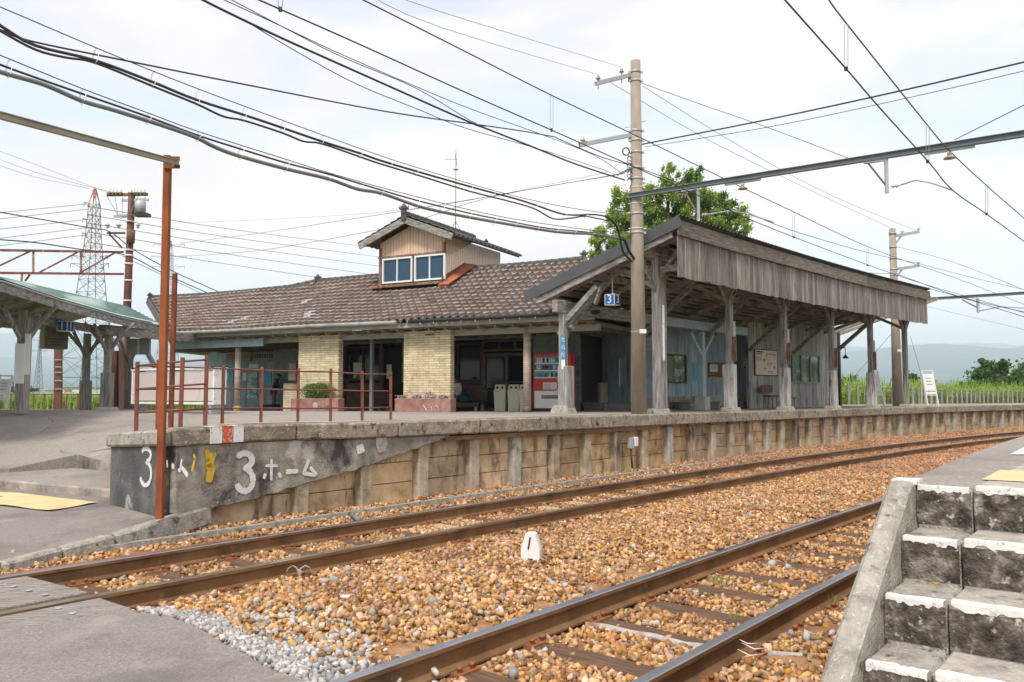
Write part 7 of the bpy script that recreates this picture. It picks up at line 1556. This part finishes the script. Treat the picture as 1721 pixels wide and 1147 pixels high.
for k in range(6): m = MB(); a = LB(180+k*13, 330, -.2); b = LB(205+random.uniform(-4, 30), 352+random.uniform(-5, 18), -.3); m.tube([a, a.lerp(b, .5)-Z3*.35, b], .012, 5); m.build('jumper', 'wire_grey', t)
q = foot(206, 28); m = MB(); m.beam(foot(194, 26.5), W(194, 590, 26.5), .16, .16); tag(m.build('steel_stanchion', 'pole_maroon'), 'brown steel stanchion left of the pinkish peeling one under the canopy end', 'post')
m = MB(); m.beam(foot(206, 26.0), W(206, 560, 26.0), .17, .17); tag(m.build('steel_stanchion', 'pole_pink'), 'pinkish peeling steel stanchion beside the grey sign panel under the canopy', 'post')
m = MB(); m.beam(W(98, 688, 45), W(98, 580, 45), .38, .2); st_ = tag(m.build('lattice_post', 'pole_maroon'), 'brown banded trackside post rising below the hanging station sign', 'post')
for v in (605, 617, 626, 640, 654): m = MB(); m.beam(W(92.5, v, 44.8), W(103.5, v, 44.8), .04, .04); m.build('band', 'galv', st_)
# lattice beam
t = thing('lattice_beam', 'rusty lattice girder spanning the tracks from the dark red pole to the left edge', 'girder', LB(205, 440))
e = Vector((-11, -9, 0)); A1, A2 = LB(207, 424), LB(207, 461); B1 = W(-60, 420, 24.5); B2 = W(-60, 458.5, 24.5)
for a, b in ((A1, B1), (A2, B2)): m = MB(); m.beam(a, b, .08, .08); m.build('chord', 'lattice_rust', t)
nn_ = 4
fx = lambda u: (207-u)/267.0
for u in (125, 43, -39): m = MB(); m.beam(A1.lerp(B1, fx(u)), A2.lerp(B2, fx(u)), .05, .05); m.build('vertical', 'lattice_rust', t)
for u in (193, 122, 40): m = MB(); m.beam(A1.lerp(B1, fx(u)), A2.lerp(B2, fx(u-72)), .05, .05); m.build('diagonal', 'lattice_rust', t)
m = MB(); m.beam(W(37, 461, 26.5), W(36, 473, 26.5), .05, .05); m.beam(W(50, 462, 26.5), W(42, 473, 26.5), .05, .05); m.build('hanger', 'lattice_rust', t)
for i, (p, q, mid, r) in enumerate((((-40, 350, 24), (375, 494, 38), [(0, 357), (150, 383), (185, 390), (225, 420), (290, 456)], .02), ((-40, 398, 24), (352, 494, 38), [(0, 403), (60, 408), (140, 420), (215, 430), (275, 460)], .022), ((205, 430, 30), (340, 494, 38), [(250, 452)], .012), ((-40, 240, 26), (183, 325, 30), [(60, 277)], .007), ((-40, 252, 26), (195, 325, 30), [(60, 290)], .007), ((-40, 265, 26), (150, 317, 30), [(60, 298)], .007))): sp(('upper black cable passing the dark red pole', 'lower black cable along the lattice girder', 'thin cable descending behind the station roof', 'highest faint wire to the pole crossarm at the far left', 'middle faint wire to the pole crossarm at the far left', 'lowest faint wire to the pole crossarm at the far left')[i], p, q, r, mid, 'wire_dark' if i < 3 else 'wire_grey')
# ---- transmission towers
def tower(label, u, vb, vt, Y, wb_px, arms, red=False, r=1.0, spl=None):
    b0 = W(u, vb, Y); top = W(u, vt, Y).z; b0.z = .2; H = top-b0.z; wb = wb_px*Y/FPX/2; t = thing('transmission_tower', label, 'tower', b0)
    def wd_(f): return wb*(1-f)**1.0*.82+wb*.10 if f < .999 else .02
    wdt = lambda f: np.interp(f, [0, .45, .75, .92, 1], [wb, wb*.46, wb*.24, wb*.17, wb*.03])
    rr = r*Y/FPX*.42; lv = [0, .10, .19, .28, .36, .43, .50, .56, .62, .67, .72, .77, .82, .87, .92, 1.0]; m = MB(); mr = MB(); C = lambda f, i: Vector((b0.x+wdt(f)*(1, 1, -1, -1)[i]*.9, b0.y+wdt(f)*(1, -1, -1, 1)[i], b0.z+H*f))
    for j in range(len(lv)-1):
        M = mr if (red and lv[j] >= .91) else m
        for i in range(4):
            M.tube([C(lv[j], i), C(lv[j+1], i)], rr, 4, cap=False); M.tube([C(lv[j], i), C(lv[j+1], (i+1) % 4)], rr*.6, 3, cap=False); M.tube([C(lv[j+1], i), C(lv[j], (i+1) % 4)], rr*.6, 3, cap=False); M.tube([C(lv[j], i), C(lv[j], (i+1) % 4)], rr*.6, 3, cap=False)
    m.build('lattice', 'tower_steel', t)
    if mr.v: mr.build('red_top', 'tower_red', t)
    for v, hw in arms:
        z = W(u, v, Y).z; h = hw*Y/FPX; f = (z-b0.z)/H; 
        for q in (-1, 1): m = MB(); m.tube([Vector((b0.x+q*wdt(f), b0.y, z)), Vector((b0.x+q*h, b0.y-1, z+.1))], rr, 4); m.tube([Vector((b0.x+q*wdt(f), b0.y, z-H*.02)), Vector((b0.x+q*h, b0.y-1, z+.1))], rr*.7, 3); m.tube([Vector((b0.x+q*h, b0.y-1, z+.1)), Vector((b0.x+q*h, b0.y-1, z-H*.018))], rr*.9, 3); m.build('crossarm', 'tower_steel', t)
    return t
tower('tall grey lattice transmission tower with red and white tip behind the left canopy', 147, 690, 317, 150, 82, ((343, 13), (370, 14), (394, 14), (432, 30), (445, 32)), True, 1.5)
tower('farther small transmission tower seen between the left canopy posts', 63, 684, 556, 420, 13, ((572, 12), (590, 14)), False, .8)
tower('transmission tower with three arched arms, mostly hidden behind the tall rusty pole', 279, 690, 405, 230, 40, ((412, 26), (432, 30), (449, 27)), False, .8)
for i, (v0, v1) in enumerate(((356, 343), (367, 352), (384, 369), (400, 383), (413, 395))): sp('%s faint power line running left from the tall transmission tower' % ORD[i], (-60, v0+8, 120), (147, v1, 150), .05, (), 'tower_steel', 'power_line')
for i, (v0, v1) in enumerate(((352, 405), (366, 420), (380, 436), (395, 452), (412, 470))): sp('%s faint power line running right from the tall transmission tower' % ORD[i], (147, v0-5, 150), (700, v1+20, 330), .07, ((420, v0+38),), 'tower_steel', 'power_line')
# far low buildings beyond the left fence
for i, (u0, u1, v0, Y, lb) in enumerate(((104, 200, 651, 190, 'long low white shed with pink lettering beyond the green field at the left'), (76, 92, 656, 200, 'small white shed beyond the green field left of the long shed'))):
    a, b = W(u0, 660, Y), W(u1, 660, Y); z1 = W(u0, v0, Y).z; t = thing('warehouse', lb, 'building', (a+b)/2+Z3*(.2-EYE)); m = MB(); m.box(((a.x+b.x)/2, Y+5, (z1+.2)/2), (b.x-a.x, 10, z1-.2)); m.build('wall', 'far_building', t); m = MB(); m.box(((a.x+b.x)/2, Y+5, z1+.1), (b.x-a.x+1, 11, .2)); m.build('roof', 'galv', t)
    if i == 0:
        for k in range(3): m = MB(); c = W(110+k*4, 657, Y-.1); m.box(c, (.45, .05, .5)); m.build('lettering', 'tower_red', t)
# ================================================================ VEGETATION
def blades(name, label, region, n, h, w, mt_, cat='weeds', leafy=.5):
    V, F = [], []
    for k in range(n):
        x, y, z = region(); hh = h*random.uniform(.45, 1.15); a = random.uniform(0, 6.28); ln = random.uniform(0, .35)*hh; ca, sa = math.cos(a), math.sin(a)
        if random.random() < leafy:
            zz = z+hh*random.uniform(.3, 1); s = w*random.uniform(1.2, 3.5); p = np.array([x+random.gauss(0, .05), y+random.gauss(0, .05), zz]); d = np.array([ca, sa, random.uniform(-.4, .6)])*s*1.3; e = np.array([-sa, ca, random.uniform(-.2, .2)])*s*.6; q = [p-d, p-e, p+d, p+e]
        else: q = [(x-sa*w, y+ca*w, z), (x+sa*w, y-ca*w, z), (x+ca*ln*.5+sa*w*.6, y+sa*ln*.5, z+hh*.6), (x+ca*ln, y+sa*ln, z+hh)]
        o = len(V); V += [tuple(v) for v in q]; F.append((o, o+1, o+2, o+3))
    return tag(np_mesh(name, np.array(V, dtype=float), np.array(F), mt_), label, cat, kind='stuff')
def rgL():
    Y = random.uniform(53.5, 62); u = random.uniform(-30, 392); p = W(u, 700, Y); return p.x, Y, .28
blades('weeds', 'bright green weeds crowding behind the left railing', rgL, 15000, 1.05, .045, 'leaf_bright')
def rgR():
    u = random.uniform(1380, 1760); Yf = np.interp(u, [1410, 1500, 1600, 1660, 1745], [33.5, 38, 46, 52, 60]); Y = Yf+.6+abs(random.gauss(0, 3.0)); p = W(u, 700, Y); return p.x, Y, .30+.02*(Y-Yf)
blades('weeds', 'tall bright green weeds behind the right platform fence', rgR, 26000, 1.25, .045, 'leaf_bright')
blades('reeds', 'paler taller reeds above the weeds behind the right fence', lambda: (lambda r: (r[0], r[1]+2.5, r[2]))(rgR()), 3500, 1.9, .03, 'leaf_bright', 'reeds', .15)
def crown(m, c, r, n, sz, droop=0):
    for k in range(n):
        v = Vector((random.gauss(0, 1), random.gauss(0, 1), random.gauss(0, 1))).normalized(); rad = abs(random.gauss(0, .62)); p = Vector((c[0]+v.x*r[0]*rad, c[1]+v.y*r[1]*rad, c[2]+v.z*r[2]*rad)); d = (v+Vector((random.gauss(0, .6), random.gauss(0, .6), random.gauss(0, .6)-droop))).normalized(); e = d.orthogonal().normalized(); q = random.random()*6.28; f = d.cross(e); e = e*math.cos(q)+f*math.sin(q); s = sz*random.uniform(.6, 1.4); m.add([p-e*s*.45, p+d*s*.5, p+e*s*.45, p-d*s*.6], [(0, 1, 2, 3)])
# big conifer behind the shelter roof
TYc = 38.0; cbp = W(1125, 640, TYc); t = thing('conifer_tree', 'large bushy conifer with bright tips rising behind the shelter roof', 'tree', (cbp.x, cbp.y, .3))
px2 = lambda u, v, Y=TYc: W(u, v, Y); k_ = TYc/FPX; m = MB(); base = Vector((cbp.x, cbp.y, .3)); m.tube([base, base+Z3*4, Vector((px2(1122, 300).x, cbp.y, px2(1122, 300).z))], [.32, .22, .05], 10)
blobs = [(1010,400,22,20),(1030,380,25,20),(1005,425,20,14),(1045,345,22,25),(1070,375,30,28),(1100,330,28,30),(1122,300,12,20),(1124,285,6,12),(1095,395,30,25),(1140,345,30,30),(1165,318,20,26),(1168,298,10,18),(1130,385,32,28),(1175,365,34,30),(1200,345,25,22),(1222,352,24,20),(1240,372,20,22),(1215,388,28,20),(1180,400,30,22),(1060,415,26,16),(1150,310,14,18),(1090,355,26,24),(1245,392,12,10),(1228,405,20,10),(1020,440,18,10),(1075,440,30,20),(1130,430,40,20),(1048,410,26,22),(1075,345,20,20),(1150,360,30,26),(1112,375,30,26),(1195,385,26,20),(1000,430,14,12),(1185,335,16,14)]
for u, v, ru, rv in blobs:
    q = px2(u, v, TYc+random.uniform(-.8, .8)); a = base+Z3*(max(1.5, (q.z-.3)*.72)); a.x = base.x+(q.x-base.x)*.1; m.tube([a, a.lerp(q, .5)+Z3*.1, q], [.08, .05, .02], 5)
m.build('trunk', 'bark', t); m = MB(); md = MB()
for u, v, ru, rv in blobs:
    q = px2(u, v, TYc+random.uniform(-.9, .9))
    for j in range(10):
        o = Vector((random.uniform(-1, 1)*ru*k_*.85, random.uniform(-.8, .8), random.uniform(-1, 1)*rv*k_*.75)); f = random.uniform(.24, .48)
        crown(m if random.random() < .75 else md, q+o, (ru*k_*f, .5*f+.2, rv*k_*f), int(430*ru*rv/500)+80, .08)
m.build('crown', 'leaf_conifer', t); md.build('shaded_foliage', 'leaf_mid', t)  # shade painted in: random clumps take a darker leaf colour
# right trees
def btree(label, bl, Y, mt_, sz, dens=1.0, name='broadleaf_tree', group=None):
    k = Y/FPX; xs = [b[0] for b in bl]; uc = sum(xs)/len(xs); b0 = W(uc, 660, Y); b0.z = .2; t = thing(name, label, 'tree', b0, group); m = MB(); tz = max(W(b[0], b[1], Y).z for b in bl); m.tube([b0, b0+Z3*(tz*.45)], [max(.08, tz*.035), tz*.02], 8); c = MB()
    for u, v, ru, rv in bl:
        q = W(u, v, Y+random.uniform(-1, 1)*ru*k*.5); m.tube([b0+Z3*(tz*.35), q], [tz*.014, tz*.006], 5)
        for j in range(4): o = Vector((random.uniform(-1, 1)*ru*k*.6, random.uniform(-1, 1)*ru*k*.5, random.uniform(-1, 1)*rv*k*.6)); f = random.uniform(.45, .7); crown(c, q+o, (ru*k*f, ru*k*f, rv*k*f), int(90*ru*rv/100*dens)+30, sz)
    m.build('trunk', 'bark', t); c.build('crown', mt_, t); return t
btree('dark rounded broadleaf tree behind the right fence near the picture edge', [(1660,618,18,14),(1645,632,20,12),(1678,626,20,14),(1640,648,22,12),(1668,645,26,14),(1700,640,20,14),(1655,606,10,6),(1690,612,10,8)], 85, 'leaf_mid', .30, 1.0)
btree('second dark tree cut by the right picture edge', [(1712,632,16,12),(1730,625,20,16),(1718,650,22,12)], 90, 'leaf_mid', .3)
btree('bright green bushy tree beside the standing display board', [(1548,648,16,12),(1560,640,12,10),(1540,655,18,10),(1590,652,22,7),(1608,648,14,7)], 60, 'leaf_bright', .16)
btree('small dark tree behind the fence right of the shelter wall', [(1420,643,12,10),(1432,640,10,8),(1427,652,16,10)], 60, 'leaf_mid', .16)
btree('dark tree between the standing boards at the far end', [(1532,640,12,12),(1536,652,14,10),(1470,652,14,6)], 70, 'leaf_mid', .2)
btree('garden trees seen through the shelter windows at the right', [(1335,612,26,24),(1360,622,22,20),(1345,640,30,14),(1380,630,16,16),(1310,625,20,20)], 55, 'leaf_mid', .2, .6)
btree('garden tree seen through the square shelter window at the left', [(1125,605,16,14),(1145,612,16,16),(1120,630,14,16),(1150,636,14,12),(1100,620,14,14)], 50, 'leaf_bright', .16, .7)
for i, (u, v) in enumerate(((30, 655), (190, 658), (255, 657))): btree('%s low dark bush on the far side of the left field' % ('leftmost', 'middle', 'rightmost')[i], [(u, v, 22, 5), (u+18, v+1, 14, 4)], 260, 'leaf_dark', .7, 2.0, 'bush')
# ================================================================ MOUNTAINS AND AIR
def ridge_line(name, Y, prof, seedv, depth=2500):
    m = MB(); us = np.linspace(-500, 2300, 240); n = 14
    for u in us:
        h = np.interp(u, [p[0] for p in prof], [p[1] for p in prof]); h += 3.0*mnoise.fractal(Vector((u*.012, seedv, 0)), .8, 2.1, 5)*1.6
        x = (u-CX)/FPX*Y; H = min(735, max(20, (V0-h)*Y/FPX))
        for j in range(n): f = j/(n-1); z = H*(f**.8); rgd = mnoise.fractal(Vector((u*.02, j*.35, seedv+3)), .9, 2.2, 4); m.v.append((x, Y-depth*(1-f)+rgd*depth*.12*(1-f), z*(1+.08*rgd*(1-f))))
        m.v.append((x, Y+depth, -5))
    k = n+1
    for i in range(len(us)-1):
        for j in range(k-1): m.f.append((i*k+j, (i+1)*k+j, (i+1)*k+j+1, i*k+j+1)); m.m.append(0); m.sm.append(True)
    return struct(m.build(name, 'mountain'))
ridge_line('mountain_range', 5200, [(-500, 600), (-100, 590), (60, 600), (200, 610), (400, 600), (900, 605), (1300, 600), (1420, 590), (1500, 583), (1580, 576), (1650, 592), (1720, 583), (1800, 575), (2300, 590)], 1.7)
ridge_line('far_mountains', 8200, [(-500, 545), (-100, 550), (0, 560), (150, 548), (300, 560), (900, 590), (1300, 585), (1420, 580), (1530, 586), (1640, 575), (1720, 582), (2300, 560)], 9.1)
hz = bpy.data.materials.new('haze'); hz.use_nodes = True; t = hz.node_tree; t.nodes.clear(); o = t.nodes.new('ShaderNodeOutputMaterial'); v = t.nodes.new('ShaderNodeVolumePrincipled'); v.inputs['Color'].default_value = (.79, .89, 1, 1); v.inputs['Density'].default_value = .00021; t.links.new(v.outputs[0], o.inputs['Volume']); MATS['haze'] = hz
for nm_ in ('leaf_dark', 'leaf_conifer', 'leaf_bright', 'leaf_mid', 'leaf_shrub', 'petal'):
    t = MATS[nm_].node_tree; P_ = t.nodes['Principled BSDF']; tr = t.nodes.new('ShaderNodeBsdfTranslucent'); ms = t.nodes.new('ShaderNodeMixShader'); ms.inputs[0].default_value = .42; t.links.new(P_.inputs['Base Color'].links[0].from_socket, tr.inputs[0]); t.links.new(P_.outputs[0], ms.inputs[1]); t.links.new(tr.outputs[0], ms.inputs[2]); t.links.new(ms.outputs[0], t.nodes['Material Output'].inputs[0])
m = MB(); m.box((0, 3500, 379), (34000, 19000, 762)); tag(m.build('haze', 'haze'), 'pale blue summer haze over the plain and mountains', 'haze', kind='stuff')
